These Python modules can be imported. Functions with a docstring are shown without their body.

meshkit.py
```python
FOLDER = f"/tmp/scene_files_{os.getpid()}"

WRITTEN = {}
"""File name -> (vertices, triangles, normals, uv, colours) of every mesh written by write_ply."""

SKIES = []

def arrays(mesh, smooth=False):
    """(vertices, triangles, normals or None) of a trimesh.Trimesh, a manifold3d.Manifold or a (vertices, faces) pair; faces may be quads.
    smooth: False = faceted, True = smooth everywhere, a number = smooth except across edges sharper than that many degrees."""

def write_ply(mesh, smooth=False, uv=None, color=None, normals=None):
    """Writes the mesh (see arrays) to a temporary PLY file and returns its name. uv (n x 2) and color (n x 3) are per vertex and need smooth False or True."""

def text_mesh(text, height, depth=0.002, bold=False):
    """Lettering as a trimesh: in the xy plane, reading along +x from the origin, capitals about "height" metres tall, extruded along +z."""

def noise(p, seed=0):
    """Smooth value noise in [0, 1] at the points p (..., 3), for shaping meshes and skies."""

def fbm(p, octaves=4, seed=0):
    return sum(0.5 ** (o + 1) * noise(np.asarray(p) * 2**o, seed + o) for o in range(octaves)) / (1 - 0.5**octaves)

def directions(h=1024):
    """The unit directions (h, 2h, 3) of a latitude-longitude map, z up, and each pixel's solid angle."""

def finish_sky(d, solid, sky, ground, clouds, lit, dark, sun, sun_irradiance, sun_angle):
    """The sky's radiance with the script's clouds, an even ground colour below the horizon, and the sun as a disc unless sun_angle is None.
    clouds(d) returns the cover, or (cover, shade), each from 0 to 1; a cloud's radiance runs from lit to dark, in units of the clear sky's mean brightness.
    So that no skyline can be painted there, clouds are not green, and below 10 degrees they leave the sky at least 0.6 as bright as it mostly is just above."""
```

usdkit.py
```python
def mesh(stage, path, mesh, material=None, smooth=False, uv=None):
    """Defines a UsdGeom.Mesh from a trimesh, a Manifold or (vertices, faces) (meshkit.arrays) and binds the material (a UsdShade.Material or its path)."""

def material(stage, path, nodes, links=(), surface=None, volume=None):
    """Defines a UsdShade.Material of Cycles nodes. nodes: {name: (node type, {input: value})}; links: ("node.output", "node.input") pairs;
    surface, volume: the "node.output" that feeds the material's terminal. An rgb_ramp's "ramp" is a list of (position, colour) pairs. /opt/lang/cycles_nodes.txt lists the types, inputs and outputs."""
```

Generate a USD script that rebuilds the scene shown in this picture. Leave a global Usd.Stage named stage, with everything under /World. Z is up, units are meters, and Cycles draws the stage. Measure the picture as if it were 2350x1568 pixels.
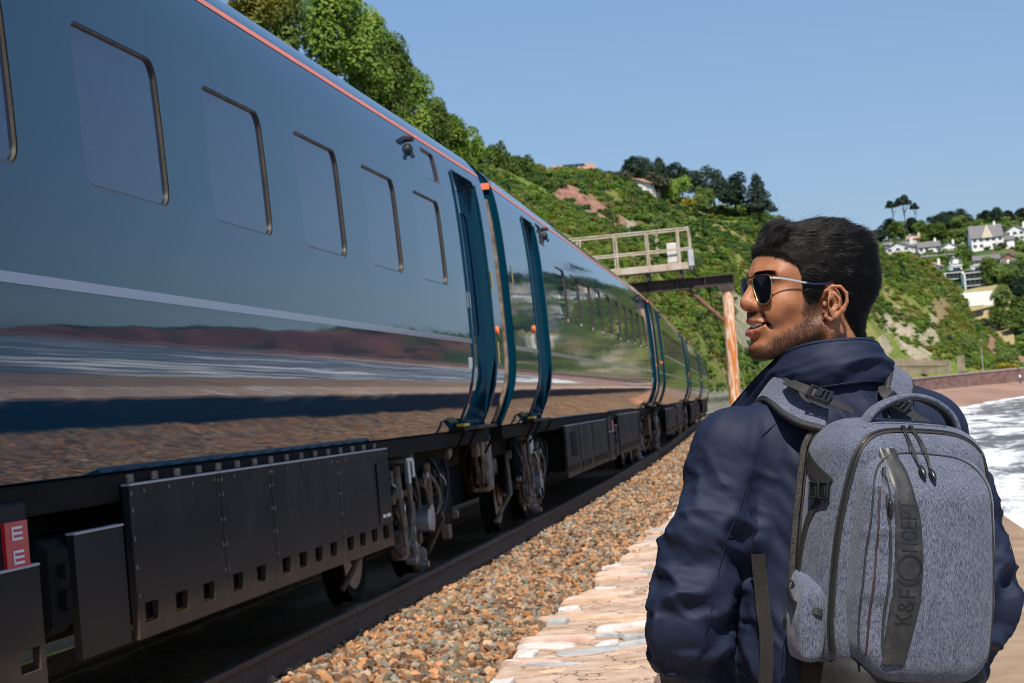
import math
import numpy as np
import trimesh, shapely
import usdkit, meshkit
from shapely.geometry import Polygon, box as sbox, LineString, Point
from shapely import affinity
from scipy.interpolate import PchipInterpolator, CubicSpline
from scipy.spatial import cKDTree
from pxr import Usd, UsdGeom, UsdLux, UsdShade, Gf, Sdf, Vt

stage = Usd.Stage.CreateInMemory()
UsdGeom.SetStageUpAxis(stage, UsdGeom.Tokens.z)
UsdGeom.SetStageMetersPerUnit(stage, 1.0)
WORLD = UsdGeom.Xform.Define(stage, '/World')
stage.SetDefaultPrim(WORLD.GetPrim())
UsdGeom.Scope.Define(stage, '/World/Looks')

# ------------------------------------------------------------------ camera
EYE = 1.3                                   # camera height above the sleepers, metres
FPX, VPX, VPY, PW, PH, ROLL = 4896., 1862., 891., 2350., 1568., .088
_v = np.array([VPX - PW / 2, -(VPY - PH / 2), -FPX]); _v /= np.linalg.norm(_v)
_n = np.cross([1, ROLL, 0.], _v); _n /= np.linalg.norm(_n); _n = _n if _n[1] > 0 else -_n
CAMR = np.stack([np.cross(_v, _n), _v, _n], 1)      # rows: camera right, up, back in world axes
cam = UsdGeom.Camera.Define(stage, '/World/camera')
cam.AddTransformOp().Set(Gf.Matrix4d(*[*map(float, CAMR[0]), 0, *map(float, CAMR[1]), 0, *map(float, CAMR[2]), 0, 0, 0, EYE, 1]))
cam.CreateHorizontalApertureAttr(36.0)
cam.CreateVerticalApertureAttr(36.0 * 683 / 1024)
cam.CreateFocalLengthAttr(FPX / PW * 36)
cam.CreateClippingRangeAttr(Gf.Vec2f(0.1, 20000))
cam.CreateFStopAttr(22.0)
cam.CreateFocusDistanceAttr(3.55)
cam.CreateExposureAttr(0.46)

# ------------------------------------------------------------------ sun and sky
SUN_EL, SUN_AZ = math.radians(58), math.radians(12)          # azimuth: turned to the sea side of straight behind the camera
SUN = np.array([math.sin(SUN_AZ) * math.cos(SUN_EL), -math.cos(SUN_AZ) * math.cos(SUN_EL), math.sin(SUN_EL)])
usdkit.material(stage, '/World/Looks/sky', {
    's': ('sky_texture', {'sky_type': 'single_scattering', 'sun_disc': False, 'sun_elevation': SUN_EL, 'sun_rotation': math.atan2(SUN[0], SUN[1]),
                          'altitude': 0.0, 'air_density': 1.0, 'aerosol_density': 1.0, 'ozone_density': 4.0}),
    'h': ('hsv', {'hue': .510, 'saturation': 1.05, 'value': .92, 'fac': 1.0}), 'x': ('mix_color', {'fac': .42, 'b': (1.95, 3.5, 5.8), 'use_clamp': False}),
    'b': ('background_shader', {'strength': 0.09})},
    [('s.color', 'h.color'), ('h.color', 'x.a'), ('x.result', 'b.color')], surface='b.background')
dome = UsdLux.DomeLight.Define(stage, '/World/sky')
UsdShade.MaterialBindingAPI.Apply(dome.GetPrim()).Bind(UsdShade.Material.Get(stage, '/World/Looks/sky'))
dome.GetPrim().SetCustomDataByKey('kind', 'structure')
sun = UsdLux.DistantLight.Define(stage, '/World/sun')
sun.CreateIntensityAttr(1.12); sun.CreateAngleAttr(0.53); sun.CreateNormalizeAttr(True); sun.CreateColorAttr(Gf.Vec3f(1.0, 0.94, 0.85))
_z = SUN; _x = np.cross([0, 0, 1.], _z); _x /= np.linalg.norm(_x); _y = np.cross(_z, _x)
sun.AddTransformOp().Set(Gf.Matrix4d(*[*map(float, _x), 0, *map(float, _y), 0, *map(float, _z), 0, 0, 0, 60, 1]))

# ------------------------------------------------------------------ helpers: naming and defining
_used = {}
def path_for(parent, name):
    base = (str(parent.GetPath()) if parent is not None else '/World') + '/' + name
    k = _used.get(base, -1) + 1
    _used[base] = k
    return base if k == 0 else f'{base}_{k:03d}'
def tag(p, label=None, cat=None, group=None, kind=None):
    for k, v in (('label', label), ('category', cat), ('group', group), ('kind', kind)):
        if v: p.SetCustomDataByKey(k, v)
    return p
def xf(p, loc=(0, 0, 0), rz=0.0, rx=0.0, ry=0.0, s=None):
    x = UsdGeom.Xformable(p)
    x.AddTranslateOp().Set(Gf.Vec3d(*map(float, loc)))
    if rz: x.AddRotateZOp().Set(float(math.degrees(rz)))
    if ry: x.AddRotateYOp().Set(float(math.degrees(ry)))
    if rx: x.AddRotateXOp().Set(float(math.degrees(rx)))
    if s is not None: x.AddScaleOp().Set(Gf.Vec3f(*([float(s)] * 3 if np.ndim(s) == 0 else map(float, s))))
    return p
def thing(name, label, cat, loc=(0, 0, 0), rz=0.0, group=None):
    p = UsdGeom.Xform.Define(stage, path_for(None, name)).GetPrim()
    xf(p, loc, rz)
    return tag(p, label, cat, group)
SPLIT = set('edge_trim end_wall centre_sill gangway_frame caliper bolt side_frame air_pipe hose sand_pipe spring_bracket step_bracket end_post end_bracket platform_bearer equipment_box jumper_cable'.split())
STUFF_PARTS = set('vent_clip louvre slot_bracket'.split())
def part(parent, name, mesh, mat, smooth=30, label=None, kind=None, uv=None):
    if name in SPLIT and isinstance(mesh, tuple):
        from scipy.sparse import coo_matrix
        from scipy.sparse.csgraph import connected_components
        v, f = np.asarray(mesh[0]), np.asarray(mesh[1]); _, lab = connected_components(coo_matrix((np.ones(len(f) * 2), (np.r_[f[:, 0], f[:, 1]], np.r_[f[:, 1], f[:, 2]])), shape=(len(v), len(v))), directed=False)
        for k in np.unique(lab[f[:, 0]]):
            ff = f[lab[f[:, 0]] == k]; used, inv = np.unique(ff, return_inverse=True)
            q = usdkit.mesh(stage, path_for(parent, name), (v[used], inv.reshape(ff.shape)), mat, smooth).GetPrim()
        return q
    if name in STUFF_PARTS: kind = 'stuff'
    p = usdkit.mesh(stage, path_for(parent, name), mesh, mat, smooth, uv).GetPrim()
    return tag(p, label, None, None, kind)
def single(name, mesh, mat, label, cat, smooth=30, group=None):
    return tag(usdkit.mesh(stage, path_for(None, name), mesh, mat, smooth).GetPrim(), label, cat, group)
def struct(name, mesh, mat, smooth=30):
    return tag(usdkit.mesh(stage, path_for(None, name), mesh, mat, smooth).GetPrim(), kind='structure')
def copy_of(src, loc, rz=0.0, label=None, group=None, s=None):
    p = UsdGeom.Xform.Define(stage, path_for(None, src.GetName().rstrip('0123456789').rstrip('_'))).GetPrim()
    p.GetReferences().AddInternalReference(src.GetPath())
    p.SetInstanceable(True)
    x = UsdGeom.Xformable(p); x.ClearXformOpOrder()
    x.AddTranslateOp(opSuffix='at').Set(Gf.Vec3d(*map(float, loc)))
    x.AddRotateZOp(opSuffix='at').Set(float(math.degrees(rz)))
    if s is not None: x.AddScaleOp(opSuffix='at').Set(Gf.Vec3f(*([float(s)] * 3 if np.ndim(s) == 0 else map(float, s))))
    was = src.GetCustomData()
    return tag(p, label or was.get('label'), was.get('category'), group or was.get('group'))
def raw_mesh(where, v, f, n, mat, primvars=None):
    """a mesh with given vertex normals and per-vertex primvars {name: (n,) or (n,3)}"""
    m = UsdGeom.Mesh.Define(stage, where)
    m.CreatePointsAttr(Vt.Vec3fArray.FromNumpy(np.asarray(v, np.float32)))
    f = np.asarray(f, np.int32)
    if n is not None:
        vv = np.asarray(v, float); fl = (np.cross(vv[f[:, 1]] - vv[f[:, 0]], vv[f[:, 2]] - vv[f[:, 0]]) * np.asarray(n)[f[:, 0]]).sum(1) < 0; f = f.copy(); f[fl] = f[fl][:, ::-1]
    m.CreateFaceVertexCountsAttr(Vt.IntArray.FromNumpy(np.full(len(f), f.shape[1], np.int32)))
    m.CreateFaceVertexIndicesAttr(Vt.IntArray.FromNumpy(f.ravel()))
    m.CreateSubdivisionSchemeAttr('none')
    if n is not None:
        m.CreateNormalsAttr(Vt.Vec3fArray.FromNumpy(np.asarray(n, np.float32))); m.SetNormalsInterpolation('vertex')
    for k, a in (primvars or {}).items():
        a = np.asarray(a, np.float32)
        if a.ndim == 1: a = np.repeat(a[:, None], 3, 1)
        UsdGeom.PrimvarsAPI(m).CreatePrimvar(k, Sdf.ValueTypeNames.Color3fArray, 'vertex').Set(Vt.Vec3fArray.FromNumpy(a))
    UsdShade.MaterialBindingAPI.Apply(m.GetPrim()).Bind(UsdShade.Material.Get(stage, mat))
    return m.GetPrim()
def scatter(name, protos, idx, pos, quat, scale, label, cat):
    """a PointInstancer of stuff; protos: list of (mesh, material, smooth); quat rows are w,x,y,z"""
    pi = UsdGeom.PointInstancer.Define(stage, path_for(None, name))
    for k, (m, mat, sm) in enumerate(protos):
        q = usdkit.mesh(stage, f'{pi.GetPath()}/{name}_form_{k:03d}', m, mat, sm)
        pi.CreatePrototypesRel().AddTarget(q.GetPath())
    pi.CreateProtoIndicesAttr(Vt.IntArray.FromNumpy(np.asarray(idx, np.int32)))
    pi.CreatePositionsAttr(Vt.Vec3fArray.FromNumpy(np.asarray(pos, np.float32)))
    q = np.asarray(quat, np.float32)
    pi.CreateOrientationsAttr(Vt.QuathArray([Gf.Quath(float(a), float(b), float(c), float(d)) for a, b, c, d in q]))
    sc = np.asarray(scale, np.float32)
    if sc.ndim == 1: sc = np.repeat(sc[:, None], 3, 1)
    pi.CreateScalesAttr(Vt.Vec3fArray.FromNumpy(sc))
    return tag(pi.GetPrim(), label, cat, None, 'stuff')

# ------------------------------------------------------------------ helpers: shapes
class MB:
    def __init__(self): self.v, self.f, self.k = [], [], 0
    def add(self, v, f):
        v, f = np.asarray(v, float), np.asarray(f, int)
        if f.shape[1] == 4: f = np.vstack([f[:, [0, 1, 2]], f[:, [0, 2, 3]]])
        self.v.append(v); self.f.append(f + self.k); self.k += len(v)
        return self
    def mesh(self, m): return self.add(m.vertices, m.faces)
    def get(self): return (np.vstack(self.v), np.vstack(self.f))
    # shapes
    def box(self, lo, hi, c=0.0):
        return self.mesh(cbox(lo, hi, c))
    def tube(self, pts, r, n=8, cap=True): return self.add(*tube(pts, r, n, cap))
    def cyl(self, a, b, r, n=12, r2=None):
        return self.add(*tube([a, b], [r, r if r2 is None else r2], n, True))
def cbox(lo, hi, c=0.0):
    lo, hi = np.minimum(lo, hi).astype(float), np.maximum(lo, hi).astype(float)
    if c <= 0:
        m = trimesh.creation.box(hi - lo); m.apply_translation((lo + hi) / 2); return m
    c = min(c, (hi - lo).min() * .45)
    pts = []
    for s in np.ndindex(2, 2, 2):
        for a in range(3):
            p = np.array([hi[k] - c if s[k] else lo[k] + c for k in range(3)]); p[a] = hi[a] if s[a] else lo[a]
            pts.append(p)
    return trimesh.convex.convex_hull(np.array(pts))
def frames(pts, up=None):
    p = np.asarray(pts, float); t = np.gradient(p, axis=0); t /= np.linalg.norm(t, axis=1, keepdims=True) + 1e-12
    n = np.zeros_like(p)
    u = np.array(up if up is not None else ([0, 0, 1.] if abs(t[0, 2]) < .9 else [1., 0, 0]), float)
    for i in range(len(p)):
        w = (u if np.ndim(u) == 1 else u[i]) - t[i] * np.dot((u if np.ndim(u) == 1 else u[i]), t[i])
        w /= np.linalg.norm(w) + 1e-12
        n[i] = w
        if up is None: u = w
    return p, t, n, np.cross(t, n)
def tube(pts, r, n=8, cap=True):
    p, t, a, b = frames(pts); r = np.broadcast_to(np.asarray(r, float), (len(p),))
    th = np.arange(n) / n * 2 * np.pi
    v = (p[:, None] + r[:, None, None] * (np.cos(th)[None, :, None] * a[:, None] + np.sin(th)[None, :, None] * b[:, None])).reshape(-1, 3)
    return v, grid_faces(len(p), n, cap)
def grid_faces(m, n, cap):
    f = []
    for i in range(m - 1):
        for j in range(n):
            k = (j + 1) % n
            f += [[i * n + j, i * n + k, (i + 1) * n + k], [i * n + j, (i + 1) * n + k, (i + 1) * n + j]]
    if cap:
        f += [[0, j + 1, j] for j in range(1, n - 1)] + [[(m - 1) * n, (m - 1) * n + j, (m - 1) * n + j + 1] for j in range(1, n - 1)]
    return np.array(f)
def sweep(pts, up, sec, cap=True):
    """a section (side, normal) along a path; up: one vector or one per point, the direction of the section's normal axis"""
    p = np.asarray(pts, float); up = np.asarray(up, float)
    t = np.gradient(p, axis=0); t /= np.linalg.norm(t, axis=1, keepdims=True) + 1e-12
    up = np.broadcast_to(up, p.shape)
    a = up - t * (up * t).sum(1, keepdims=True); a /= np.linalg.norm(a, axis=1, keepdims=True) + 1e-12
    b = np.cross(t, a)
    sec = np.asarray(sec, float)
    v = (p[:, None] + (sec[:, 0][None, :, None] * b[:, None] if sec.ndim == 2 else sec[:, :, 0][:, :, None] * b[:, None]) + (sec[:, 1][None, :, None] * a[:, None] if sec.ndim == 2 else sec[:, :, 1][:, :, None] * a[:, None])).reshape(-1, 3)
    return v, grid_faces(len(p), sec.shape[-2], cap)
def rrect(w, h, r, n=3):
    r = min(r, w / 2 * .98, h / 2 * .98); out = []
    for cx, cy, a0 in ((w / 2 - r, h / 2 - r, 0), (-w / 2 + r, h / 2 - r, 90), (-w / 2 + r, -h / 2 + r, 180), (w / 2 - r, -h / 2 + r, 270)):
        for k in range(n + 1):
            a = math.radians(a0 + 90 * k / n); out.append((cx + r * math.cos(a), cy + r * math.sin(a)))
    return np.array(out)
def resample(pts, n):
    p = np.asarray(pts, float); d = np.r_[0, np.cumsum(np.linalg.norm(np.diff(p, axis=0), axis=1))]
    return np.stack([np.interp(np.linspace(0, d[-1], n), d, p[:, k]) for k in range(p.shape[1])], 1)
def smooth_path(pts, n):
    p = np.asarray(pts, float); d = np.r_[0, np.cumsum(np.linalg.norm(np.diff(p, axis=0), axis=1))]
    return CubicSpline(d, p, axis=0)(np.linspace(0, d[-1], n))
def fbm(p, octaves=4, seed=0): return meshkit.fbm(np.asarray(p, float), octaves, seed)
def grid_mesh(P):
    """(m,n,3) points to a sheet"""
    m, n = P.shape[:2]; i = np.arange(m * n).reshape(m, n)
    return P.reshape(-1, 3), np.stack([i[:-1, :-1], i[1:, :-1], i[1:, 1:], i[:-1, 1:]], -1).reshape(-1, 4)

# ------------------------------------------------------------------ helpers: materials
def L(n): return '/World/Looks/' + n
def lookup(name, stops, scale=4.0, rough=.8, detail=6, bump=0.0, bump_scale=None, bump_dist=.01, spec=.5, coat=0., metallic=0., stretch=(1, 1, 1), coord='p', sheen=0., random=0.0, ior=1.5, rough_var=0.0, distortion=0.0):
    """an opaque surface whose colour runs through stops with a noise in space, with fine relief"""
    nodes = {'p': ('principled_bsdf', {'roughness': rough, 'specular_ior_level': spec, 'coat_weight': coat, 'metallic': metallic, 'sheen_weight': sheen, 'ior': ior})}
    links = []
    if coord == 'p': nodes['c'] = ('geometry', {}); src = 'c.position'
    else: nodes['c'] = ('texture_coordinate', {}); src = 'c.object'
    nodes['m'] = ('mapping', {'scale': stretch}); links.append((src, 'm.vector'))
    if len(stops) == 1 and np.ndim(stops[0]) == 1: stops = [stops[0], stops[0]]
    nodes['n'] = ('noise_texture', {'scale': scale, 'detail': detail, 'roughness': .6, 'distortion': distortion})
    nodes['r'] = ('rgb_ramp', {'ramp': stops})
    links += [('m.vector', 'n.vector'), ('n.fac', 'r.fac')]
    col = 'r.color'
    if random:
        nodes['o'] = ('object_info', {}); nodes['mr'] = ('map_range', {'to_min': 1 - random, 'to_max': 1 + random})
        nodes['hv'] = ('hsv', {}); links += [('o.random', 'mr.value'), ('mr.result', 'hv.value'), (col, 'hv.color')]; col = 'hv.color'
    links.append((col, 'p.base_color'))
    if rough_var:
        nodes['rm'] = ('map_range', {'from_min': .3, 'from_max': .7, 'to_min': rough - rough_var, 'to_max': rough + rough_var}); links += [('n.fac', 'rm.value'), ('rm.result', 'p.roughness')]
    if bump:
        nodes['bn'] = ('noise_texture', {'scale': bump_scale or scale * 4, 'detail': 5, 'roughness': .6}); nodes['b'] = ('bump', {'strength': bump, 'distance': bump_dist})
        links += [('m.vector', 'bn.vector'), ('bn.fac', 'b.height'), ('b.normal', 'p.normal')]
    usdkit.material(stage, L(name), nodes, links, surface='p.BSDF')
    return L(name)
def plain(name, col, rough=.5, spec=.5, metallic=0., coat=0., var=.12, scale=6., bump=0., bump_scale=40., bump_dist=.002):
    c = np.array(col); return lookup(name, [(.3, c * (1 - var)), (.7, c * (1 + var))], scale, rough, 4, bump, bump_scale, bump_dist, spec, coat, metallic, rough_var=min(.08, rough * .3))
def leafy(name, stops, scale=.4, rough=.55, trans=.3, random=.25):
    nodes = {'c': ('geometry', {}), 'n': ('noise_texture', {'scale': scale, 'detail': 3}), 'r': ('rgb_ramp', {'ramp': stops}), 'o': ('map_range', {'to_min': 1 - random, 'to_max': 1 + random}),
             'hv': ('hsv', {}), 'p': ('principled_bsdf', {'roughness': rough, 'specular_ior_level': .3}), 't': ('translucent_bsdf', {}), 'g': ('hsv', {'saturation': 1.1, 'value': 1.3}), 'x': ('mix_closure', {'fac': trans})}
    links = [('c.position', 'n.vector'), ('n.fac', 'r.fac'), ('c.random_per_island', 'o.value'), ('o.result', 'hv.value'), ('r.color', 'hv.color'), ('hv.color', 'p.base_color'), ('hv.color', 'g.color'), ('g.color', 't.color'),
             ('p.BSDF', 'x.closure1'), ('t.BSDF', 'x.closure2')]
    usdkit.material(stage, L(name), nodes, links, surface='x.closure')
    return L(name)
# ------------------------------------------------------------------ where things stand
def look(px, py, d):
    """the point at horizontal distance d from the camera's foot in the direction of a place in the photograph (2350 x 1568)"""
    r = np.array([(px - PW / 2) / FPX, -(py - PH / 2) / FPX, -1.]) @ CAMR
    r = r / math.hypot(r[0], r[1]) * d
    return np.array([r[0], r[1], EYE + r[2]])
_ty = np.array([-60, 0, 19, 44.75, 70.75, 96.75, 125, 150, 180, 220, 270, 312, 355, 392, 437, 520, 640.])
_tx = np.array([-3.95, -3.95, -3.95, -4.42, -5.27, -6.2, -6.95, -7.1, -6.5, -4.6, -1.2, 3.5, 12.5, 27, 52, 112, 230.])
track_x = CubicSpline(_ty, _tx)
_wy = np.array([-60, 0, 60, 120, 170, 220, 270, 312, 355, 390, 432, 490, 560, 680.])
_wx = np.array([1.85, 1.85, 1.85, 1.9, 2.2, 3.5, 6.5, 11, 20, 34, 60, 110, 200, 420.])
wall_x = PchipInterpolator(_wy, _wx)
def smoothstep(a, b, x): t = np.clip((x - a) / (b - a), 0, 1); return t * t * (3 - 2 * t)

# ------------------------------------------------------------------ materials of the setting
def terrain_mat(name, stops, rock, scale=.05, fine=1.2):
    """ground cover in patches at two scales; the primvar 'rock' bares the rock"""
    nodes = {'c': ('geometry', {}), 'n': ('noise_texture', {'scale': scale, 'detail': 8, 'roughness': .65}), 'r': ('rgb_ramp', {'ramp': stops}),
             'n2': ('noise_texture', {'scale': fine, 'detail': 4}), 'r2': ('rgb_ramp', {'ramp': [(.25, (.62, .62, .62)), (.75, (1.4, 1.35, 1.2))]}), 'x': ('mix_color', {'blend_type': 'multiply', 'fac': .8, 'use_clamp': False}),
             'mr': ('mapping', {'scale': (1, 1, .35)}), 'nr': ('noise_texture', {'scale': .5, 'detail': 8, 'roughness': .7}), 'rr': ('rgb_ramp', {'ramp': rock}), 'rp': ('rgb_ramp', {'ramp': [(.3, (.24, .17, .12)), (.5, (.42, .34, .28)), (.7, (.55, .47, .41))]}), 'ap': ('attribute', {'attribute': 'pale'}), 'z': ('mix_color', {'fac': 0}), 'a': ('attribute', {'attribute': 'rock'}), 'y': ('mix_color', {'fac': 0}),
             'b': ('bump', {'strength': .8, 'distance': .5}), 'p': ('principled_bsdf', {'roughness': .9, 'specular_ior_level': .15})}
    links = [('c.position', 'n.vector'), ('n.fac', 'r.fac'), ('c.position', 'n2.vector'), ('n2.fac', 'r2.fac'), ('r.color', 'x.a'), ('r2.color', 'x.b'), ('c.position', 'mr.vector'), ('mr.vector', 'nr.vector'), ('nr.fac', 'rr.fac'),
             ('a.fac', 'y.fac'), ('x.result', 'y.a'), ('nr.fac', 'rp.fac'), ('ap.fac', 'z.fac'), ('rr.color', 'z.a'), ('rp.color', 'z.b'), ('z.result', 'y.b'), ('y.result', 'p.base_color'), ('n2.fac', 'b.height'), ('b.normal', 'p.normal')]
    usdkit.material(stage, L(name), nodes, links, surface='p.BSDF')
    return L(name)
RED_ROCK = [(.3, (.17, .075, .05)), (.5, (.3, .15, .11)), (.7, (.4, .24, .19))]
M_cliff = terrain_mat('cliff_cover', [(.28, (.05, .10, .015)), (.40, (.10, .16, .025)), (.50, (.15, .18, .04)), (.58, (.21, .19, .075)), (.66, (.15, .17, .045)), (.74, (.10, .15, .03))], RED_ROCK)
M_far = terrain_mat('far_hill_cover', [(.3, (.022, .05, .014)), (.5, (.045, .085, .02)), (.62, (.10, .12, .045)), (.75, (.04, .07, .02))], [(.3, (.10, .035, .022)), (.5, (.2, .08, .055)), (.7, (.28, .13, .09))], scale=.03, fine=.4)
M_bed = lookup('ballast_ground', [(.3, (.10, .065, .04)), (.5, (.2, .13, .08)), (.7, (.3, .2, .13))], 14, .9, 6, .9, 30, .03, spec=.2)
M_path = lookup('path_concrete', [(.3, (.19, .125, .08)), (.5, (.27, .185, .12)), (.7, (.34, .25, .17))], 2.0, .9, 8, .5, 30, .006, spec=.2)
def mortar_mat():
    nodes = {'c': ('geometry', {}), 'm': ('mapping', {'scale': (1, 1.1, 1)}), 'n': ('noise_texture', {'scale': 5, 'detail': 9, 'roughness': .68}), 'r': ('rgb_ramp', {'ramp': [(.28, (.24, .14, .085)), (.42, (.40, .265, .18)), (.55, (.50, .36, .27)), (.7, (.60, .48, .39))]}),
             'nd': ('noise_texture', {'scale': 7, 'detail': 5}), 'vm': ('vector_math', {'math_type': 'scale', 'scale': .22}), 'va': ('vector_math', {'math_type': 'add'}), 'v': ('voronoi_texture', {'feature': 'distance_to_edge', 'scale': 5.5}), 'vr': ('rgb_ramp', {'ramp': [(0, (.16, .12, .10)), (.008, (.4, .35, .32)), (.02, (1, 1, 1))]}), 'x': ('mix_color', {'blend_type': 'multiply', 'fac': .55}),
             'nb': ('noise_texture', {'scale': 40, 'detail': 6, 'roughness': .7}), 'mb': ('math', {'math_type': 'multiply_add', 'value2': .5}), 'b': ('bump', {'strength': .9, 'distance': .012}), 'p': ('principled_bsdf', {'roughness': .9, 'specular_ior_level': .2})}
    usdkit.material(stage, L('wall_mortar'), nodes, [('c.position', 'm.vector'), ('m.vector', 'n.vector'), ('n.fac', 'r.fac'), ('m.vector', 'nd.vector'), ('nd.color', 'vm.vector1'), ('m.vector', 'va.vector1'), ('vm.vector', 'va.vector2'), ('va.vector', 'v.vector'), ('v.distance', 'vr.fac'), ('r.color', 'x.a'), ('vr.color', 'x.b'), ('x.result', 'p.base_color'), ('m.vector', 'nb.vector'), ('nb.fac', 'mb.value1'), ('vr.color', 'mb.value3'), ('mb.value', 'b.height'), ('b.normal', 'p.normal')], surface='p.BSDF')
    return L('wall_mortar')
M_mortar = mortar_mat()
M_beach = lookup('beach_sand', [(.3, (.2, .115, .08)), (.5, (.28, .17, .125)), (.7, (.34, .22, .165))], .12, .85, 6, .4, .8, .1, spec=.25)
M_farwall = lookup('far_wall_stone', [(.3, (.13, .065, .055)), (.5, (.2, .11, .09)), (.7, (.27, .17, .14))], .35, .9, 8, .5, 2, .05, stretch=(1, 1, 2.5))
M_coping = lookup('far_wall_coping', [(.3, (.36, .27, .23)), (.7, (.5, .4, .35))], .4, .9)
M_rail_head = plain('rail_head_steel', (.3, .26, .23), .35, metallic=.8)
M_rail_side = lookup('rail_rust', [(.3, (.16, .08, .045)), (.7, (.28, .15, .085))], 20, .85)

# the sea: shallow breakers over muddy red water
usdkit.material(stage, L('sea_water'), {
    'c': ('geometry', {}), 'a': ('attribute', {'attribute': 'foam'}),
    'm': ('mapping', {'scale': (.55, .12, 1), 'rotation': (0, 0, .12)}), 'n': ('noise_texture', {'scale': .9, 'detail': 9, 'roughness': .68, 'distortion': .6}),
    'd': ('math', {'math_type': 'subtract', 'value2': .5}), 'k': ('math', {'math_type': 'multiply_add', 'value2': 2.2}), 'r': ('rgb_ramp', {'ramp': [(.38, (0, 0, 0)), (.56, (.45, .45, .45)), (.74, (1, 1, 1))]}),
    'n2': ('noise_texture', {'scale': .25, 'detail': 4}), 'wr': ('rgb_ramp', {'ramp': [(.3, (.05, .055, .065)), (.7, (.10, .09, .085))]}),
    'm2': ('mapping', {'scale': (1.6, .5, 1)}), 'bn': ('noise_texture', {'scale': 1.6, 'detail': 6}), 'b': ('bump', {'strength': .7, 'distance': .25}),
    'w': ('principled_bsdf', {'roughness': .12, 'ior': 1.33}), 'f': ('principled_bsdf', {'base_color': (.78, .79, .8), 'roughness': .85, 'specular_ior_level': .2}), 'x': ('mix_closure', {})},
    [('c.position', 'm.vector'), ('m.vector', 'n.vector'), ('n.fac', 'd.value1'), ('d.value', 'k.value1'), ('a.fac', 'k.value3'), ('k.value', 'r.fac'), ('c.position', 'n2.vector'), ('n2.fac', 'wr.fac'), ('wr.color', 'w.base_color'),
     ('c.position', 'm2.vector'), ('m2.vector', 'bn.vector'), ('bn.fac', 'b.height'), ('b.normal', 'w.normal'), ('b.normal', 'f.normal'), ('r.color', 'x.fac'), ('w.BSDF', 'x.closure1'), ('f.BSDF', 'x.closure2')], surface='x.closure')

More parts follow.
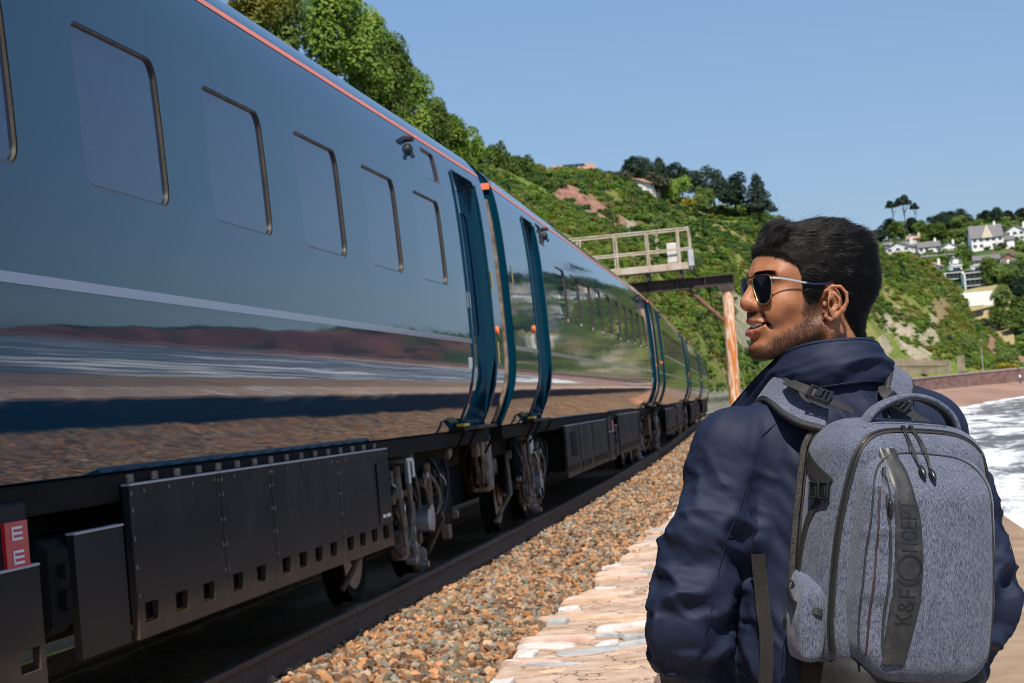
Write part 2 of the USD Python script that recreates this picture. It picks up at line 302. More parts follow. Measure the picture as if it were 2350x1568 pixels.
# ------------------------------------------------------------------ sea
SEA = -2.9
_sy = np.array([-60, 0, 60, 150, 210, 279, 358, 430, 520, 640, 700.]); _sx = np.array([2.2, 2.2, 2.6, 5, 9, 16.5, 36, 70, 140, 300, 380.])
shore_x = PchipInterpolator(_sy, _sx)
def sea():
    az = np.r_[np.linspace(-3.1, -.06, 60), np.linspace(-.05, .5, 420), np.linspace(.51, 3.1, 110)]
    d = np.exp(np.linspace(math.log(3.0), math.log(2600), 420))
    A, D = np.meshgrid(az, d, indexing='ij')
    x, y = np.sin(A) * D, np.cos(A) * D
    off = x - shore_x(np.clip(y, -60, 700))            # roughly the distance off the shore
    ph = off * .30 + 2.2 * fbm(np.stack([x * .03, y * .012, 0 * x], -1), 3, 5) * 2 * np.pi
    amp = .55 * smoothstep(0, 25, off) * (1 - .75 * smoothstep(90, 260, off))
    h = amp * (np.maximum(np.sin(ph), -.3) ** 1 * .6 + .5 * (fbm(np.stack([x * .12, y * .05, 0 * x], -1), 3, 9) - .5) * 2)
    h *= 1 - smoothstep(500, 1500, D) * .6
    fo = .172 + .20 * smoothstep(60, 4, off) + .25 * np.maximum(np.sin(ph), 0) * (1 - smoothstep(60, 160, off)) - .30 * smoothstep(90, 260, off)
    fo += .25 * smoothstep(-6, 1, off) * smoothstep(8, 2, off)
    P = np.stack([x, y, SEA + h], -1)
    v, f = grid_mesh(P)
    inland = (off < -30) & (D < 1200)
    keep = ~inland.reshape(-1)[f].all(1)
    used, inv = np.unique(f[keep], return_inverse=True)
    tag(raw_mesh(path_for(None, 'sea'), v[used], inv.reshape(-1, 4)[:, ::-1], None, L('sea_water'), {'foam': fo.reshape(-1)[used]}), kind='structure')
sea()

# ------------------------------------------------------------------ beach, path, ballast bed
def ribbon(name, mat, ys, cols, smooth=30, kind=True, rough=0.0, seed=0):
    """a strip along the coast: cols = list of (x(y), z) edges"""
    P = np.stack([np.stack([np.broadcast_to(c(ys), ys.shape), ys, np.broadcast_to(z, ys.shape)], -1) for c, z in cols], 1)
    if rough: P[..., 2] += rough * (fbm(P * [1, .3, 0] * .8, 3, seed) - .5)
    v, f = grid_mesh(P)
    return struct(name, (v, f), mat, smooth)
yb = np.linspace(120, 680, 90)
ribbon('beach', M_beach, yb, [(lambda y: wall_x(y) - .6, np.full(90, -.7) - 1.4 * (1 - smoothstep(200, 330, yb))), (lambda y: wall_x(y) + .25 * (shore_x(y) - wall_x(y)), np.full(90, -1.3) - .9 * (1 - smoothstep(200, 330, yb))),
       (lambda y: wall_x(y) + .6 * (shore_x(y) - wall_x(y)), -2.1), (lambda y: shore_x(y) + 1, SEA + .02), (lambda y: shore_x(y) + 22, SEA - 1.5)], rough=.3)
def path_slab():
    y = np.r_[np.linspace(-40, 60, 60), np.linspace(66, 680, 110)]
    e = lambda y: wall_x(y) - 2.62
    w = wall_x(y); l = np.where(y < 130, -.62, np.maximum(track_x(y) + 4.2, w - 7.0))
    jag = .03 * (fbm(np.stack([y * 2, 0 * y, 0 * y], -1), 3, 3) - .5)
    z = np.full_like(y, -.15)
    P = np.stack([np.stack([l, y, z], -1), np.stack([l * .5 + w * .5, y, z + .012], -1), np.stack([w - .05 + jag, y, z], -1), np.stack([w + jag, y, z - .05], -1), np.stack([w + .12, y, z - 1.6], -1), np.stack([w + .3, y, z - 5], -1)], 1)
    v, f = grid_mesh(P); struct('path', (v, f[:, ::-1]), M_path, 20)
path_slab()
def bed_z(x, y):
    o = x - track_x(y)                               # from the track's centre
    z = np.interp(o, [-5, -3, -1.5, -.9, -.6, .6, .9, 1.35, 1.9, 2.75, 4.5], [-.3, -.25, -.05, -.06, -.12, -.12, -.03, -.01, -.07, -.34, -.38])
    return z
def bed():
    y = np.r_[np.linspace(-40, 40, 260), np.linspace(41, 120, 160), np.linspace(123, 640, 170)]
    o = np.linspace(-5, 4.3, 60)
    Y, O = np.meshgrid(y, o, indexing='ij'); X = track_x(Y) + O
    Z = bed_z(X, Y) + .05 * (fbm(np.stack([X * 6, Y * 6, 0 * X], -1), 2, 4) - .5)
    v, f = grid_mesh(np.stack([X, Y, Z], -1)); struct('ballast_bed', (v, f[:, ::-1]), M_bed, 30)
bed()
def ballast():
    rng = np.random.default_rng(11)
    cols = [((.27, .125, .05), (.38, .19, .085)), ((.12, .10, .07), (.21, .18, .12)), ((.29, .19, .11), (.42, .29, .18)), ((.09, .05, .03), (.17, .095, .055)), ((.15, .135, .115), (.27, .245, .205)), ((.32, .15, .065), (.42, .22, .105))]
    protos = []
    for k in range(12):
        p = rng.normal(size=(22, 3)); p /= np.linalg.norm(p, axis=1, keepdims=True); p *= rng.uniform(.75, 1.1, (22, 1)); p *= [1.15, .85, .62]
        a, b = cols[k % 6]
        mt = lookup(f'ballast_stone_{k}', [(.3, a), (.7, b)], 30, .85, 3, spec=.25, random=.3) if k < 6 else L(f'ballast_stone_{k - 6}')
        protos.append((trimesh.convex.convex_hull(p), mt, False))
    P = []
    for y0, y1, x0, x1, n in ((3.5, 9, -3.75, -1.22, 8000), (9, 18, -3.75, -1.22, 16000), (18, 32, -3.8, -1.22, 14000), (32, 60, -5.0, -1.22, 15000), (60, 125, -8, -1.22, 14000)):
        P.append(np.stack([rng.uniform(x0, x1, n), rng.uniform(y0, y1, n)], 1))
    P = np.vstack(P); n = len(P)
    s = rng.uniform(.019, .043, n) * np.where(P[:, 1] > 32, 1.25, 1.)
    o = P[:, 0] - track_x(P[:, 1])
    keep = (np.abs(o - .75) > .12) & (o > .3); P, s = P[keep], s[keep]; n = len(P)
    z = bed_z(P[:, 0], P[:, 1]) + rng.uniform(-.012, .03, n) + .035 * (fbm(np.c_[P * 2.2, np.zeros(n)], 3, 8) - .5)
    z = np.where(np.abs(P[:, 0] - track_x(P[:, 1])) < .95, z - .05, z)
    q = rng.normal(size=(n, 4)); q /= np.linalg.norm(q, axis=1, keepdims=True)
    scatter('ballast_stones', protos, rng.integers(0, 12, n), np.c_[P, z], q, s, 'orange brown and grey ballast stones heaped beside the rail', 'ballast')
ballast()

# ------------------------------------------------------------------ rails
def rail(off, label):
    y = np.r_[np.linspace(-30, 120, 120), np.linspace(125, 600, 120)]
    sec_side = np.array([(-.036, .062), (.036, .062), (.036, .03), (.01, .018), (.01, -.06), (.07, -.076), (.07, -.088), (-.07, -.088), (-.07, -.076), (-.01, -.06), (-.01, .018), (-.036, .03)])
    pts = np.stack([track_x(y) + off, y, np.full_like(y, .038)], 1)
    t = thing('rail', label, 'rail', (0, 0, 0), group='running rails of the track')
    part(t, 'rail_web', sweep(pts, [0, 0, 1.], sec_side), M_rail_side, 25)
    part(t, 'rail_head', sweep(pts, [0, 0, 1.], np.array([(-.03, .0645), (.03, .0645), (.033, .0623), (-.033, .0623)])), M_rail_head, 25)
rail(.75, 'rusty near running rail edged by sunlit ballast in front of the train')
rail(-.75, 'far running rail under the train, on the side of the cliff')

# ------------------------------------------------------------------ low sea wall beside the person, with its stones
def near_wall():
    rng = np.random.default_rng(5)
    t = thing('stone_wall', 'low rubble stone wall with pale mortared top between path and ballast', 'wall')
    y = np.linspace(2, 130, 520)
    def edge(y): return -1.2 + .05 * (fbm(np.stack([y * 1.7, 0 * y, 0 * y], -1), 3, 21) - .5) * 2
    z = .405 + .03 * (fbm(np.stack([y * 2.0, 0 * y, 0 * y], -1), 3, 22) - .5)
    cols = [(edge(y) - .01, y * 0 - .5), (edge(y), y * 0 + .05), (edge(y), z - .05), (edge(y) + .025, z)]
    for u in (.15, .28, .42, .55): cols.append((edge(y) * (1 - u / .6) + (-.6) * (u / .6), z + .018 * (fbm(np.stack([y * 5, 0 * y + u * 9, 0 * y], -1), 3, 23) - .5)))
    cols += [(y * 0 - .6, z - .02), (y * 0 - .58, y * 0 - .4)]
    P = np.stack([np.stack([a, y, b], -1) for a, b in cols], 1)
    v, f = grid_mesh(P[:, 2:]); part(t, 'mortar', (v, f[:, ::-1]), M_mortar, 35)
    v, f = grid_mesh(P[:, :3]); part(t, 'wall_face', (v, f[:, ::-1]), lookup('wall_face_stone', [(.3, (.035, .028, .024)), (.6, (.085, .062, .05)), (.8, (.14, .11, .09))], 5, .9, 8, .9, 9, .05), 35)  # the shade on the track side is put into this dark stone colour
    mats = [lookup('wall_stone_white', [(.3, (.44, .39, .35)), (.7, (.68, .63, .59))], 9, .8, 6, .7, 40, .006), lookup('wall_stone_grey', [(.3, (.27, .27, .27)), (.7, (.42, .42, .41))], 9, .8, 6, .7, 40, .006),
            lookup('wall_stone_pink', [(.3, (.46, .30, .22)), (.7, (.64, .47, .38))], 9, .85, 6, .7, 40, .006), lookup('wall_stone_tan', [(.3, (.43, .27, .17)), (.7, (.58, .41, .29))], 9, .85, 6, .7, 40, .006)]
    yy, k = 6.6, 0
    while yy < 25 and k < 290:
        th = rng.choice([.07, .1, .14, .2]) * rng.uniform(.8, 1.2) * (1 if yy < 14 else 1.4)
        x = float(edge(np.array([yy]))[0]) - rng.uniform(-.03, .045)
        while x < -.72:
            w = min(rng.uniform(.10, .36), -.6 - x)
            if rng.random() < .40:
                n = 13
                a = np.linspace(0, 2 * np.pi, n, endpoint=False) + rng.uniform(-.16, .16, n)
                r = (np.abs(np.cos(a)) ** 3 + np.abs(np.sin(a)) ** 3) ** (-1 / 3) * rng.uniform(.66, 1.06, n)
                px, py = x + w / 2 + r * np.cos(a) * w * .46, yy + th / 2 + r * np.sin(a) * th * .46 + (np.cos(a) * w * .5) * rng.uniform(-.45, .45)
                zt = .410 + rng.uniform(-.006, .007) + (.006 if x < -1.1 else 0)
                zz = zt + rng.uniform(-.006, .006, n)
                top = np.c_[px, py, zz]; c = np.array([[px.mean(), py.mean(), zt + .006]]); rim = np.c_[px + (px - px.mean()) * .09, py + (py - py.mean()) * .09, zz - .012]; low = np.c_[rim[:, :2], np.full(n, .3 if x > -1.1 else .22)]
                vv = np.vstack([c, top, rim, low]); ff = []
                for i in range(n):
                    j = (i + 1) % n
                    ff += [[0, 1 + i, 1 + j], [1 + i, 1 + n + i, 1 + n + j], [1 + i, 1 + n + j, 1 + j], [1 + n + i, 1 + 2 * n + i, 1 + 2 * n + j], [1 + n + i, 1 + 2 * n + j, 1 + n + j]]
                part(t, 'stone', (vv, np.array(ff)), mats[rng.choice(4, p=[.27, .2, .28, .25])], 20); k += 1
            x += w + rng.uniform(.0, .08)
        yy += th * rng.uniform(.85, 1.1)
near_wall()

# ------------------------------------------------------------------ far sea wall round the bay
def far_wall():
    t = thing('sea_wall', 'long red stone sea wall curving round the bay behind the beach', 'wall')
    y = np.linspace(135, 620, 200); x = wall_x(y); top = np.interp(y, [135, 200, 320, 400, 620], [.1, .9, 1.45, 1.75, 1.9])
    def strip(cols): v, f = grid_mesh(np.stack([np.stack([a, y, b], -1) for a, b in cols], 1)); return (v, f[:, ::-1])
    part(t, 'wall_face', strip([(x - .5, y * 0 - .3), (x - .5, top - .25), (x + .04, top - .25), (x + .45, y * 0 - 3.5)]), M_farwall, 30)
    part(t, 'coping', strip([(x - .6, top - .25), (x - .6, top), (x + .14, top), (x + .14, top - .3)]), M_coping, 30)
    s = look(2262, 862, 394); m = MB()
    for k in range(7): m.box((s[0] - .9 + .2 * k, s[1] - 3.2 + .3 * k, -1.6), (s[0] + .9 + .2 * k, s[1] - 2.9 + .3 * k + 1, -1.2 + .42 * k))
    part(t, 'steps', m.get(), M_coping, False)
far_wall()

# ------------------------------------------------------------------ cliffs
AZ = np.array([-1.5, -.9, -.54, -.38, -.254, -.176, -.156, -.135, -.121, -.09, -.062, -.037, -.019, -.0127, .0078, .0294, .0384, .0507, .0611, .0713, .0782, .0987, .125])
EL = np.array([.5, .42, .33, .27, .187, .138, .128, .120, .1145, .107, .099, .087, .0845, .081, .071, .0684, .0595, .0564, .0486, .0353, .0237, .005, -.002])
DC = np.array([40, 55, 80, 110, 170, 230, 265, 300, 320, 360, 400, 420, 430, 440, 460, 480, 500, 520, 535, 545, 550, 560, 570.])
cliff_el = PchipInterpolator(AZ, EL); cliff_d = PchipInterpolator(AZ, DC)
def foot_distance(a):
    d = np.linspace(4, 600, 4000); ok = np.sin(a) * d < track_x(np.clip(np.cos(a) * d, -60, 600)) - 4.6
    return d[np.argmax(ok)] if ok.any() else 560.
_fa = np.linspace(-1.5, .125, 400); _fd = np.array([foot_distance(a) for a in _fa]); _fd = np.minimum(np.maximum.accumulate(_fd), cliff_d(_fa) - 6)
cliff_foot = lambda a: np.interp(a, _fa, _fd)
def cliff_point(a, v):
    a, v = np.broadcast_arrays(np.asarray(a, float), np.asarray(v, float))
    df, dc = cliff_foot(a), cliff_d(a); u = np.clip(v, 0, 1)
    zc = EYE + cliff_el(a) * dc
    d = np.where(v <= 1, df + (dc - df) * v, dc + (v - 1) * 150)
    z = np.where(v <= 1, -.1 + (zc + .1) * (u ** .9 + .05 * np.sin(u * 7) * u * (1 - u)), zc - (v - 1) * zc * .35)
    x, y = np.sin(a) * d, np.cos(a) * d
    n = fbm(np.stack([x, y, z], -1) * .035, 4, 31) - .5; n2 = fbm(np.stack([x, y, z * .6], -1) * .16, 3, 32) - .5
    k = smoothstep(0, .08, u) * np.where(v > .93, .3, 1.) * np.clip((dc - df) / 60, .2, 1)
    return np.stack([x - (n * 7 + n2 * 2.6) * k * .5, y - (n * 7 + n2 * 2.6) * k, z + (n * 6 + n2 * 2.2) * k * np.clip(zc / 30, .15, 1)], -1)
# bare rock: (az, elevation, half width, half height, strength)
ROCKS = [(-.104, .1005, .007, .0035, 1.), (-.097, .0965, .007, .0045, 1.), (-.090, .092, .007, .005, 1.), (-.083, .087, .005, .004, .9), (-.077, .083, .004, .004, -.8), (-.066, .072, .003, .010, -.6), (-.036, .05, .005, .010, -.7), (-.030, .035, .006, .014, -.6),
         (.043, .023, .003, .009, -.7), (.047, .020, .003, .008, -.75), (.052, .014, .004, .006, -.65), (.035, .016, .003, .007, -.7), (.038, .027, .003, .006, -.6), (.062, .031, .004, .005, .55), (.083, .012, .002, .008, .9), (.058, .024, .002, .008, -.6), (-.05, .082, .004, .003, .4), (.1, .004, .01, .004, .6)]
def rockiness(P):
    az = np.arctan2(P[..., 0], P[..., 1]); d = np.hypot(P[..., 0], P[..., 1]); el = (P[..., 2] - EYE) / d
    w = (fbm(np.stack([P[..., 0], P[..., 1], P[..., 2] * .35], -1) * .16, 4, 41) - .5)
    w2 = fbm(np.stack([P[..., 0], P[..., 1], P[..., 2] * .25], -1) * .9, 3, 42) - .5
    r = 0 * az; pale = 0 * az
    for a, e, da, de, s in ROCKS:
        q = ((az - a) / da) ** 2 + ((el - e) / de) ** 2
        g = abs(s) * smoothstep(1.35, .45, q + w * 4.5 + w2 * 2.5); pale = np.where(g > r, float(s < 0), pale); r = np.maximum(r, g)
    return r, pale
def cliff():
    a = np.r_[np.linspace(-1.5, -.4, 60), np.linspace(-.39, .125, 560)]; v = np.r_[np.linspace(0, 1, 190), 1.02, 1.06, 1.12, 1.25, 1.5, 2.2]
    A, V = np.meshgrid(a, v, indexing='ij'); P = cliff_point(A, V)
    rk, pale = rockiness(P)
    P[..., 1] += rk * (fbm(P * [.25, .25, .9], 3, 44) - .5) * 5
    vv, f = grid_mesh(P)
    tag(raw_mesh(path_for(None, 'cliff'), vv, f, None, M_cliff, {'rock': rk.reshape(-1), 'pale': pale.reshape(-1)}), kind='structure')
cliff()

# far hill and headland beyond the bay
HA = np.array([-.06, .0, .03, .06, .09, .12, .15, .2, .26, .33, .38])
HF = np.array([600, 590, 580, 570, 570, 585, 610, 680, 780, 920, 1000.]); HC = np.array([960, 950, 940, 930, 930, 930, 920, 930, 1000, 1080, 1120.])
HZ = np.array([58, 60, 62, 64, 66, 50, 36, 38, 36, 26, 8.]); HS = np.array([0, 0, 0, 0, 2, 10, 24, 32, 31, 22, 6.])
h_f, h_c, h_z, h_s = (PchipInterpolator(HA, q) for q in (HF, HC, HZ, HS))
def hill_z(a, d):
    u = np.clip((d - h_f(a)) / (h_c(a) - h_f(a)), 0, 1)
    return -1.5 + h_s(a) * smoothstep(.02, .06, u) + (h_z(a) - h_s(a)) * (1 - (1 - u) ** 1.35)
def far_hill():
    a = np.linspace(-.06, .38, 330); v = np.r_[np.linspace(0, .08, 30), np.linspace(.09, 1, 80), 1.1, 1.3, 1.8]
    A, V = np.meshgrid(a, v, indexing='ij'); D = h_f(A) + (h_c(A) - h_f(A)) * V
    Z = hill_z(A, D) - np.maximum(V - 1, 0) * 25
    x, y = np.sin(A) * D, np.cos(A) * D
    n = fbm(np.stack([x, y, 0 * x], -1) * .02, 4, 51) - .5; Z = Z + n * 7 * smoothstep(0, .1, V)
    cl = smoothstep(.0, .02, V) * smoothstep(.075, .055, V) * smoothstep(.10, .14, A)
    y = y + cl * (fbm(np.stack([x, y, Z * .4], -1) * .06, 4, 52) - .5) * 22
    vv, f = grid_mesh(np.stack([x, y, Z], -1))
    rk = cl * smoothstep(.25, .5, fbm(np.stack([x, y, Z], -1) * .02, 3, 53))
    tag(raw_mesh(path_for(None, 'headland'), vv, f, None, M_far, {'rock': np.maximum(rk, 0).reshape(-1), 'pale': 0 * rk.reshape(-1)}), kind='structure')
far_hill()
# ------------------------------------------------------------------ train
def gloss(name, col, rough=.03, ior=1.4, wav=.0, coat=1.):
    usdkit.material(stage, L(name), {'c': ('geometry', {}), 'm': ('mapping', {'scale': (1, .55, 3.2)}), 'n': ('noise_texture', {'scale': 1.3, 'detail': 2.5, 'roughness': .45}), 'b': ('bump', {'strength': wav, 'distance': .02}),
        'd': ('noise_texture', {'scale': 3., 'detail': 8, 'roughness': .7}), 'dr': ('map_range', {'from_min': .35, 'from_max': .75, 'to_min': rough, 'to_max': rough + .035}),
        'p': ('principled_bsdf', {'base_color': col, 'roughness': rough, 'ior': ior, 'specular_ior_level': .6, 'coat_weight': coat, 'coat_roughness': .01, 'coat_ior': 1.5})},
        [('c.position', 'm.vector'), ('m.vector', 'n.vector'), ('n.fac', 'b.height'), ('b.normal', 'p.normal'), ('b.normal', 'p.coat_normal'), ('c.position', 'd.vector'), ('d.fac', 'dr.value'), ('dr.result', 'p.roughness')], surface='p.BSDF')
    return L(name)
M_body = gloss('carriage_green', (.001, .028, .052), wav=.10, coat=0.)
usdkit.material(stage, L('carriage_glass'), {'c': ('geometry', {}), 'n': ('noise_texture', {'scale': 1.1, 'detail': 1}), 'b': ('bump', {'strength': .04, 'distance': .02}), 'f': ('fresnel', {'IOR': 1.55}), 't': ('transparent_bsdf', {'color': (.38, .42, .5)}), 'd': ('diffuse_bsdf', {'color': (.016, .042, .095)}), 'y': ('mix_closure', {'fac': .5}), 'g': ('glossy_bsdf', {'color': (1, 1, 1), 'roughness': .012}), 'x': ('mix_closure', {})},
    [('c.position', 'n.vector'), ('n.fac', 'b.height'), ('b.normal', 'g.normal'), ('t.BSDF', 'y.closure1'), ('d.BSDF', 'y.closure2'), ('f.fac', 'x.fac'), ('y.closure', 'x.closure1'), ('g.BSDF', 'x.closure2')], surface='x.closure')
M_glass = L('carriage_glass')
M_stripe = plain('carriage_orange', (.8, .2, .09), .35)
M_band = gloss('carriage_grey_band', (.23, .25, .34), rough=.12, coat=0.)
M_rubber = plain('black_rubber', (.012, .012, .012), .55)
M_seal = plain('window_seal', (.05, .042, .03), .45)
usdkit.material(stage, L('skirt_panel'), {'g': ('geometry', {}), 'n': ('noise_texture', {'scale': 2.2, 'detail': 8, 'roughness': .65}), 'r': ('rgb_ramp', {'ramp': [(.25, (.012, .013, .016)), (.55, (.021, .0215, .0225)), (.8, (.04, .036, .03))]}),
    's': ('separate_xyz', {}), 'zr': ('map_range', {'from_min': .92, 'from_max': .5, 'to_min': 0., 'to_max': .75, 'clamp': True}), 'zm': ('math', {'math_type': 'multiply', 'use_clamp': True}), 'nm': ('map_range', {'from_min': .3, 'from_max': .7, 'to_min': .5, 'to_max': 1.2}), 'x': ('mix_color', {'b': (.12, .08, .05)}),  # shaded top, sunlit lower strip and dust are all put into the colour
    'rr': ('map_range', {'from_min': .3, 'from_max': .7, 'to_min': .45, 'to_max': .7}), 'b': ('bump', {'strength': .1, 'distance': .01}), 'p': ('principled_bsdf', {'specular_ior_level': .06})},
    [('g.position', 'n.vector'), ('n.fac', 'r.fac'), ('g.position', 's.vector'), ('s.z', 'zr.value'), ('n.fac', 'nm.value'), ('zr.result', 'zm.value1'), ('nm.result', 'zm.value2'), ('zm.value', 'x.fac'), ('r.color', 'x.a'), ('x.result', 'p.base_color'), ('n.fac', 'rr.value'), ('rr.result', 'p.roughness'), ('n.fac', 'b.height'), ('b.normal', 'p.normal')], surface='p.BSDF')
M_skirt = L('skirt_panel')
M_under = lookup('underframe_black', [(.3, (.004, .004, .004)), (.7, (.014, .012, .010))], 5, .8, 5, .4, 30, .01, spec=.1)
M_dust = lookup('brake_dust_metal', [(.3, (.07, .05, .034)), (.5, (.17, .125, .085)), (.75, (.31, .25, .19))], 11, .6, 6, .4, 40, .004)
M_silver = plain('bogie_silver', (.5, .52, .55), .32, metallic=.85)
M_wheelface = lookup('wheel_face', [(.3, (.3, .18, .1)), (.7, (.45, .3, .19))], 8, .65)
M_yellow = plain('yellow_paint', (.75, .5, .02), .45)
M_grey = plain('light_grey_paint', (.42, .43, .46), .45)
M_red = plain('red_label', (.55, .015, .02), .4)
M_white = plain('white_label', (.8, .8, .8), .45)
M_orange_lamp = plain('orange_lamp', (.85, .2, .04), .3)
M_bellows = lookup('bellows_rubber', [(.3, (.05, .04, .035)), (.7, (.1, .08, .065))], 6, .7)

PZ = np.array([1.205, 1.27, 1.34, 1.45, 1.6, 1.75, 1.95, 2.3, 2.7, 2.99, 3.2, 3.39, 3.47, 3.53])
PX = np.array([1.15, 1.19, 1.225, 1.275, 1.325, 1.346, 1.35, 1.347, 1.337, 1.322, 1.303, 1.272, 1.247, 1.215])
_pc = CubicSpline(PZ, PX)
hw = lambda z: _pc(z)
dhw = lambda z: _pc(z, 1)
ROOF = [(1.215, 3.53), (1.15, 3.615), (1.05, 3.70), (.9, 3.775), (.65, 3.84), (.3, 3.875), (0, 3.885)]
LEN = 24.9
Z0, Z1 = 1.205, 3.53
ZL = np.r_[np.linspace(1.205, 1.75, 19), np.linspace(1.85, 3.2, 14), np.linspace(3.26, 3.53, 7)]
WIN = [(22.2 - 1.81 * k - 1.1, 22.2 - 1.81 * k) for k in range(10)]          # local y of the windows
WZ = (2.335, 2.992)
DOORS = [(2.05, 3.15), (23.15, 24.35)]
DISP = [(21.85, 22.42), (3.45, 4.0)]
CAMS = [21.25, 4.3]
def wrect(y0, y1, z0, z1, r):
    return Polygon(rrect(y1 - y0, z1 - z0, r, 5) + [(y0 + y1) / 2, (z0 + z1) / 2])
def on_side(poly, off, side, mb_v, mb_n, mb_f, strips=True):
    """a flat (y,z) outline laid on the carriage side, off metres proud of it"""
    k = sum(len(a) for a in mb_v)
    x0, _, x1, _ = poly.bounds
    for a, b in zip(ZL[:-1], ZL[1:]):
        g = poly.intersection(sbox(x0 - 1, a, x1 + 1, b))
        for q in getattr(g, 'geoms', [g]):
            if q.is_empty or q.geom_type != 'Polygon' or q.area < 1e-8: continue
            # slice lengthways too, to keep the triangles short
            v, f = trimesh.creation.triangulate_polygon(q, engine='earcut')
            z = v[:, 1]; n = np.stack([np.full(len(z), 1.) * side, 0 * z, -dhw(z)], 1); n /= np.linalg.norm(n, axis=1, keepdims=True)
            p = np.stack([side * hw(z), v[:, 0], z], 1) + n * off
            f = np.asarray(f); fn = np.cross(p[f[:, 1]] - p[f[:, 0]], p[f[:, 2]] - p[f[:, 0]])
            flip = (fn * n[f[:, 0]]).sum(1) < 0; f[flip] = f[flip][:, ::-1]
            mb_v.append(p); mb_n.append(n); mb_f.append(f + k); k += len(p)
def side_part(parent, name, polys, off, mat, sides=(1,), label=None):
    v, n, f = [], [], []
    for s in sides:
        for p in polys: on_side(p, off, s, v, n, f)
    q = raw_mesh(path_for(parent, name), np.vstack(v), np.vstack(f), np.vstack(n), mat)
    return tag(q, label)
def ring_wall(poly, o0, o1, side=1):
    """the reveal round an outline on the side, from o0 to o1 metres proud (normals look inwards)"""
    c = np.array(poly.exterior.coords)
    c = np.vstack([resample(c[i:i + 2], 5)[:-1] if abs(c[i + 1, 1] - c[i, 1]) > .2 else c[i:i + 1] for i in range(len(c) - 1)] + [c[-1:]])
    z = c[:, 1]; n = np.stack([np.full(len(z), 1.) * side, 0 * z, -dhw(z)], 1); n /= np.linalg.norm(n, axis=1, keepdims=True)
    b = np.stack([side * hw(z), c[:, 0], z], 1)
    v = np.vstack([b + n * o0, b + n * o1]); m = len(c)
    return v, np.array([[i, i + 1, m + i + 1, m + i] for i in range(m - 1)])
def slab_ring(outer, inner, o0, o1, side=1):
    """a flat ring on the side between two outlines, with thickness"""
    m = MB(); v, n, f = [], [], []
    on_side(outer.difference(inner), o1, side, v, n, f); m.add(np.vstack(v), np.vstack(f))
    m.add(*ring_wall(outer, o0, o1, side)); m.add(*ring_wall(inner, o0, o1, side))
    return m.get()

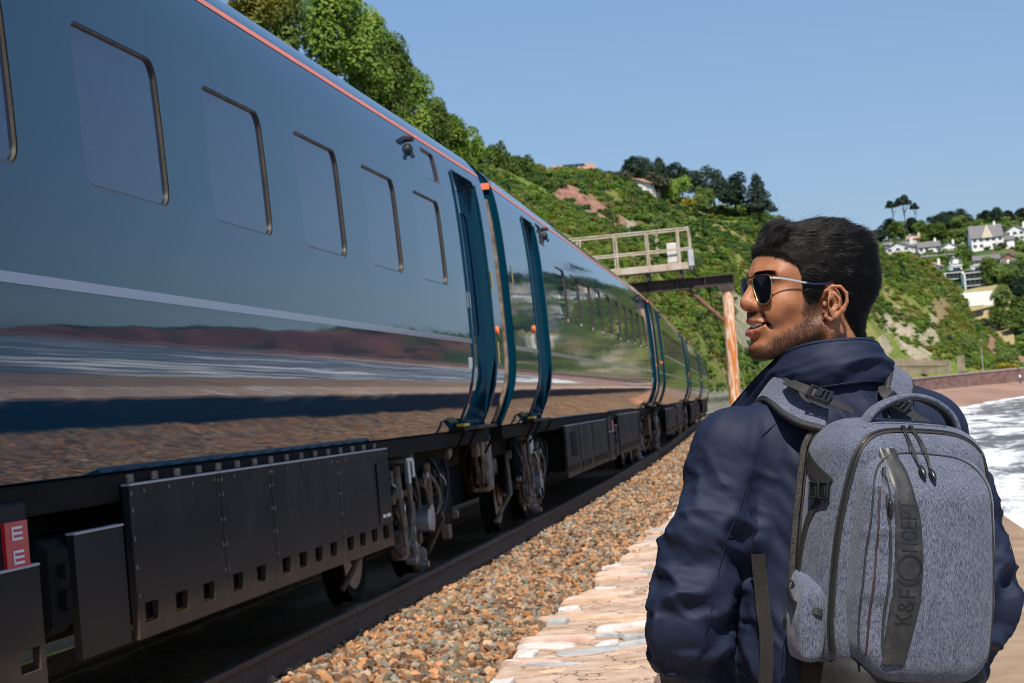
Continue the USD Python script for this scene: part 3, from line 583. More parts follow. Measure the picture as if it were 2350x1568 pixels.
def carriage():
    t = thing('train_carriage', 'nearest dark green train carriage, filling the left, red labels low on its side', 'train carriage', (-4.05, -5.9, 0), group='carriages of the passing train')
    holes_far = [wrect(a, b, *WZ, .085) for a, b in WIN]
    disp = [wrect(a, b, 3.15, 3.395, .03) for a, b in DISP]
    doors = [wrect(a, b, 1.285, 3.36, .06) for a, b in DOORS]
    side = sbox(0, Z0, LEN, Z1)
    for h in holes_far + disp + doors: side = side.difference(h)
    # body: both sides, roof, ends, floor
    v, n, f = [], [], []
    for s in (1, -1): on_side(side, 0, s, v, n, f)
    prof = np.array(ROOF); prof = np.vstack([prof, prof[-2::-1] * [-1, 1]])
    tt = smooth_path(np.c_[prof, np.zeros(len(prof))], 41)[:, :2]; ys = np.linspace(0, LEN, 26)
    P = np.stack([np.broadcast_to(tt[:, 0][None], (26, 41)), np.broadcast_to(ys[:, None], (26, 41)), np.broadcast_to(tt[:, 1][None], (26, 41))], -1)
    rv, rf = grid_mesh(P); dt = np.gradient(tt, axis=0); nn = np.stack([dt[:, 1], -dt[:, 0]], 1); nn /= np.linalg.norm(nn, axis=1, keepdims=True); nn *= np.sign(nn[20, 1])
    rn = np.broadcast_to(np.stack([nn[:, 0], 0 * nn[:, 0], nn[:, 1]], 1)[None], (26, 41, 3)).reshape(-1, 3)
    rf = np.vstack([rf[:, [0, 1, 2]], rf[:, [0, 2, 3]]])
    k = sum(map(len, v)); v.append(rv); n.append(rn); f.append(rf[:, ::-1] + k)
    for h in doors:                                              # the doorway's reveal is body paint
        for s in (1, -1):
            w, wf = ring_wall(h, 0, -.1, s); wf = np.vstack([wf[:, [0, 1, 2]], wf[:, [0, 2, 3]]]); cx = h.centroid.coords[0]
            pp, qq = np.vstack([w[wf[:, j]] for j in range(3)]), np.arange(len(wf) * 3).reshape(3, -1).T
            nf = np.cross(w[wf[:, 1]] - w[wf[:, 0]], w[wf[:, 2]] - w[wf[:, 0]]); nf /= np.linalg.norm(nf, axis=1, keepdims=True) + 1e-12
            cen = w[wf].mean(1); inw = np.stack([0 * cen[:, 0], cx[0] - cen[:, 1], cx[1] - cen[:, 2]], 1); nf *= np.sign((nf * inw).sum(1))[:, None]
            k = sum(map(len, v)); v.append(pp); n.append(np.vstack([nf] * 3)); f.append(qq + k)
    part_body = raw_mesh(path_for(t, 'body'), np.vstack(v), np.vstack(f), np.vstack(n), M_body)
    outline = np.vstack([np.c_[hw(ZL), ZL], prof, np.c_[-hw(ZL), ZL][::-1]])
    ev, ef = trimesh.creation.triangulate_polygon(Polygon(outline).buffer(-.004), engine='earcut')
    m = MB()
    for y in (.012, LEN - .012): m.add(np.c_[ev[:, 0], np.full(len(ev), y), ev[:, 1]], ef)
    part(t, 'end_wall', m.get(), M_body, False)
    part(t, 'gangway_frame', MB().box((-.78, -.03, 1.2), (.78, .008, 3.42), .02).box((-.78, LEN - .008, 1.2), (.78, LEN + .03, 3.42), .02).get(), M_under, 30)
    m = MB().box((-1.16, 0.02, 1.08), (1.16, LEN - .02, 1.198), .01).box((-.9, .2, .9), (.9, LEN - .2, 1.075), .02)
    part(t, 'underframe', m.get(), M_under)
    # stripes
    side_part(t, 'orange_stripe', [sbox(.0, 3.452, LEN, 3.487)], .003, M_stripe, (1, -1))
    band = sbox(0.02, 1.905, LEN - .45, 1.945)
    for d in doors: band = band.difference(d.buffer(.02))
    side_part(t, 'grey_band', list(band.geoms), .003, M_band, (1, -1))
    # windows
    for h in holes_far + disp:
        inner = h.buffer(-.008)
        for s in (1, -1):
            w = part(t, 'window', slab_ring(h, inner, -.028, -.003 if h in holes_far else -.002, s), M_seal, 40)
            side_part(w, 'pane', [inner.buffer(.004)], -.016, M_glass, (s,))
    part(t, 'saloon_lining', MB().box((-.75, 1.0, 1.3), (.75, LEN - 1.0, 3.25)).get(), plain('saloon_grey', (.05, .052, .06), .8), False)
    for s in (1, -1): part(t, 'luggage_rail', MB().cyl((s * 1.02, 4.2, 2.74), (s * 1.02, 22.6, 2.74), .016, 8).box((s * .78, 4.2, 2.69), (s * 1.0, 22.6, 2.705)).get(), M_white, 30)
    P2 = P[:3].copy(); P2[:, :, 0] *= 1.006; P2[:, :, 2] += .006; P2[0, :, 1], P2[1, :, 1], P2[2, :, 1] = .004, .2, .42; rv2, rf2 = grid_mesh(P2)
    part(t, 'roof_end', (rv2, rf2), M_rubber, 40)
    part(t, 'centre_sill', MB().box((-.5, .3, .45), (.5, 5.4, 1.06)).box((-.5, 20.1, .45), (.5, LEN - .2, 1.06)).get(), M_under, False)  # black filler boxes added to hide the bright ground beyond the train
    # doors
    for d in doors:
        a, z0, b, z1 = d.bounds
        for s in (1, -1):
            leaf = d.buffer(.006); wn = wrect(a + .3, b - .3, 2.0, 3.05, .07)
            q = side_part(t, 'door', [leaf.difference(wn)], -.075, M_body, (s,))
            side_part(q, 'pane', [wn.buffer(.003)], -.083, M_glass, (s,))
            m = MB()
            for y in (a - .035, b + .035):
                zz = np.linspace(1.24, 3.33, 14); pts = np.stack([s * (hw(zz) + .004), np.full(14, y), zz], 1)
                m.add(*sweep(pts, [s, 0, .0], rrect(.03, .02, .008)))
            part(q, 'edge_trim', m.get(), M_body, 30)
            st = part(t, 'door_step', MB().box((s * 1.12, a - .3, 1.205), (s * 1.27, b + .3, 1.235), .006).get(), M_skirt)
            part(st, 'step_edge', MB().box((s * 1.2, a - .28, 1.239), (s * 1.27, a - .02, 1.262), .006).get(), M_yellow)
            mm = MB()
            for y in (a - .3, a + .3, b + .3): mm.cyl((s * 1.27, y, 1.2), (s * 1.12, y + .12, .98), .012, 6)
            part(st, 'step_bracket', mm.get(), M_under)
    # small plates and lamps by the carriage ends
    side_part(t, 'door_label', [wrect(23.08 - .02, 23.08 + .16 - .02, 2.2, 2.33, .01), wrect(22.85, 23.05, 1.70, 1.79, .005)], .002, M_white, (1,))
    side_part(t, 'label_mark', [sbox(23.10, 2.225, 23.18, 2.30)], .0035, M_under, (1,))
    side_part(t, 'yellow_plate', [sbox(24.52, z, 24.6, z + h) for z, h in ((2.42, .16), (1.75, .2))] + [sbox(.3, 2.55, .38, 2.72), sbox(1.8, 2.0, 1.86, 2.2)], .004, M_yellow, (1,))
    for y in (24.58, 1.75): part(t, 'door_lamp', trimesh.creation.icosphere(2, .032).apply_scale([.5, 1, 1.3]).apply_translation([hw(2.1) + .008, y, 2.05 if y > 10 else 2.15]), M_orange_lamp, True)
    for y in CAMS:
        x = hw(3.3)
        cc = part(t, 'side_camera', MB().mesh(trimesh.creation.icosphere(2, .048).apply_scale([.7, 1.15, .95]).apply_translation([x + .006, y, 3.3])).box((x - .03, y - .05, 3.36), (x + .05, y + .05, 3.4), .01).get(), M_rubber, 40)
        part(cc, 'lens', MB().cyl((x + .03, y - .02, 3.265), (x + .042, y - .03, 3.235), .016, 10).get(), M_glass)
    # gangway, couplings and hanging cables at the far end
    outer = np.array([(-.62, 1.15), (.62, 1.15), (.66, 1.3), (.66, 3.1), (.58, 3.28), (.4, 3.36), (-.4, 3.36), (-.58, 3.28), (-.66, 3.1), (-.66, 1.3)])
    m = MB()
    for k in range(9):
        s = 1.0 if k % 2 else .93
        for dy in (0,):
            y0, y1 = LEN + .02 + k * .1, LEN + .02 + (k + 1) * .1
            a = np.c_[outer[:, 0] * s, np.full(10, y0), 2.2 + (outer[:, 1] - 2.2) * s]; b = a.copy(); b[:, 1] = y1
            s2 = 1.93 - s; c = np.c_[outer[:, 0] * s2, np.full(10, y1), 2.2 + (outer[:, 1] - 2.2) * s2]
            m.add(np.vstack([a, b, c]), np.array([[i, (i + 1) % 10, 10 + (i + 1) % 10, 10 + i] for i in range(10)] + [[10 + i, 10 + (i + 1) % 10, 20 + (i + 1) % 10, 20 + i] for i in range(10)]))
    part(t, 'gangway_bellows', m.get(), M_bellows, False)
    zz = np.linspace(1.25, 3.34, 24); rec = Polygon(np.vstack([np.c_[hw(zz) - .105, zz], np.c_[-hw(zz) + .105, zz][::-1]])); rv_, rf_ = trimesh.creation.triangulate_polygon(rec, engine='earcut')
    part(t, 'end_recess', (np.c_[rv_[:, 0], np.full(len(rv_), -.004), rv_[:, 1]], rf_), M_under, False)  # flat dark plate, not sunk: shade of a recess put into its colour
    part(t, 'end_box', MB().box((1.02, -.22, 2.86), (hw(3.) - .12, -.02, 3.16), .02).get(), M_grey, 30)
    part(t, 'end_hose', MB().tube(smooth_path([(1.13, -.05, 2.86), (1.15, -.16, 2.7), (1.1, -.1, 2.55)], 10), .035, 8).get(), M_rubber, 30)
    part(t, 'end_stripe', MB().box((.35, -.02, 3.44), (1.24, -.006, 3.5)).get(), M_stripe, False)
    part(t, 'end_post', MB().add(*sweep(np.stack([hw(zz) - .088, zz * 0 - .035, zz], 1), [0, -1., 0], rrect(.036, .06, .006, 1))).add(*sweep(np.stack([hw(zz) - .088, zz * 0 + LEN + .035, zz], 1), [0, 1., 0], rrect(.036, .06, .006, 1))).get(), M_dust, 30)
    part(t, 'end_locker', MB().box((1.02, -.2, 2.1), (hw(2.2) - .125, -.03, 2.5), .02).get(), M_dust, 30)
    m = MB()
    for x, r in ((.95, .025), (1.03, .018), (.86, .03)):
        m.tube(smooth_path([(x, LEN - .05, 1.1), (x + .02, LEN + .12, .78), (x, LEN + .45, .62), (x - .02, LEN + .8, .78), (x, LEN + .98, 1.15)], 14), r, 8)
    part(t, 'jumper_cable', m.get(), M_under, 40)
    part(t, 'cable_box', MB().mesh(cbox((.9, LEN + .25, .62), (1.08, LEN + .55, 1.16), .03)).get(), M_dust, 30)
    part(t, 'end_bracket', MB().box((1.0, LEN - .18, .95), (1.06, LEN + .3, 1.3), .01).cyl((1.08, LEN - .1, 1.25), (1.05, LEN + .1, .7), .014).cyl((1.02, LEN - .02, 1.25), (.98, LEN + .16, .7), .014).get(), M_dust, 30)
    part(t, 'coupler', MB().cyl((0, LEN, .95), (0, LEN + 1.0, .95), .12).get(), M_under)
    # skirts: the long equipment case with its joints and slots, and the low cases at the rear
    X = 1.2
    def panel(y0, y1, z0, z1, slots, x=X, name='skirt_panel'):
        p = sbox(y0 + .006, z0, y1 - .006, z1)
        for a, b in slots: p = p.difference(sbox(a, z0 + .06, b, z0 + .145))
        e = trimesh.creation.extrude_polygon(p, .03, engine='earcut'); w = e.vertices
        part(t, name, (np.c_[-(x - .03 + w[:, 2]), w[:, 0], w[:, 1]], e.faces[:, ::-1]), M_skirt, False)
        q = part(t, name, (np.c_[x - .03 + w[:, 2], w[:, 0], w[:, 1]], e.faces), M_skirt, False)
        part(q, 'top_lip', MB().box((x - .035, y0 + .008, z1 + .002), (x + .006, y1 - .008, z1 + .012), .003).get(), M_grey, False)
        return q
    ya = [14.5, 15.88, 16.85, 18.45, 19.98]
    for a, b in zip(ya[:-1], ya[1:]):
        n = int((b - a) / .36); sl = [(a + .1 + k * (b - a - .08) / n, a + .1 + k * (b - a - .08) / n + .19) for k in range(n)]
        q = panel(a, b, .50, 1.14, sl)
        part(q, 'slot_bracket', sum_boxes([((X - .16, u + .03, .535), (X - .06, u + .13, .60)) for u, w in sl]), plain('tan_bracket', (.5, .32, .12), .6) if a > 14.6 else M_yellow, False)
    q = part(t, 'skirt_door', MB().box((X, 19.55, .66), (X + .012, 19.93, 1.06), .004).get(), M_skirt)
    part(q, 'latch', MB().box((X + .013, 19.62, .7), (X + .02, 19.7, .72)).box((X + .013, 19.76, .7), (X + .02, 19.84, .72)).get(), M_grey, False)
    part(t, 'equipment_case', MB().box((-X + .04, 14.55, .56), (X - .04, 19.93, 1.07), .02).get(), M_under)
    part(t, 'vent_clip', sum_boxes([((X - .05, 14.6 + .34 * k, 1.155), (X - .03, 14.68 + .34 * k, 1.19)) for k in range(16)]), M_dust, False)
    panel(13.85, 14.46, .50, .98, [], X - .02)
    part(t, 'lamp_case', MB().box((X - .12, 13.52, .62), (X - .02, 13.82, .98), .04).cyl((X - .02, 13.68, .86), (X + .01, 13.68, .86), .03).cyl((X - .02, 13.68, .75), (X + .01, 13.68, .75), .04).get(), M_under)
    panel(12.3, 13.42, .47, .90, [(13.16, 13.36)], X)
    for z0 in (1.0 - .01, .905):
        lb = part(t, 'red_label', MB().box((X - .01, 13.1, z0), (X + .004, 13.32, z0 + .085)).get(), M_red, False)
        m = MB()
        for k in range(3): m.box((X + .005, 13.17, z0 + .018 + .02 * k), (X + .007, 13.26, z0 + .027 + .02 * k))
        m.box((X + .005, 13.16, z0 + .018), (X + .007, 13.172, z0 + .067))
        part(lb, 'mark', m.get(), M_white, False)
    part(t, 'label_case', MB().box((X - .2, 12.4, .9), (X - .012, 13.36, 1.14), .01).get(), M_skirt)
    part(t, 'under_case', MB().box((-1.0, 12.3, .56), (1.0, 14.5, .98), .02).get(), M_under)
    for a, b in ((5.6, 7.4), (7.5, 9.4), (9.5, 12.0)):
        n = int((b - a) / .4); panel(a, b, .48, 1.10, [(a + .1 + k * .38, a + .3 + k * .38) for k in range(n)])
        part(t, 'equipment_case', MB().box((-X + .04, a + .05, .56), (X - .04, b - .05, 1.06), .02).get(), M_under)
    part(t, 'louvre', sum_boxes([((X + .001, 6.2, .72 + .035 * k), (X + .012, 6.9, .74 + .035 * k)) for k in range(9)]), M_under, False)
    # screws along the skirt panels
    m = MB()
    for y in (14.53, 15.85, 15.91, 16.82, 16.88, 18.42, 18.48, 19.95):
        for z in (.68, .8, .92, 1.04, 1.11): m.cyl((X, y, z), (X + .005, y, z), .011, 6)
    for k in range(15): m.cyl((X, 14.7 + .36 * k, 1.115), (X + .005, 14.7 + .36 * k, 1.115), .009, 6)
    tag(part(t, 'panel_screw', m.get(), M_dust, False), kind='stuff')
    # bogies
    for yc in (21.65, 3.2):
        bg = part(t, 'bogie', MB().box((.42, yc - 1.55, .52), (.62, yc + 1.55, .72), .04).box((-.62, yc - 1.55, .52), (-.42, yc + 1.55, .72), .04).box((-.9, yc - .35, .6), (.9, yc + .35, .95), .05).box((.8, yc - 1.0, .62), (1.0, yc - .55, .98), .03)
                  .box((.8, yc + .35, .55), (.98, yc + .8, .9), .03).box((.85, yc + 1.0, .45), (.98, yc + 2.0, .93), .04).get(), M_under)
        for dy in (-1.15, 1.15):
            for s in (1, -1):
                w = part(bg, 'wheel', MB().add(*lathe_x([(0, .15), (.16, .15), (.2, .13), (.36, .13), (.39, .145), (.425, .145), (.43, .02), (.455, .01), (.455, 0), (0, 0)], s, (s * .655, yc + dy, .53 - .0))).get(), M_under, 30)
                part(bg, 'wheel_face', MB().add(*lathe_x([(0, .155), (.12, .158), (.17, .135), (.34, .134), (.345, .12), (0, .12)], s, (s * .658, yc + dy, .53))).get(), M_wheelface, 30)
                part(bg, 'axle_end', MB().cyl((s * .8, yc + dy, .53), (s * .87, yc + dy, .53), .07).get(), M_dust)
        for s in (1, -1):
            o = lambda x, y, z: (s * x, yc + y, z)
            part(bg, 'damper', MB().cyl(o(1.02, -.55, 1.0), o(1.02, -.5, .72), .035).cyl(o(1.02, -.5, .74), o(1.02, -.46, .48), .045).get(), M_dust, 40)
            part(bg, 'damper', MB().cyl(o(1.04, -.2, 1.02), o(1.04, -.2, .7), .028).cyl(o(1.04, -.2, .72), o(1.03, -.2, .42), .04).get(), M_dust, 40)
            part(bg, 'damper', MB().cyl(o(1.03, .62, .98), o(1.02, .72, .6), .035).get(), M_dust, 40)
            part(bg, 'brake_cylinder', MB().cyl(o(.95, .25, .56), o(1.1, .25, .56), .085, 16).cyl(o(.93, .48, .56), o(1.08, .48, .56), .105, 18).get(), M_silver, 40)
            part(bg, 'caliper', MB().box(o(.93, -.6, .32), o(1.06, -.42, .54), .03).box(o(.95, -.15, .25), o(1.05, .0, .42), .02).box(o(.95, .1, .2), o(1.06, .24, .36), .025).get(), M_dust, 40)
            part(bg, 'air_pipe', MB().tube(smooth_path([o(1.05, -.7, .85), o(1.08, -.75, .6), o(1.06, -.55, .42), o(1.07, -.35, .55), o(1.05, -.3, .8)], 16), .012, 6).tube(smooth_path([o(1.05, .62, .9), o(1.1, .75, .7), o(1.08, .66, .58)], 10), .012, 6).tube(smooth_path([o(1.0, .2, 1.0), o(1.04, .18, .8), o(1.03, .22, .62)], 10), .01, 6).get(), M_dust, 40)
            part(bg, 'bolt', MB().cyl(o(1.0, -.32, .52), o(1.09, -.32, .52), .03).cyl(o(1.0, -.3, .3), o(1.08, -.3, .3), .028).cyl(o(1.0, -.34, .42), o(1.09, -.34, .42), .028).cyl(o(1.0, .05, .24), o(1.1, .05, .24), .025).get(), M_silver, 40)
            part(bg, 'side_frame', MB().box(o(.88, -1.5, .5), o(.93, 1.5, .74), .02).box(o(.90, -.95, .72), o(.96, -.7, 1.0), .015).box(o(.90, .9, .4), o(.97, 1.15, .8), .02).get(), M_under, 30)
            for dy in (-.82, .95): part(bg, 'coil_spring', MB().tube(np.stack([s * (.97 + .06 * np.cos(np.linspace(0, 38, 120))), yc + dy + .06 * np.sin(np.linspace(0, 38, 120)), np.linspace(.58, .92, 120)], 1), .013, 5).get(), M_under, True)
            part(bg, 'hose', MB().tube(smooth_path([o(1.0, -1.2, 1.0), o(1.06, -1.1, .7), o(1.02, -.9, .5), o(1.05, -.7, .36)], 14), .018, 6).tube(smooth_path([o(1.0, .85, 1.02), o(1.07, .95, .75), o(1.03, 1.1, .55), o(1.06, 1.3, .72), o(1.02, 1.4, .98)], 18), .016, 6).get(), M_rubber, True)
            part(bg, 'sand_pipe', MB().tube([o(.95, 1.45, .9), o(.97, 1.5, .5), o(.8, 1.62, .22)], .022, 8).tube([o(.95, -1.45, .9), o(.97, -1.5, .5), o(.8, -1.62, .22)], .022, 8).get(), M_dust, 40)
            rg = np.random.default_rng(int(yc * 10) + s)
            for k in range(16):
                a = np.array([rg.uniform(.9, 1.02), rg.uniform(-1.5, 1.6), rg.uniform(.34, 1.0)]); b = a + [rg.uniform(.03, .07), rg.uniform(.04, .16), rg.uniform(.04, .13)]
                part(bg, 'valve_box', MB().box(o(*a), o(*b), .008).get(), (M_under, M_under, M_dust, M_rubber)[rg.integers(4)], 30)
            for k in range(9):
                a = np.array([rg.uniform(1.0, 1.07), rg.uniform(-1.3, 1.5), rg.uniform(.3, .9)]); part(bg, 'fitting', MB().cyl(o(*a), o(*(a + [rg.uniform(.03, .06), 0, 0])), rg.uniform(.018, .04), 12).get(), (M_silver, M_dust)[rg.integers(2)], 40)
            for k in range(6):
                y0, z0 = rg.uniform(-1.4, 1.3), rg.uniform(.5, .95); part(bg, 'pipe', MB().tube(smooth_path([o(1.02, y0, z0), o(1.05, y0 + .1, z0 - .12), o(1.03, y0 + rg.uniform(.1, .3), z0 - rg.uniform(.1, .35)), o(.98, y0 + .35, z0 - rg.uniform(.0, .3))], 12), rg.uniform(.007, .013), 6).get(), (M_rubber, M_dust, M_silver)[rg.integers(3)], True)
            part(bg, 'air_spring', MB().cyl(o(.8, 0, .95), o(.8, 0, 1.07), .26, 20).get(), M_rubber, 30)
            part(bg, 'spring_bracket', MB().box(o(.95, -.55, 1.02), o(1.12, -.35, 1.06), .01).box(o(1.06, -.42, .86), o(1.1, -.36, 1.04), .008).box(o(1.06, -.25, .9), o(1.1, -.2, 1.04), .008).get(), M_silver)
    return t
def sum_boxes(bs):
    m = MB()
    for a, b in bs: m.box(a, b)
    return m.get()
def lathe_x(prof, s, at, n=36):
    """a section (radius, distance along x) turned round the x axis"""
    p = np.array(prof); th = np.arange(n) / n * 2 * np.pi
    v = np.stack([np.broadcast_to(s * p[:, 1][:, None], (len(p), n)), p[:, 0][:, None] * np.cos(th), p[:, 0][:, None] * np.sin(th)], -1).reshape(-1, 3) + at
    return v, grid_faces(len(p), n, False)
CAR = carriage()
_names = ['second train carriage, just past the first gap between carriages, its side mirroring the green cliff', 'third train carriage, mostly hidden edge on beyond the second one', 'fourth train carriage, tiny strip before the last', 'farthest train carriage, the small dark end of the train by the bend']
_x, _y, _h = -4.07, 19.9, .0178
for k, h in enumerate((.0178, .0325, .035, .033)):
    copy_of(CAR, (_x, _y, 0), h, label=_names[k])
    _x -= math.sin(h) * 25.8; _y += math.cos(h) * 25.8
# ------------------------------------------------------------------ vegetation
def leaves_on(rng, centres, radii, n, size, squash=.8, up=.6, fill=.45):
    """n leaf sprays (two-triangle folded quads) spread through clumps: mostly near each clump's surface, uneven, facing outwards"""
    w = np.array([np.prod(r) ** .67 if np.ndim(r) else r ** 2 for r in radii]); k = rng.choice(len(centres), n, p=w / w.sum())
    d = rng.normal(size=(n, 3)); d /= np.linalg.norm(d, axis=1, keepdims=True); d[:, 2] = np.where(d[:, 2] < -.5, -d[:, 2], d[:, 2])
    R = np.array([np.broadcast_to(r, 3) for r in radii])[k]
    rad = (1 - fill * rng.random(n) ** 1.8)
    bump = 1 + .22 * (fbm(np.asarray(centres)[k] + d * 1.7, 2, 3) - .5) * 2
    p = np.asarray(centres)[k] + d * R * (rad * bump)[:, None]
    nrm = d + rng.normal(size=(n, 3)) * .42 + [.05, -.35, up]; nrm /= np.linalg.norm(nrm, axis=1, keepdims=True)
    t = np.cross(nrm, rng.normal(size=(n, 3))); t /= np.linalg.norm(t, axis=1, keepdims=True); b = np.cross(nrm, t)
    s = size * rng.uniform(.55, 1.25, n)[:, None]
    v = np.stack([p - t * s, p + b * s * .55 + nrm * s * .15, p + t * s, p - b * s * .55 + nrm * s * .15], 1).reshape(-1, 3)
    i = np.arange(n)[:, None] * 4
    return v, np.hstack([i, i + 1, i + 2, i + 3])
def trunk_mesh(rng, h, r, crown_c, crown_r, limbs=6):
    m = MB(); z = np.linspace(0, h, 7); bend = np.cumsum(rng.normal(size=(7, 2)) * .03 * h, 0) * .4
    P = np.c_[bend, z]; P[0, :2] = 0
    m.tube(P, np.linspace(r * 1.15, r * .45, 7), 8)
    for c in np.asarray(crown_c)[:limbs]:
        a = P[rng.integers(3, 6)]; mid = (a + c) / 2 + rng.normal(size=3) * .05 * h
        m.tube(smooth_path([a, mid, c], 6), np.linspace(r * .45, r * .12, 6), 6)
    return m.get()
M_bark = lookup('bark', [(.3, (.05, .035, .025)), (.7, (.12, .09, .065))], 3, .9, 5, .6, 12, .03)
F_bright = leafy('leaf_bright', [(.3, (.12, .215, .022)), (.55, (.21, .34, .038)), (.75, (.34, .42, .075))], .5)
F_mid = leafy('leaf_mid', [(.3, (.10, .17, .028)), (.6, (.17, .25, .045)), (.8, (.27, .32, .085))], .5)
F_mid2 = leafy('leaf_deep', [(.3, (.045, .10, .02)), (.6, (.075, .15, .03)), (.8, (.13, .19, .045))], .5)
F_dark = leafy('leaf_dark', [(.3, (.010, .03, .014)), (.6, (.02, .05, .02)), (.8, (.04, .075, .025))], .3, trans=.15)
F_olive = leafy('leaf_olive', [(.3, (.17, .18, .025)), (.6, (.30, .27, .05)), (.8, (.36, .30, .08))], .5)
F_grey = leafy('leaf_grey', [(.3, (.045, .055, .03)), (.6, (.09, .095, .05)), (.8, (.15, .14, .085))], .5)
F_gorse = leafy('leaf_gorse', [(.35, (.08, .12, .015)), (.5, (.4, .34, .02)), (.7, (.62, .5, .02))], 1.5)
F_dry = leafy('leaf_dry', [(.3, (.19, .18, .055)), (.6, (.3, .26, .1)), (.8, (.36, .3, .16))], .5)

def crown_lobes(rng, kind, R, H):
    """clump centres and radii of a crown of half width R that spans the heights 0..H (local, z from the crown's bottom)"""
    c, r = [], []
    if kind == 'round':
        for k in range(16):
            a, u = rng.uniform(0, 2 * np.pi), rng.random(); z = H * (.12 + .66 * u); q = R * (.72 * math.sin(math.pi * (.2 + .62 * u))) * rng.uniform(.5, 1)
            c.append((q * math.cos(a), q * math.sin(a), z)); r.append(R * rng.uniform(.26, .46))
        c.append((0, 0, H * .5)); r.append((R * .55, R * .55, H * .4))
    elif kind == 'cone':
        for k in range(18):
            u = (k + .5) / 18; a = k * 2.4; q = R * (1 - u) ** .8 * .6
            c.append((q * math.cos(a), q * math.sin(a), H * (.08 + .84 * u))); r.append((R * (.5 - .3 * u), R * (.5 - .3 * u), H * .11))
    elif kind == 'umbrella':
        for k in range(9):
            a = k * .7; q = R * (.25 if k < 2 else .66) * rng.uniform(.8, 1.1); c.append((q * math.cos(a), q * math.sin(a), H * (.55 + (.25 if k < 2 else rng.uniform(-.25, .05))))); r.append((R * .4, R * .4, H * .28))
    elif kind == 'mound':
        for k in range(12):
            a = rng.uniform(0, 2 * np.pi); q = R * .62 * rng.random() ** .5; c.append((q * math.cos(a), q * math.sin(a), H * rng.uniform(.2, .55))); r.append((R * rng.uniform(.3, .5), R * rng.uniform(.3, .5), H * rng.uniform(.3, .45)))
    return c, r
def tree_form(name, seed, mat, kind, n, leaf, R=1., H=1.6, stem=.6, stem_r=.06, label='', cat='tree', loc=(0, 0, 0), s=1.0):
    """a tree of unit size: crown of half width R on a stem, scaled by s where it stands; later copies refer to it"""
    rng = np.random.default_rng(seed)
    t = UsdGeom.Xform.Define(stage, path_for(None, name)).GetPrim(); xf(t, loc, rng.uniform(0, 6), s=s)
    c, r = crown_lobes(rng, kind, R, H); c = [(x, y, z + stem) for x, y, z in c]
    part(t, 'trunk' if cat == 'tree' else 'stem', trunk_mesh(rng, stem + H * .55, stem_r, c, r), M_bark, 40)
    part(t, 'crown' if cat == 'tree' else 'foliage', leaves_on(rng, c, r, n, leaf), mat, False)
    return tag(t, label, cat)
FORMS, PLACED = {}, set()
FORM_SPECS = {  # kind of tree -> variants
    'broadleaf_tree': [(101, 'F_bright', 'round', 9000, .052), (102, 'F_mid', 'round', 9000, .052)],
    'olive_tree': [(103, 'F_olive', 'round', 6000, .055)],
    'dark_tree': [(104, 'F_dark', 'round', 4200, .075), (105, 'F_dark', 'round', 4200, .075), (115, 'F_mid', 'round', 3600, .08)],
    'conifer_tree': [(106, 'F_dark', 'cone', 4200, .075), (107, 'F_dark', 'round', 4200, .07)],
    'umbrella_pine': [(108, 'F_dark', 'umbrella', 3600, .06)],
    'bush': [(109, 'F_mid', 'mound', 2200, .085), (110, 'F_bright', 'mound', 2200, .085), (111, 'F_grey', 'mound', 2200, .085), (112, 'F_olive', 'mound', 2200, .085)],
    'gorse_bush': [(113, 'F_gorse', 'mound', 1800, .08)]}
GROUPS = {'broadleaf_tree': 'broadleaf trees on the cliff top', 'olive_tree': None, 'dark_tree': 'trees on the far hill', 'conifer_tree': 'dark conifers on the hilltop', 'umbrella_pine': 'umbrella pines on the skyline', 'bush': 'bushes on the cliff', 'gorse_bush': 'yellow flowering gorse bushes'}
def plant(name, variant, base, s, label, group=None, rz=None):
    group = group or GROUPS[name]
    """the first of a form is built where it stands, later ones are copies; s = half width (and optionally height factor)"""
    key = (name, variant); cat = 'bush' if 'bush' in name else 'tree'
    s = (s, s, s) if np.ndim(s) == 0 else s
    if key not in FORMS:
        seed, mat, kind, n, leaf = FORM_SPECS[name][variant]
        H, stem = {'round': (1.9, .12), 'cone': (2.6, .08), 'umbrella': (.75, 1.7), 'mound': (1.1, .02)}[kind]
        FORMS[key] = tree_form(name, seed, globals()[mat], kind, n, leaf, 1., H, stem, .07 if kind != 'mound' else .03, label, cat, base, s)
        if group: tag(FORMS[key], group=group)
        return FORMS[key]
    return copy_of(FORMS[key], base, rz if rz is not None else (base[0] * 7 + base[1] * 3) % 6.28, label, group, s)
def ground_under(px, py, d):
    return look(px, py, d)
def crown_at(name, variant, px, top, bot, half_px, d, label, group=None):
    """a tree whose crown shows between the rows top and bot at column px of the photograph, half_px wide each side"""
    p0, p1 = look(px, bot, d), look(px, top, d); h = p1[2] - p0[2]; s = half_px / FPX * d
    kind = FORM_SPECS[name][variant][2]; H, stem = {'round': (1.9, .12), 'cone': (2.6, .08), 'umbrella': (.75, 1.7), 'mound': (1.1, .02)}[kind]
    return plant(name, variant, p0 - [0, 0, .3], (s, s, h / (H + stem) * 1.02), label, group)

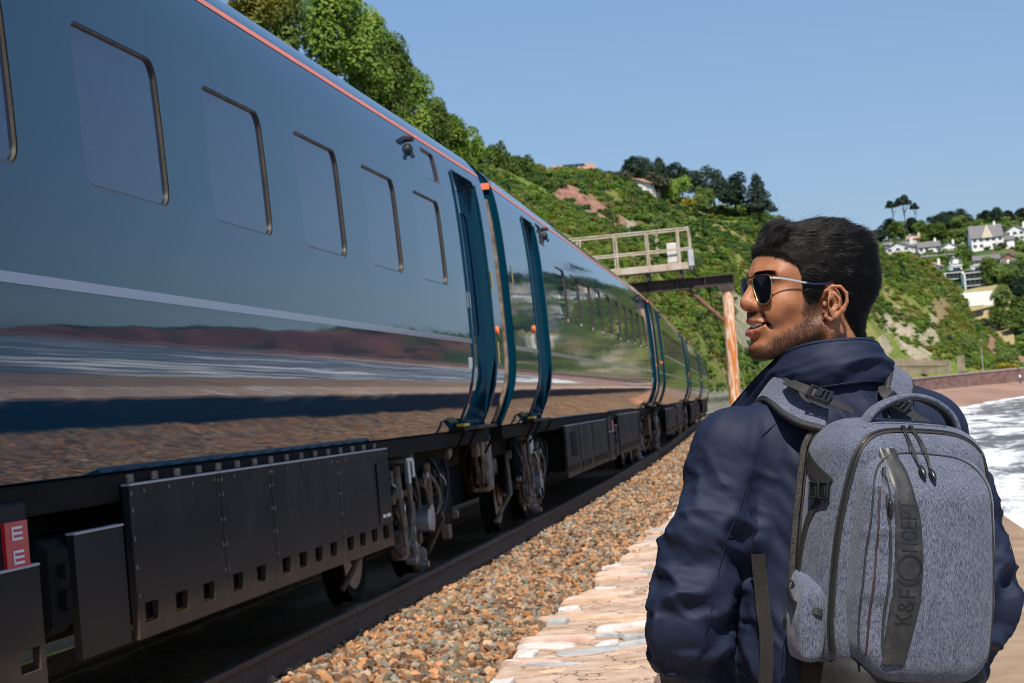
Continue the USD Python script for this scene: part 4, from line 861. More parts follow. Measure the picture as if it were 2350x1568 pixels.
# trees on the cliff top above the train
for a in [('olive_tree', 0, 588, -110, 95, 105, 150, 'yellow olive tree at the top edge above the roof of the nearest carriage'),
          ('broadleaf_tree', 1, 672, -95, 150, 92, 160, 'dark green tree right of the yellow olive tree, cut by the top edge'),
          ('broadleaf_tree', 0, 770, -70, 190, 112, 168, 'green broadleaf tree with sky gaps, its top cut by the photo edge'),
          ('broadleaf_tree', 0, 838, 2, 250, 92, 175, 'tall bright broadleaf tree, highest one whole against the sky'),
          ('broadleaf_tree', 1, 905, 70, 300, 84, 185, 'broadleaf tree just right of and lower than the highest one'),
          ('broadleaf_tree', 0, 948, 135, 340, 72, 195, 'bright leafy tree on the cliff top, midway down the row over the train'),
          ('broadleaf_tree', 1, 1008, 218, 380, 60, 215, 'round leafy tree low in the row above the camera on the carriage'),
          ('broadleaf_tree', 0, 1052, 245, 400, 56, 225, 'last broadleaf tree of the cliff top row before the low bushes'),
          ('bush', 1, 1094, 300, 380, 34, 240, 'bright bush at the foot of the tree row, above the carriage gap'),
          ('bush', 0, 1140, 316, 390, 30, 255, 'small dark pointed bush on the skyline right of the tree row'),
          ('bush', 0, 1196, 350, 410, 38, 280, 'low green bush on the skyline left of the solar panel house'),
          ('bush', 3, 640, 80, 190, 60, 150, 'dry olive bush tucked under the dark tree above the carriage roof')]: crown_at(*a)
# the dark conifers and bushes on the middle of the cliff
for a in [('conifer_tree', 1, 1454, 352, 425, 34, 385, 'leftmost of the dark trees on the middle hilltop'),
          ('conifer_tree', 1, 1486, 352, 430, 34, 388, 'dark tree second from the left on the middle hilltop'),
          ('conifer_tree', 0, 1517, 358, 430, 34, 392, 'pointed dark conifer behind the grey brown bush on the hilltop'),
          ('conifer_tree', 1, 1545, 368, 430, 32, 396, 'dark rounded conifer above the bright green bush'),
          ('conifer_tree', 1, 1574, 376, 436, 30, 400, 'low dark conifer in the dip of the hilltop row'),
          ('conifer_tree', 0, 1602, 388, 445, 28, 404, 'smallest dark conifer in the dip between two dark groups'),
          ('conifer_tree', 1, 1641, 375, 480, 44, 408, 'biggest dark conifer of the right hand hilltop group'),
          ('conifer_tree', 1, 1690, 391, 485, 42, 412, 'broad dark conifer between the biggest one and the last one'),
          ('conifer_tree', 0, 1742, 396, 495, 42, 416, 'dark conifer at the end of the hilltop row, beside open sky'),
          ('bush', 2, 1512, 386, 440, 36, 378, 'grey brown round bush in front of the dark hilltop trees'),
          ('bush', 1, 1560, 396, 460, 38, 380, 'bright green bush right of the grey brown one on the hilltop'),
          ('bush', 2, 1410, 384, 414, 40, 372, 'wide grey green dome bush on the skyline right of the solar panel house'),
          ('bush', 0, 1616, 420, 480, 30, 392, 'mid green bush below the biggest dark conifer'),
          ('gorse_bush', 0, 1580, 446, 470, 17, 372, 'yellow flowering gorse bush below the bright green hilltop bush'),
          ('gorse_bush', 0, 1540, 462, 480, 14, 366, 'small yellow gorse bush left of and below the other hilltop gorse')]: crown_at(*a)

# scrub all over the cliff: nobody could count it
def scrub():
    rng = np.random.default_rng(77)
    protos = []
    for k, (mat, R, n) in enumerate([(F_mid, 1, 260), (F_bright, 1, 260), (F_mid, 1, 260), (F_dry, 1, 200), (F_olive, 1, 220), (F_mid2, 1, 240), (F_grey, 1, 200)]):
        c, r = crown_lobes(rng, 'mound', R, 1.0); protos.append((leaves_on(rng, c, r, n, .17), mat, False))
    n = 36000
    az = np.r_[rng.uniform(-.30, .1, n - 3600), rng.uniform(-.75, -.30, 3600)]; v = rng.random(n) ** .85
    P = cliff_point(az, v); rk, _ = rockiness(P)
    dens = fbm(P * [.06, .06, .03], 3, 61)
    keep = (rk < .22) & (dens + rng.uniform(-.12, .12, n) > .47) & (P[:, 2] > .6) & (cliff_d(az) - cliff_foot(az) > 8)
    P, v, az = P[keep], v[keep], az[keep]; n = len(P); d = np.hypot(P[:, 0], P[:, 1])
    kind = fbm(P * .035, 3, 62) + rng.normal(size=n) * .10
    idx = np.select([kind < .38, kind < .47, kind < .55, kind < .59, kind < .64, kind < .68], [5, 0, 1, 4, 1, 3], 4)
    idx = np.where(rng.random(n) < .25, rng.integers(0, 4, n), idx)
    s = rng.uniform(.25, .85, n) * np.clip(d / 230, .5, 1.25) * np.where(idx == 5, 1.25, 1)
    s = np.where(v > .94, s * 1.3, s)
    a = rng.uniform(0, 2 * np.pi, n); q = np.c_[np.cos(a / 2), 0 * a, 0 * a, np.sin(a / 2)]
    scatter('scrub', protos, idx, P - [0, 0, .1], q, np.c_[s * 1.1, s * 1.1, s * rng.uniform(.7, 1.3, n)], 'mixed green scrub and dry grass covering the cliff face', 'scrub')
    # the far hill's undergrowth
    m = 9000; az = rng.uniform(-.03, .36, m); u = rng.random(m)
    D = h_f(az) + (h_c(az) - h_f(az)) * (.02 + .98 * u); Z = hill_z(az, D); x, y = np.sin(az) * D, np.cos(az) * D
    Z = Z + (fbm(np.stack([x, y, 0 * x], -1) * .02, 4, 51) - .5) * 7 * smoothstep(0, .1, .02 + .98 * u)
    dens = fbm(np.c_[x, y, 0 * x] * .025, 3, 63); keep = (dens + rng.uniform(-.2, .2, m) > .5) & ~((az > .072) & (az < .094) & (D < 740)); x, y, Z, az = x[keep], y[keep], Z[keep], az[keep]; m = len(x)
    s = rng.uniform(1.2, 3.2, m); a = rng.uniform(0, 2 * np.pi, m)
    scatter('undergrowth', protos, rng.choice([0, 2, 5, 5, 6, 1], m), np.c_[x, y, Z - .3], np.c_[np.cos(a / 2), 0 * a, 0 * a, np.sin(a / 2)], np.c_[s, s, s * 1.1], 'dark undergrowth and hedges between houses on the far hill', 'undergrowth')
scrub()

# far hill trees: zoomed columns of the photograph, d picks how far up the hill they stand
def zx(x): return (2900 + x / 1.823) * .612
def zy(y): return (640 + y / 1.823) * .612
def hill_d(px, py):
    """the distance at which the ray through a place meets the far hill"""
    r = look(px, py, 1.) - [0, 0, EYE]; a = math.atan2(r[0], r[1]); d = np.linspace(h_f(a), h_c(a), 400)
    ok = hill_z(np.full(400, a), d) >= EYE + r[2] * d
    return float(d[np.argmax(ok)]) if ok.any() else float(h_c(a))
def far_tree(name, var, x, top, bot, half, label, dd=None):
    px, d = zx(x), dd or min(hill_d(zx(x), zy(bot)), 945)
    crown_at(name, var, px, zy(top), zy(bot), half * .3357, d, label)
far_tree('umbrella_pine', 0, 908, 172, 440, 62, 'tall umbrella pine with a flat dark crown standing over the far hill')
far_tree('umbrella_pine', 0, 820, 208, 400, 50, 'smaller umbrella pine left of the tall one', 930)
far_tree('umbrella_pine', 0, 978, 222, 400, 34, 'smallest umbrella pine right of the tall one', 935)
for x, top, bot, half, v, lab in [(730, 385, 500, 60, 0, 'dark tree at the far left end of the far hilltop wood'), (790, 318, 470, 70, 1, 'dark tree under the smaller umbrella pine'), (860, 335, 480, 66, 2, 'green tree at the foot of the tall umbrella pine'),
    (950, 312, 450, 66, 1, 'dark skyline tree right of the tall umbrella pine trunk'), (1015, 330, 450, 56, 2, 'green tree in the dip of the far skyline'), (1110, 292, 420, 62, 0, 'dark skyline tree left of the domed wood'),
    (1165, 268, 420, 66, 1, 'dark dome tree left of the highest wood crown'), (1225, 258, 400, 60, 0, 'dark crown second from the right in the domed wood'), (1300, 245, 400, 64, 1, 'highest dark crown of the domed wood, beside a gap of sky'),
    (1275, 300, 410, 66, 2, 'bright green tree in front of the domed wood'), (1400, 322, 400, 40, 2, 'small green tree in the gap left of the villa chimney wood'), (1462, 255, 370, 58, 0, 'leftmost dark pine over the white villa'),
    (1540, 236, 370, 56, 1, 'tallest dark pine over the white villa'), (1612, 256, 370, 52, 0, 'dark pine right of the tallest one over the villa'), (1690, 246, 370, 60, 1, 'dark pine at the right edge of the photo over the villas'),
    (1120, 350, 480, 78, 2, 'grey green round tree above the white cottages'), (1030, 370, 450, 50, 2, 'mid green tree among cottage roofs left of the round tree'), (1280, 385, 490, 58, 2, 'green tree between the cottages and the large villa'),
    (1320, 530, 620, 52, 2, 'low tree above the white gabled bungalow'), (1490, 585, 800, 78, 2, 'big dark tree right of the modern glass house'), (1620, 640, 800, 80, 2, 'mid green tree below the brown roofed houses'),
    (1690, 700, 880, 70, 0, 'dark tree at the right edge level with the modern house'), (1570, 770, 960, 76, 2, 'round tree right of the white garden wall'), (1540, 920, 1090, 70, 2, 'tree right of the dry grass field'), (1650, 930, 1100, 84, 2, 'broad tree low on the far hill beside the right edge'),
    (1440, 990, 1120, 60, 0, 'dark tree at the foot of the dry grass field')]:
    far_tree('dark_tree', v, x, top, bot, half * 1.2, lab)
for x, top, bot, half, lab in [(1560, 1295, 1345, 60, 'wide yellow gorse bush above the sea wall near the right edge'), (1640, 1305, 1345, 42, 'yellow gorse bush right of the widest one'), (1050, 1335, 1380, 50, 'yellow gorse bush in front of the cliff foot fence'), (1400, 1318, 1350, 34, 'small yellow gorse bush left of the lamp post'), (1180, 1335, 1370, 26, 'tiny yellow gorse bush right of the fence middle')]:
    crown_at('gorse_bush', 0, zx(x), zy(top), zy(bot), half * .3357, 398, lab)
for x, top, bot, half, v, lab in [(920, 1325, 1385, 42, 0, 'dark green bush in front of the cliff foot fence'), (1330, 1230, 1345, 60, 0, 'dark green bush at the end of the cliff foot fence'), (1470, 1240, 1340, 60, 1, 'green bush behind the wide yellow gorse'), (1600, 1180, 1320, 80, 0, 'large dark bush at the cliff end above the gorse'), (1350, 1085, 1240, 70, 0, 'dark bush on the cliff above the fence end')]:
    crown_at('bush', v, zx(x), zy(top), zy(bot), half * .3357, 410, lab)

# ------------------------------------------------------------------ houses
M_render = lookup('white_render', [(.3, (.74, .72, .67)), (.7, (.82, .8, .76))], 1.0, .85, 5)
M_cream = lookup('cream_render', [(.3, (.62, .52, .38)), (.7, (.72, .62, .47))], 1.0, .85, 5)
M_redbrick = lookup('red_brick_wall', [(.3, (.2, .09, .065)), (.7, (.3, .15, .11))], 2.0, .85, 5)
M_slate = lookup('slate_roof', [(.3, (.10, .095, .10)), (.7, (.19, .175, .175))], 1.5, .7, 5, .4, 6, .05)
M_tile = lookup('clay_roof', [(.3, (.28, .14, .085)), (.7, (.42, .25, .16))], 1.5, .8, 5, .4, 6, .05)
M_pane = gloss('window_pane', (.03, .04, .05), rough=.04, coat=0.)
M_frame = plain('white_frame', (.78, .78, .77), .5)
M_solar = gloss('solar_panel', (.012, .018, .05), rough=.08, coat=0.)
def gable(w, d, ze, zr, axis, over=.35, th=.16):
    """roof of a w x d plan: two slopes with thickness; axis 'x' ridge runs along x"""
    if axis == 'x': sec = [(-d / 2 - over, ze - .1), (0, zr), (d / 2 + over, ze - .1)]
    else: sec = [(-w / 2 - over, ze - .1), (0, zr), (w / 2 + over, ze - .1)]
    s = np.array(sec + [(sec[2][0], sec[2][1] - th), (0, zr - th), (sec[0][0], sec[0][1] - th)]); Lh = (w if axis == 'x' else d) / 2 + over
    v = []
    for q in (-Lh, Lh): v += [(q, a, b) if axis == 'x' else (a, q, b) for a, b in s]
    f = [[i, (i + 1) % 6, 6 + (i + 1) % 6, 6 + i] for i in range(6)]; tri = [[0, 1, 4], [0, 4, 5], [1, 2, 3], [1, 3, 4]]
    m = MB().add(v, f); m.add(v, np.array(tri)); m.add(v, np.array(tri)[:, ::-1] + 6)
    return m.get()
def gable_walls(w, d, ze, zr, axis):
    m = MB().box((-w / 2, -d / 2, -2.0), (w / 2, d / 2, ze))
    if axis == 'y':
        for y, fl in ((-d / 2, 1), (d / 2, -1)): m.add([(-w / 2, y, ze), (w / 2, y, ze), (0, y, zr - .18)], [[0, 1, 2][::fl]])
    else:
        for x, fl in ((-w / 2, -1), (w / 2, 1)): m.add([(x, -d / 2, ze), (x, d / 2, ze), (x, 0, zr - .18)], [[0, 1, 2][::fl]])
    return m.get()
def windows_on(t, w, d, ze, nx, floors, big=False, sides=True, y=None):
    fh = ze / floors; y = -d / 2 if y is None else y
    for fl in range(floors):
        for k in range(nx):
            cx = -w / 2 + w * (k + .5) / nx; ww = min(1.5, w / nx * .55) * (1.25 if big else 1); z0 = fl * fh + fh * .32; z1 = fl * fh + fh * .84
            if fl == 0 and k == nx // 2 and not big:
                dd = part(t, 'door', MB().box((cx - .45, y - .05, .02), (cx + .45, y - .003, 2.0)).get(), M_frame, False); continue
            fr = part(t, 'window', MB().box((cx - ww / 2 - .09, y - .07, z0 - .1), (cx + ww / 2 + .09, y - .004, z0)).box((cx - ww / 2 - .09, y - .07, z1), (cx + ww / 2 + .09, y - .004, z1 + .09)).box((cx - ww / 2 - .09, y - .07, z0), (cx - ww / 2, y - .004, z1)).box((cx + ww / 2, y - .07, z0), (cx + ww / 2 + .09, y - .004, z1)).box((cx - .03, y - .06, z0), (cx + .03, y - .004, z1)).get(), M_frame, False)
            part(fr, 'pane', MB().box((cx - ww / 2, y - .03, z0), (cx + ww / 2, y - .003, z1)).get(), M_pane, False)
    if sides:
        for s in (-1, 1):
            for fl in range(floors):
                z0 = fl * fh + fh * .35; z1 = fl * fh + fh * .82; x = s * w / 2
                fr = part(t, 'window', MB().box((x + s * .004, -.62, z0 - .08), (x + s * .06, .62, z0)).box((x + s * .004, -.62, z1), (x + s * .06, .62, z1 + .08)).box((x + s * .004, -.62, z0), (x + s * .06, -.54, z1)).box((x + s * .004, .54, z0), (x + s * .06, .62, z1)).get(), M_frame, False)
                part(fr, 'pane', MB().box((x + s * .003, -.54, z0), (x + s * .03, .54, z1)).get(), M_pane, False)
def house(x0, x1, top, eave, bot, label, wall, roof, axis='x', depth=8., yaw=0., nx=3, floors=2, d=None, chimney=True, zoom=True, dormer=False):
    """a gabled house whose front shows between columns x0..x1, with ridge, eaves and foot at the rows given"""
    X0, X1 = (zx(x0), zx(x1)) if zoom else (x0, x1); T, E_, B = (zy(top), zy(eave), zy(bot)) if zoom else (top, eave, bot)
    px = (X0 + X1) / 2; d = d or min(hill_d(px, B), 930)
    c = look(px, B, d); ze = look(px, E_, d)[2] - c[2]; zr = look(px, T, d)[2] - c[2]; w = (X1 - X0) / FPX * d / max(.6, math.cos(yaw))
    az = math.atan2(c[0], c[1])
    t = thing('house', label, 'house', c + [math.sin(az) * depth / 2, math.cos(az) * depth / 2, 0], yaw - az, 'houses on the hills' if d > 500 else 'houses on the near clifftop')
    part(t, 'wall', gable_walls(w, depth, ze, zr, axis), wall, False)
    r = part(t, 'roof', gable(w, depth, ze, zr, axis), roof, False)
    if chimney: part(r, 'chimney', MB().box((w * .28, -.4, zr - 1.2), (w * .28 + .8, .4, zr + .9)).cyl((w * .28 + .4, 0, zr + .9), (w * .28 + .4, 0, zr + 1.3), .15, 8).get(), wall, False)
    if dormer:
        part(r, 'gable_front', MB().add([(-w * .18, -depth / 2 - .6, ze - .2), (w * .18, -depth / 2 - .6, ze - .2), (0, -depth / 2 - .6, zr - .1), (-w * .18, .2, ze - .2), (w * .18, .2, ze - .2), (0, .2, zr - .1)], [[0, 1, 2], [3, 5, 4], [0, 3, 4], [0, 4, 1]]).get(), M_cream, False)
        part(r, 'gable_roof', MB().add(*gable(w * .36, depth / 2 + .8, ze - .1, zr + .06, 'y', .3)).mesh(trimesh.Trimesh([[0, 0, 0], [.01, 0, 0], [0, .01, 0]], [[0, 1, 2]])).get(), roof, False) if False else None
    windows_on(t, w, depth, ze, nx, floors)
    return t
house(815, 980, 482, 520, 588, 'cream gabled house left in the terrace of white houses on the far hill', M_render, M_slate, 'y', 10, -.45, 3, 2)
house(990, 1135, 480, 520, 562, 'long white cottage with an orange blind beside the cream gabled house', M_render, M_slate, 'x', 8, .1, 4, 1)
house(1140, 1250, 490, 525, 572, 'white cottage with gable end right of the long white cottage', M_render, M_slate, 'y', 8, .15, 3, 1)
house(925, 1010, 440, 462, 490, 'pale house with grey brown roof half hidden above the white cottages', M_cream, M_tile, 'x', 8, -.2, 3, 1)
house(836, 872, 455, 470, 490, 'tiny white gabled house left above the cream house', M_render, M_slate, 'y', 6, 0, 1, 1, chimney=False)
house(760, 815, 485, 505, 535, 'grey roofed house at the left end of the far terrace', M_redbrick, M_slate, 'x', 8, 0, 2, 1)
house(1260, 1312, 498, 512, 534, 'tiny white bungalow under the green tree left of the large villa', M_render, M_slate, 'x', 7, 0, 2, 1, chimney=False)
house(1015, 1230, 568, 580, 618, 'long low grey roofed building below the white cottages', M_cream, M_slate, 'x', 8, .05, 6, 1, chimney=False)
house(1065, 1148, 622, 650, 700, 'white house with red roof edge below the long grey building', M_render, M_tile, 'y', 8, -.25, 3, 2)
house(1198, 1282, 590, 612, 645, 'white bungalow with low gable above the modern houses', M_render, M_slate, 'y', 8, .1, 3, 1, chimney=False)
house(1352, 1560, 365, 455, 535, 'large white villa with grey roof and cream gable below the pines', M_render, M_slate, 'x', 11, .12, 5, 2, dormer=True)
house(1560, 1640, 440, 470, 518, 'low white annexe joined to the right of the large villa', M_render, M_slate, 'x', 8, .1, 2, 1)
house(1608, 1740, 368, 410, 480, 'white gabled villa cut by the right edge', M_render, M_slate, 'y', 10, -.2, 3, 2)
house(1375, 1545, 572, 606, 650, 'dark roofed bungalow with a long ridge below the large villa', M_redbrick, M_slate, 'x', 8, 0, 4, 1)
house(1545, 1655, 562, 600, 650, 'red brick house with steep gable right of the dark bungalow', M_redbrick, M_slate, 'y', 8, .1, 3, 1)
house(1270, 1360, 372, 388, 420, 'house on the near clifftop with dark solar panels on its roof', M_render, M_tile, 'x', 8, .15, 3, 1, d=395, zoom=False, chimney=False)
house(1458, 1506, 406, 418, 445, 'small white house with orange tiles among the bushes by the hilltop trees', M_render, M_tile, 'y', 7, -.5, 2, 1, d=376, zoom=False, chimney=False)
def solar():
    p = look(1318, 383, 390)
    t = thing('solar_panel_array', 'dark solar panels lying on the tiled roof of the clifftop house', 'solar panels', p + [0, -.9, .12], .15 + .11)
    for k in range(4): part(t, 'panel', MB().mesh(cbox((-2 + k * 1.02, -.8, 0), (-1.02 + k * 1.02, .8, .05)).apply_transform(trimesh.transformations.rotation_matrix(.42, [1, 0, 0]))).get(), M_solar, False)
solar()
def modern(x0, x1, top, bot, floors, label, tower):
    """a flat roofed house: white frame, glazed storeys, balconies; a narrow top storey on one side"""
    px = (zx(x0) + zx(x1)) / 2; B = zy(bot); d = hill_d(px, B); c = look(px, B, d); h = look(px, zy(top), d)[2] - c[2]; w = (zx(x1) - zx(x0)) / FPX * d; dep = 9.
    az = math.atan2(c[0], c[1]); t = thing('modern_house', label, 'house', c + [math.sin(az) * dep / 2, math.cos(az) * dep / 2, 0], .12 - az, 'modern flat roofed houses')
    fh = h / (floors + 1); y = -dep / 2
    part(t, 'wall', MB().box((-w / 2, y + 1.4, -3), (w / 2, dep / 2, fh * floors)).box((-w / 2, y, -3), (-w / 2 + .4, y + 1.4, fh * floors)).box((w / 2 - .4, y, -3), (w / 2, y + 1.4, fh * floors)).get(), M_render, False)
    for k in range(floors):
        b = part(t, 'balcony', MB().box((-w / 2 + .4, y - .3, fh * k + fh * .92), (w / 2 - .4, y + 1.4, fh * (k + 1))).get(), M_render, False)
        part(b, 'railing', MB().box((-w / 2 + .4, y - .25, fh * (k + 1) + .02), (w / 2 - .4, y - .2, fh * (k + 1) + .75)).get(), M_pane, False)
        n = 4; wd = (w - .9) / n
        f = part(t, 'window', sum_boxes([((-w / 2 + .42 + wd * j, y + 1.3, fh * k + .1), (-w / 2 + .52 + wd * j, y + 1.395, fh * k + fh * .9)) for j in range(n + 1)]), M_frame, False)
        for j in range(n): part(f, 'pane', MB().box((-w / 2 + .54 + wd * j, y + 1.32, fh * k + .12), (-w / 2 + .40 + wd * (j + 1), y + 1.39, fh * k + fh * .88)).get(), M_pane, False)
    a, b = tower
    part(t, 'top_storey', MB().box((a * w / 2, y + .4, fh * floors + .01), (b * w / 2, dep / 2 - 1, h)).get(), M_render, False)
    f = part(t, 'window', sum_boxes([((a * w / 2 + .35, y + .3, fh * floors + .3), (b * w / 2 - .35, y + .396, fh * floors + .42)), ((a * w / 2 + .35, y + .3, h - .5), (b * w / 2 - .35, y + .396, h - .38))]), M_frame, False)
    part(f, 'pane', MB().box((a * w / 2 + .4, y + .33, fh * floors + .42), (b * w / 2 - .4, y + .39, h - .5)).get(), M_pane, False)
    part(t, 'roof', MB().box((a * w / 2 - .2, y + .1, h + .004), (b * w / 2 + .2, dep / 2 - .8, h + .3)).get(), M_frame, False)
modern(1305, 1448, 650, 828, 3, 'modern white house with glass balconies above a white garden wall', (-.05, 1.))
modern(1172, 1298, 652, 828, 3, 'modern white house left of the other, partly behind the cliff', (-.2, .9))
def garden_wall():
    p, q = look(zx(1300), zy(885), 655), look(zx(1500), zy(880), 668)
    t = thing('garden_wall', 'white terrace wall below the modern houses', 'wall', (p + q) / 2, -.09); w = np.linalg.norm(q - p)
    part(t, 'wall_face', MB().box((-w / 2, -.3, -2), (w / 2, .3, 1.7)).box((-w / 2 - .5, -6, -2), (w * .1, -.302, .6)).get(), M_render, False)
    part(t, 'railing', MB().box((-w / 2, -.05, 1.704), (w / 2, .05, 2.3)).get(), M_frame, False)
garden_wall()
def field():
    """the dry grass field under the modern houses"""
    a = np.linspace(.074, .0925, 24); d = np.linspace(600, 690, 24); A, D = np.meshgrid(a, d, indexing='ij')
    k = smoothstep(.0, .25, (D - 600) / 90); a0 = .0935 - .0205 * k; A = a0 + (.0935 - .0 * A - a0) * (A - .074) / .0185
    x, y = np.sin(A) * D, np.cos(A) * D; u = (D - h_f(A)) / (h_c(A) - h_f(A))
    z = hill_z(A, D) + (fbm(np.stack([x, y, 0 * x], -1) * .02, 4, 51) - .5) * 7 * smoothstep(0, .1, u) + .6
    v, f = grid_mesh(np.stack([x, y, z], -1)); struct('field', (v, f), lookup('dry_field', [(.3, (.26, .2, .09)), (.7, (.36, .29, .14))], .2, .9, 6), 40)
field()

# ------------------------------------------------------------------ fence at the cliff foot, gantry, lineside things, people far off
def fence():
    rng = np.random.default_rng(3); M = lookup('weathered_timber', [(.3, (.2, .15, .12)), (.7, (.36, .28, .22))], 2.5, .9, 5, stretch=(1, 1, .2))
    t = thing('fence', 'tall weathered timber fence along the cliff foot', 'fence')
    x = 690
    while x < 1312:
        if not 1215 < x < 1255:
            u = (x - 690) / 620; top = (1276 + 22 * u if x < 1255 else 1262) + rng.uniform(-5, 8); bot = 1385 - 28 * u; d = 352 + 44 * u
            a, b = look(zx(x), zy(bot), d), look(zx(x), zy(top), d); w = rng.uniform(.20, .30)
            part(t, 'board', MB().box((a[0] - w / 2, a[1] - .04, a[2] - .5), (a[0] + w / 2, a[1] + .04 + rng.uniform(0, .1), b[2])).get(), M, False)
        x += 13.4
    pts = [look(zx(x), zy(1335 - 6 * (x - 690) / 620), 352 + 44 * (x - 690) / 620 + .3) for x in (690, 900, 1200)]
    part(t, 'rail', MB().tube(pts, .08, 6).get(), M, 30)
    M2 = plain('grey_palisade', (.34, .33, .31), .6)
    t = thing('palisade_fence', 'grey palisade fence behind the rusty post at the cliff foot', 'fence')
    for k in range(44):
        y = 180 + k * 1.9; xx = float(track_x(y)) - 4.4
        part(t, 'pale', MB().box((xx - .05, y - .45, -.3), (xx + .03, y + .45, 1.75 + .1 * (k % 3))).get(), M2, False)
    part(t, 'rail', MB().tube([(float(track_x(y)) - 4.33, y, 1.3) for y in np.linspace(180, 262, 20)], .04, 6).get(), M2, 30)
fence()
M_rust = lookup('rusty_white_paint', [(.36, (.34, .085, .015)), (.47, (.58, .19, .04)), (.505, (.74, .55, .42)), (.535, (.76, .62, .5)), (.56, (.62, .22, .05)), (.72, (.40, .11, .02))], 1.3, .7, 9, .4, 12, .01, stretch=(3.2, 3.2, .35))
M_gal = lookup('weathered_galvanised', [(.3, (.36, .25, .17)), (.5, (.46, .38, .3)), (.7, (.55, .5, .45))], 2.5, .7, 6)
M_beam = lookup('dark_beam', [(.3, (.02, .016, .014)), (.55, (.05, .035, .028)), (.75, (.14, .07, .04))], 1.4, .7, 6)
M_box = plain('equipment_white', (.6, .58, .54), .55)
M_brace = lookup('rusty_brace', [(.3, (.10, .05, .03)), (.7, (.24, .12, .07))], 3, .8)
def gantry():
    Y = 70.0
    t = thing('signal_gantry', 'rusty cantilever signal gantry with railed platform reaching over the track', 'signal gantry')
    m = MB().cyl((-2.52, Y, -.5), (-2.41, Y, 4.86), .19, 24).cyl((-2.52, Y, -.3), (-2.52, Y, -.1), .3, 16)
    part(t, 'post', m.get(), M_rust, 40)
    part(t, 'collar', MB().box((-2.64, Y - .22, 4.70), (-2.18, Y + .22, 4.87), .01).get(), M_beam, 30)
    b = part(t, 'beam', MB().box((-8.0, Y - .18, 5.21), (-2.16, Y + .18, 5.25)).box((-8.0, Y - .18, 4.875), (-2.16, Y + .18, 4.915)).box((-8.0, Y - .03, 4.9), (-2.16, Y + .03, 5.22)).get(), M_beam, False)
    for k in range(7): part(b, 'stiffener', MB().box((-2.2 - k * .92, Y - .17, 4.916), (-2.18 - k * .92, Y + .17, 5.209)).get(), M_beam, False)
    part(t, 'brace', MB().cyl((-3.7, Y, 4.9), (-2.55, Y, 3.66), .075, 8).get(), M_brace)
    part(t, 'platform', MB().box((-8.0, Y - .5, 5.52), (-3.5, Y + .5, 5.74), .01).get(), M_gal, 30)
    part(t, 'platform_bearer', sum_boxes([((x, Y - .4, 5.26), (x + .1, Y + .4, 5.515)) for x in (-7.4, -6.2, -5.0, -3.9)]), M_beam, False)
    for y in (Y - .48, Y + .48):
        for x in (-7.15, -5.95, -4.9, -3.88, -3.5): part(t, 'railing_post', MB().cyl((x, y, 5.7), (x, y, 6.86), .026, 8).get(), M_gal)
        for z in (6.2, 6.86): part(t, 'handrail', MB().cyl((-8, y, z), (-3.48, y, z), .024, 8).get(), M_gal)
    for z in (6.2, 6.86): part(t, 'handrail', MB().cyl((-3.5, Y - .48, z), (-3.5, Y + .48, z), .024, 8).get(), M_gal)
    q = part(t, 'equipment_box', MB().box((-4.25, Y - .35, 5.76), (-3.88, Y + .1, 6.42), .015).get(), M_box, 30)
    part(q, 'box_door', MB().box((-4.21, Y - .362, 5.8), (-3.92, Y - .352, 6.38), .004).get(), M_box, 30)
    part(t, 'signal_head', MB().box((-3.56, Y - .62, 5.6), (-3.38, Y - .52, 6.14), .01).get(), M_grey, 30)
    part(t, 'cable', MB().tube(smooth_path([(-3.0, Y, 4.88), (-2.95, Y + .02, 4.2), (-2.75, Y + .03, 3.4), (-2.62, Y, 2.6), (-2.64, Y, 1.0)], 20), .018, 6).get(), M_under)
gantry()
def lineside():
    p = look(1790, 880, 100); x, y = p[0], p[1]
    t = thing('marker_post', 'small white lineside post with round head behind the collar of the person', 'marker post', (x, y, -.2))
    part(t, 'post', MB().cyl((0, 0, 0), (0, 0, 1.3), .05, 10).box((-.12, -.08, 1.0), (.12, .08, 1.3), .02).get(), M_grey)
    part(t, 'head', trimesh.creation.icosphere(2, .16).apply_scale([1, 1, .75]).apply_translation([0, 0, 1.48]), M_box, True)
    p = look(zx(1433), zy(1345), 396)
    t = thing('lamp_post', 'thin grey lamp post on the far promenade above the sea wall', 'lamp post', (p[0], p[1], 1.2))
    part(t, 'post', MB().cyl((0, 0, 0), (0, 0, 6.0), .07, 8, .05).get(), M_grey); part(t, 'lamp_head', MB().box((-.2, -.8, 5.95), (.2, .1, 6.1), .03).get(), M_grey)
lineside()
M_skin_far = plain('far_skin', (.35, .2, .14), .6); M_cloth_w = plain('white_clothes', (.75, .75, .75), .8); M_cloth_d = plain('dark_clothes', (.08, .09, .12), .8)
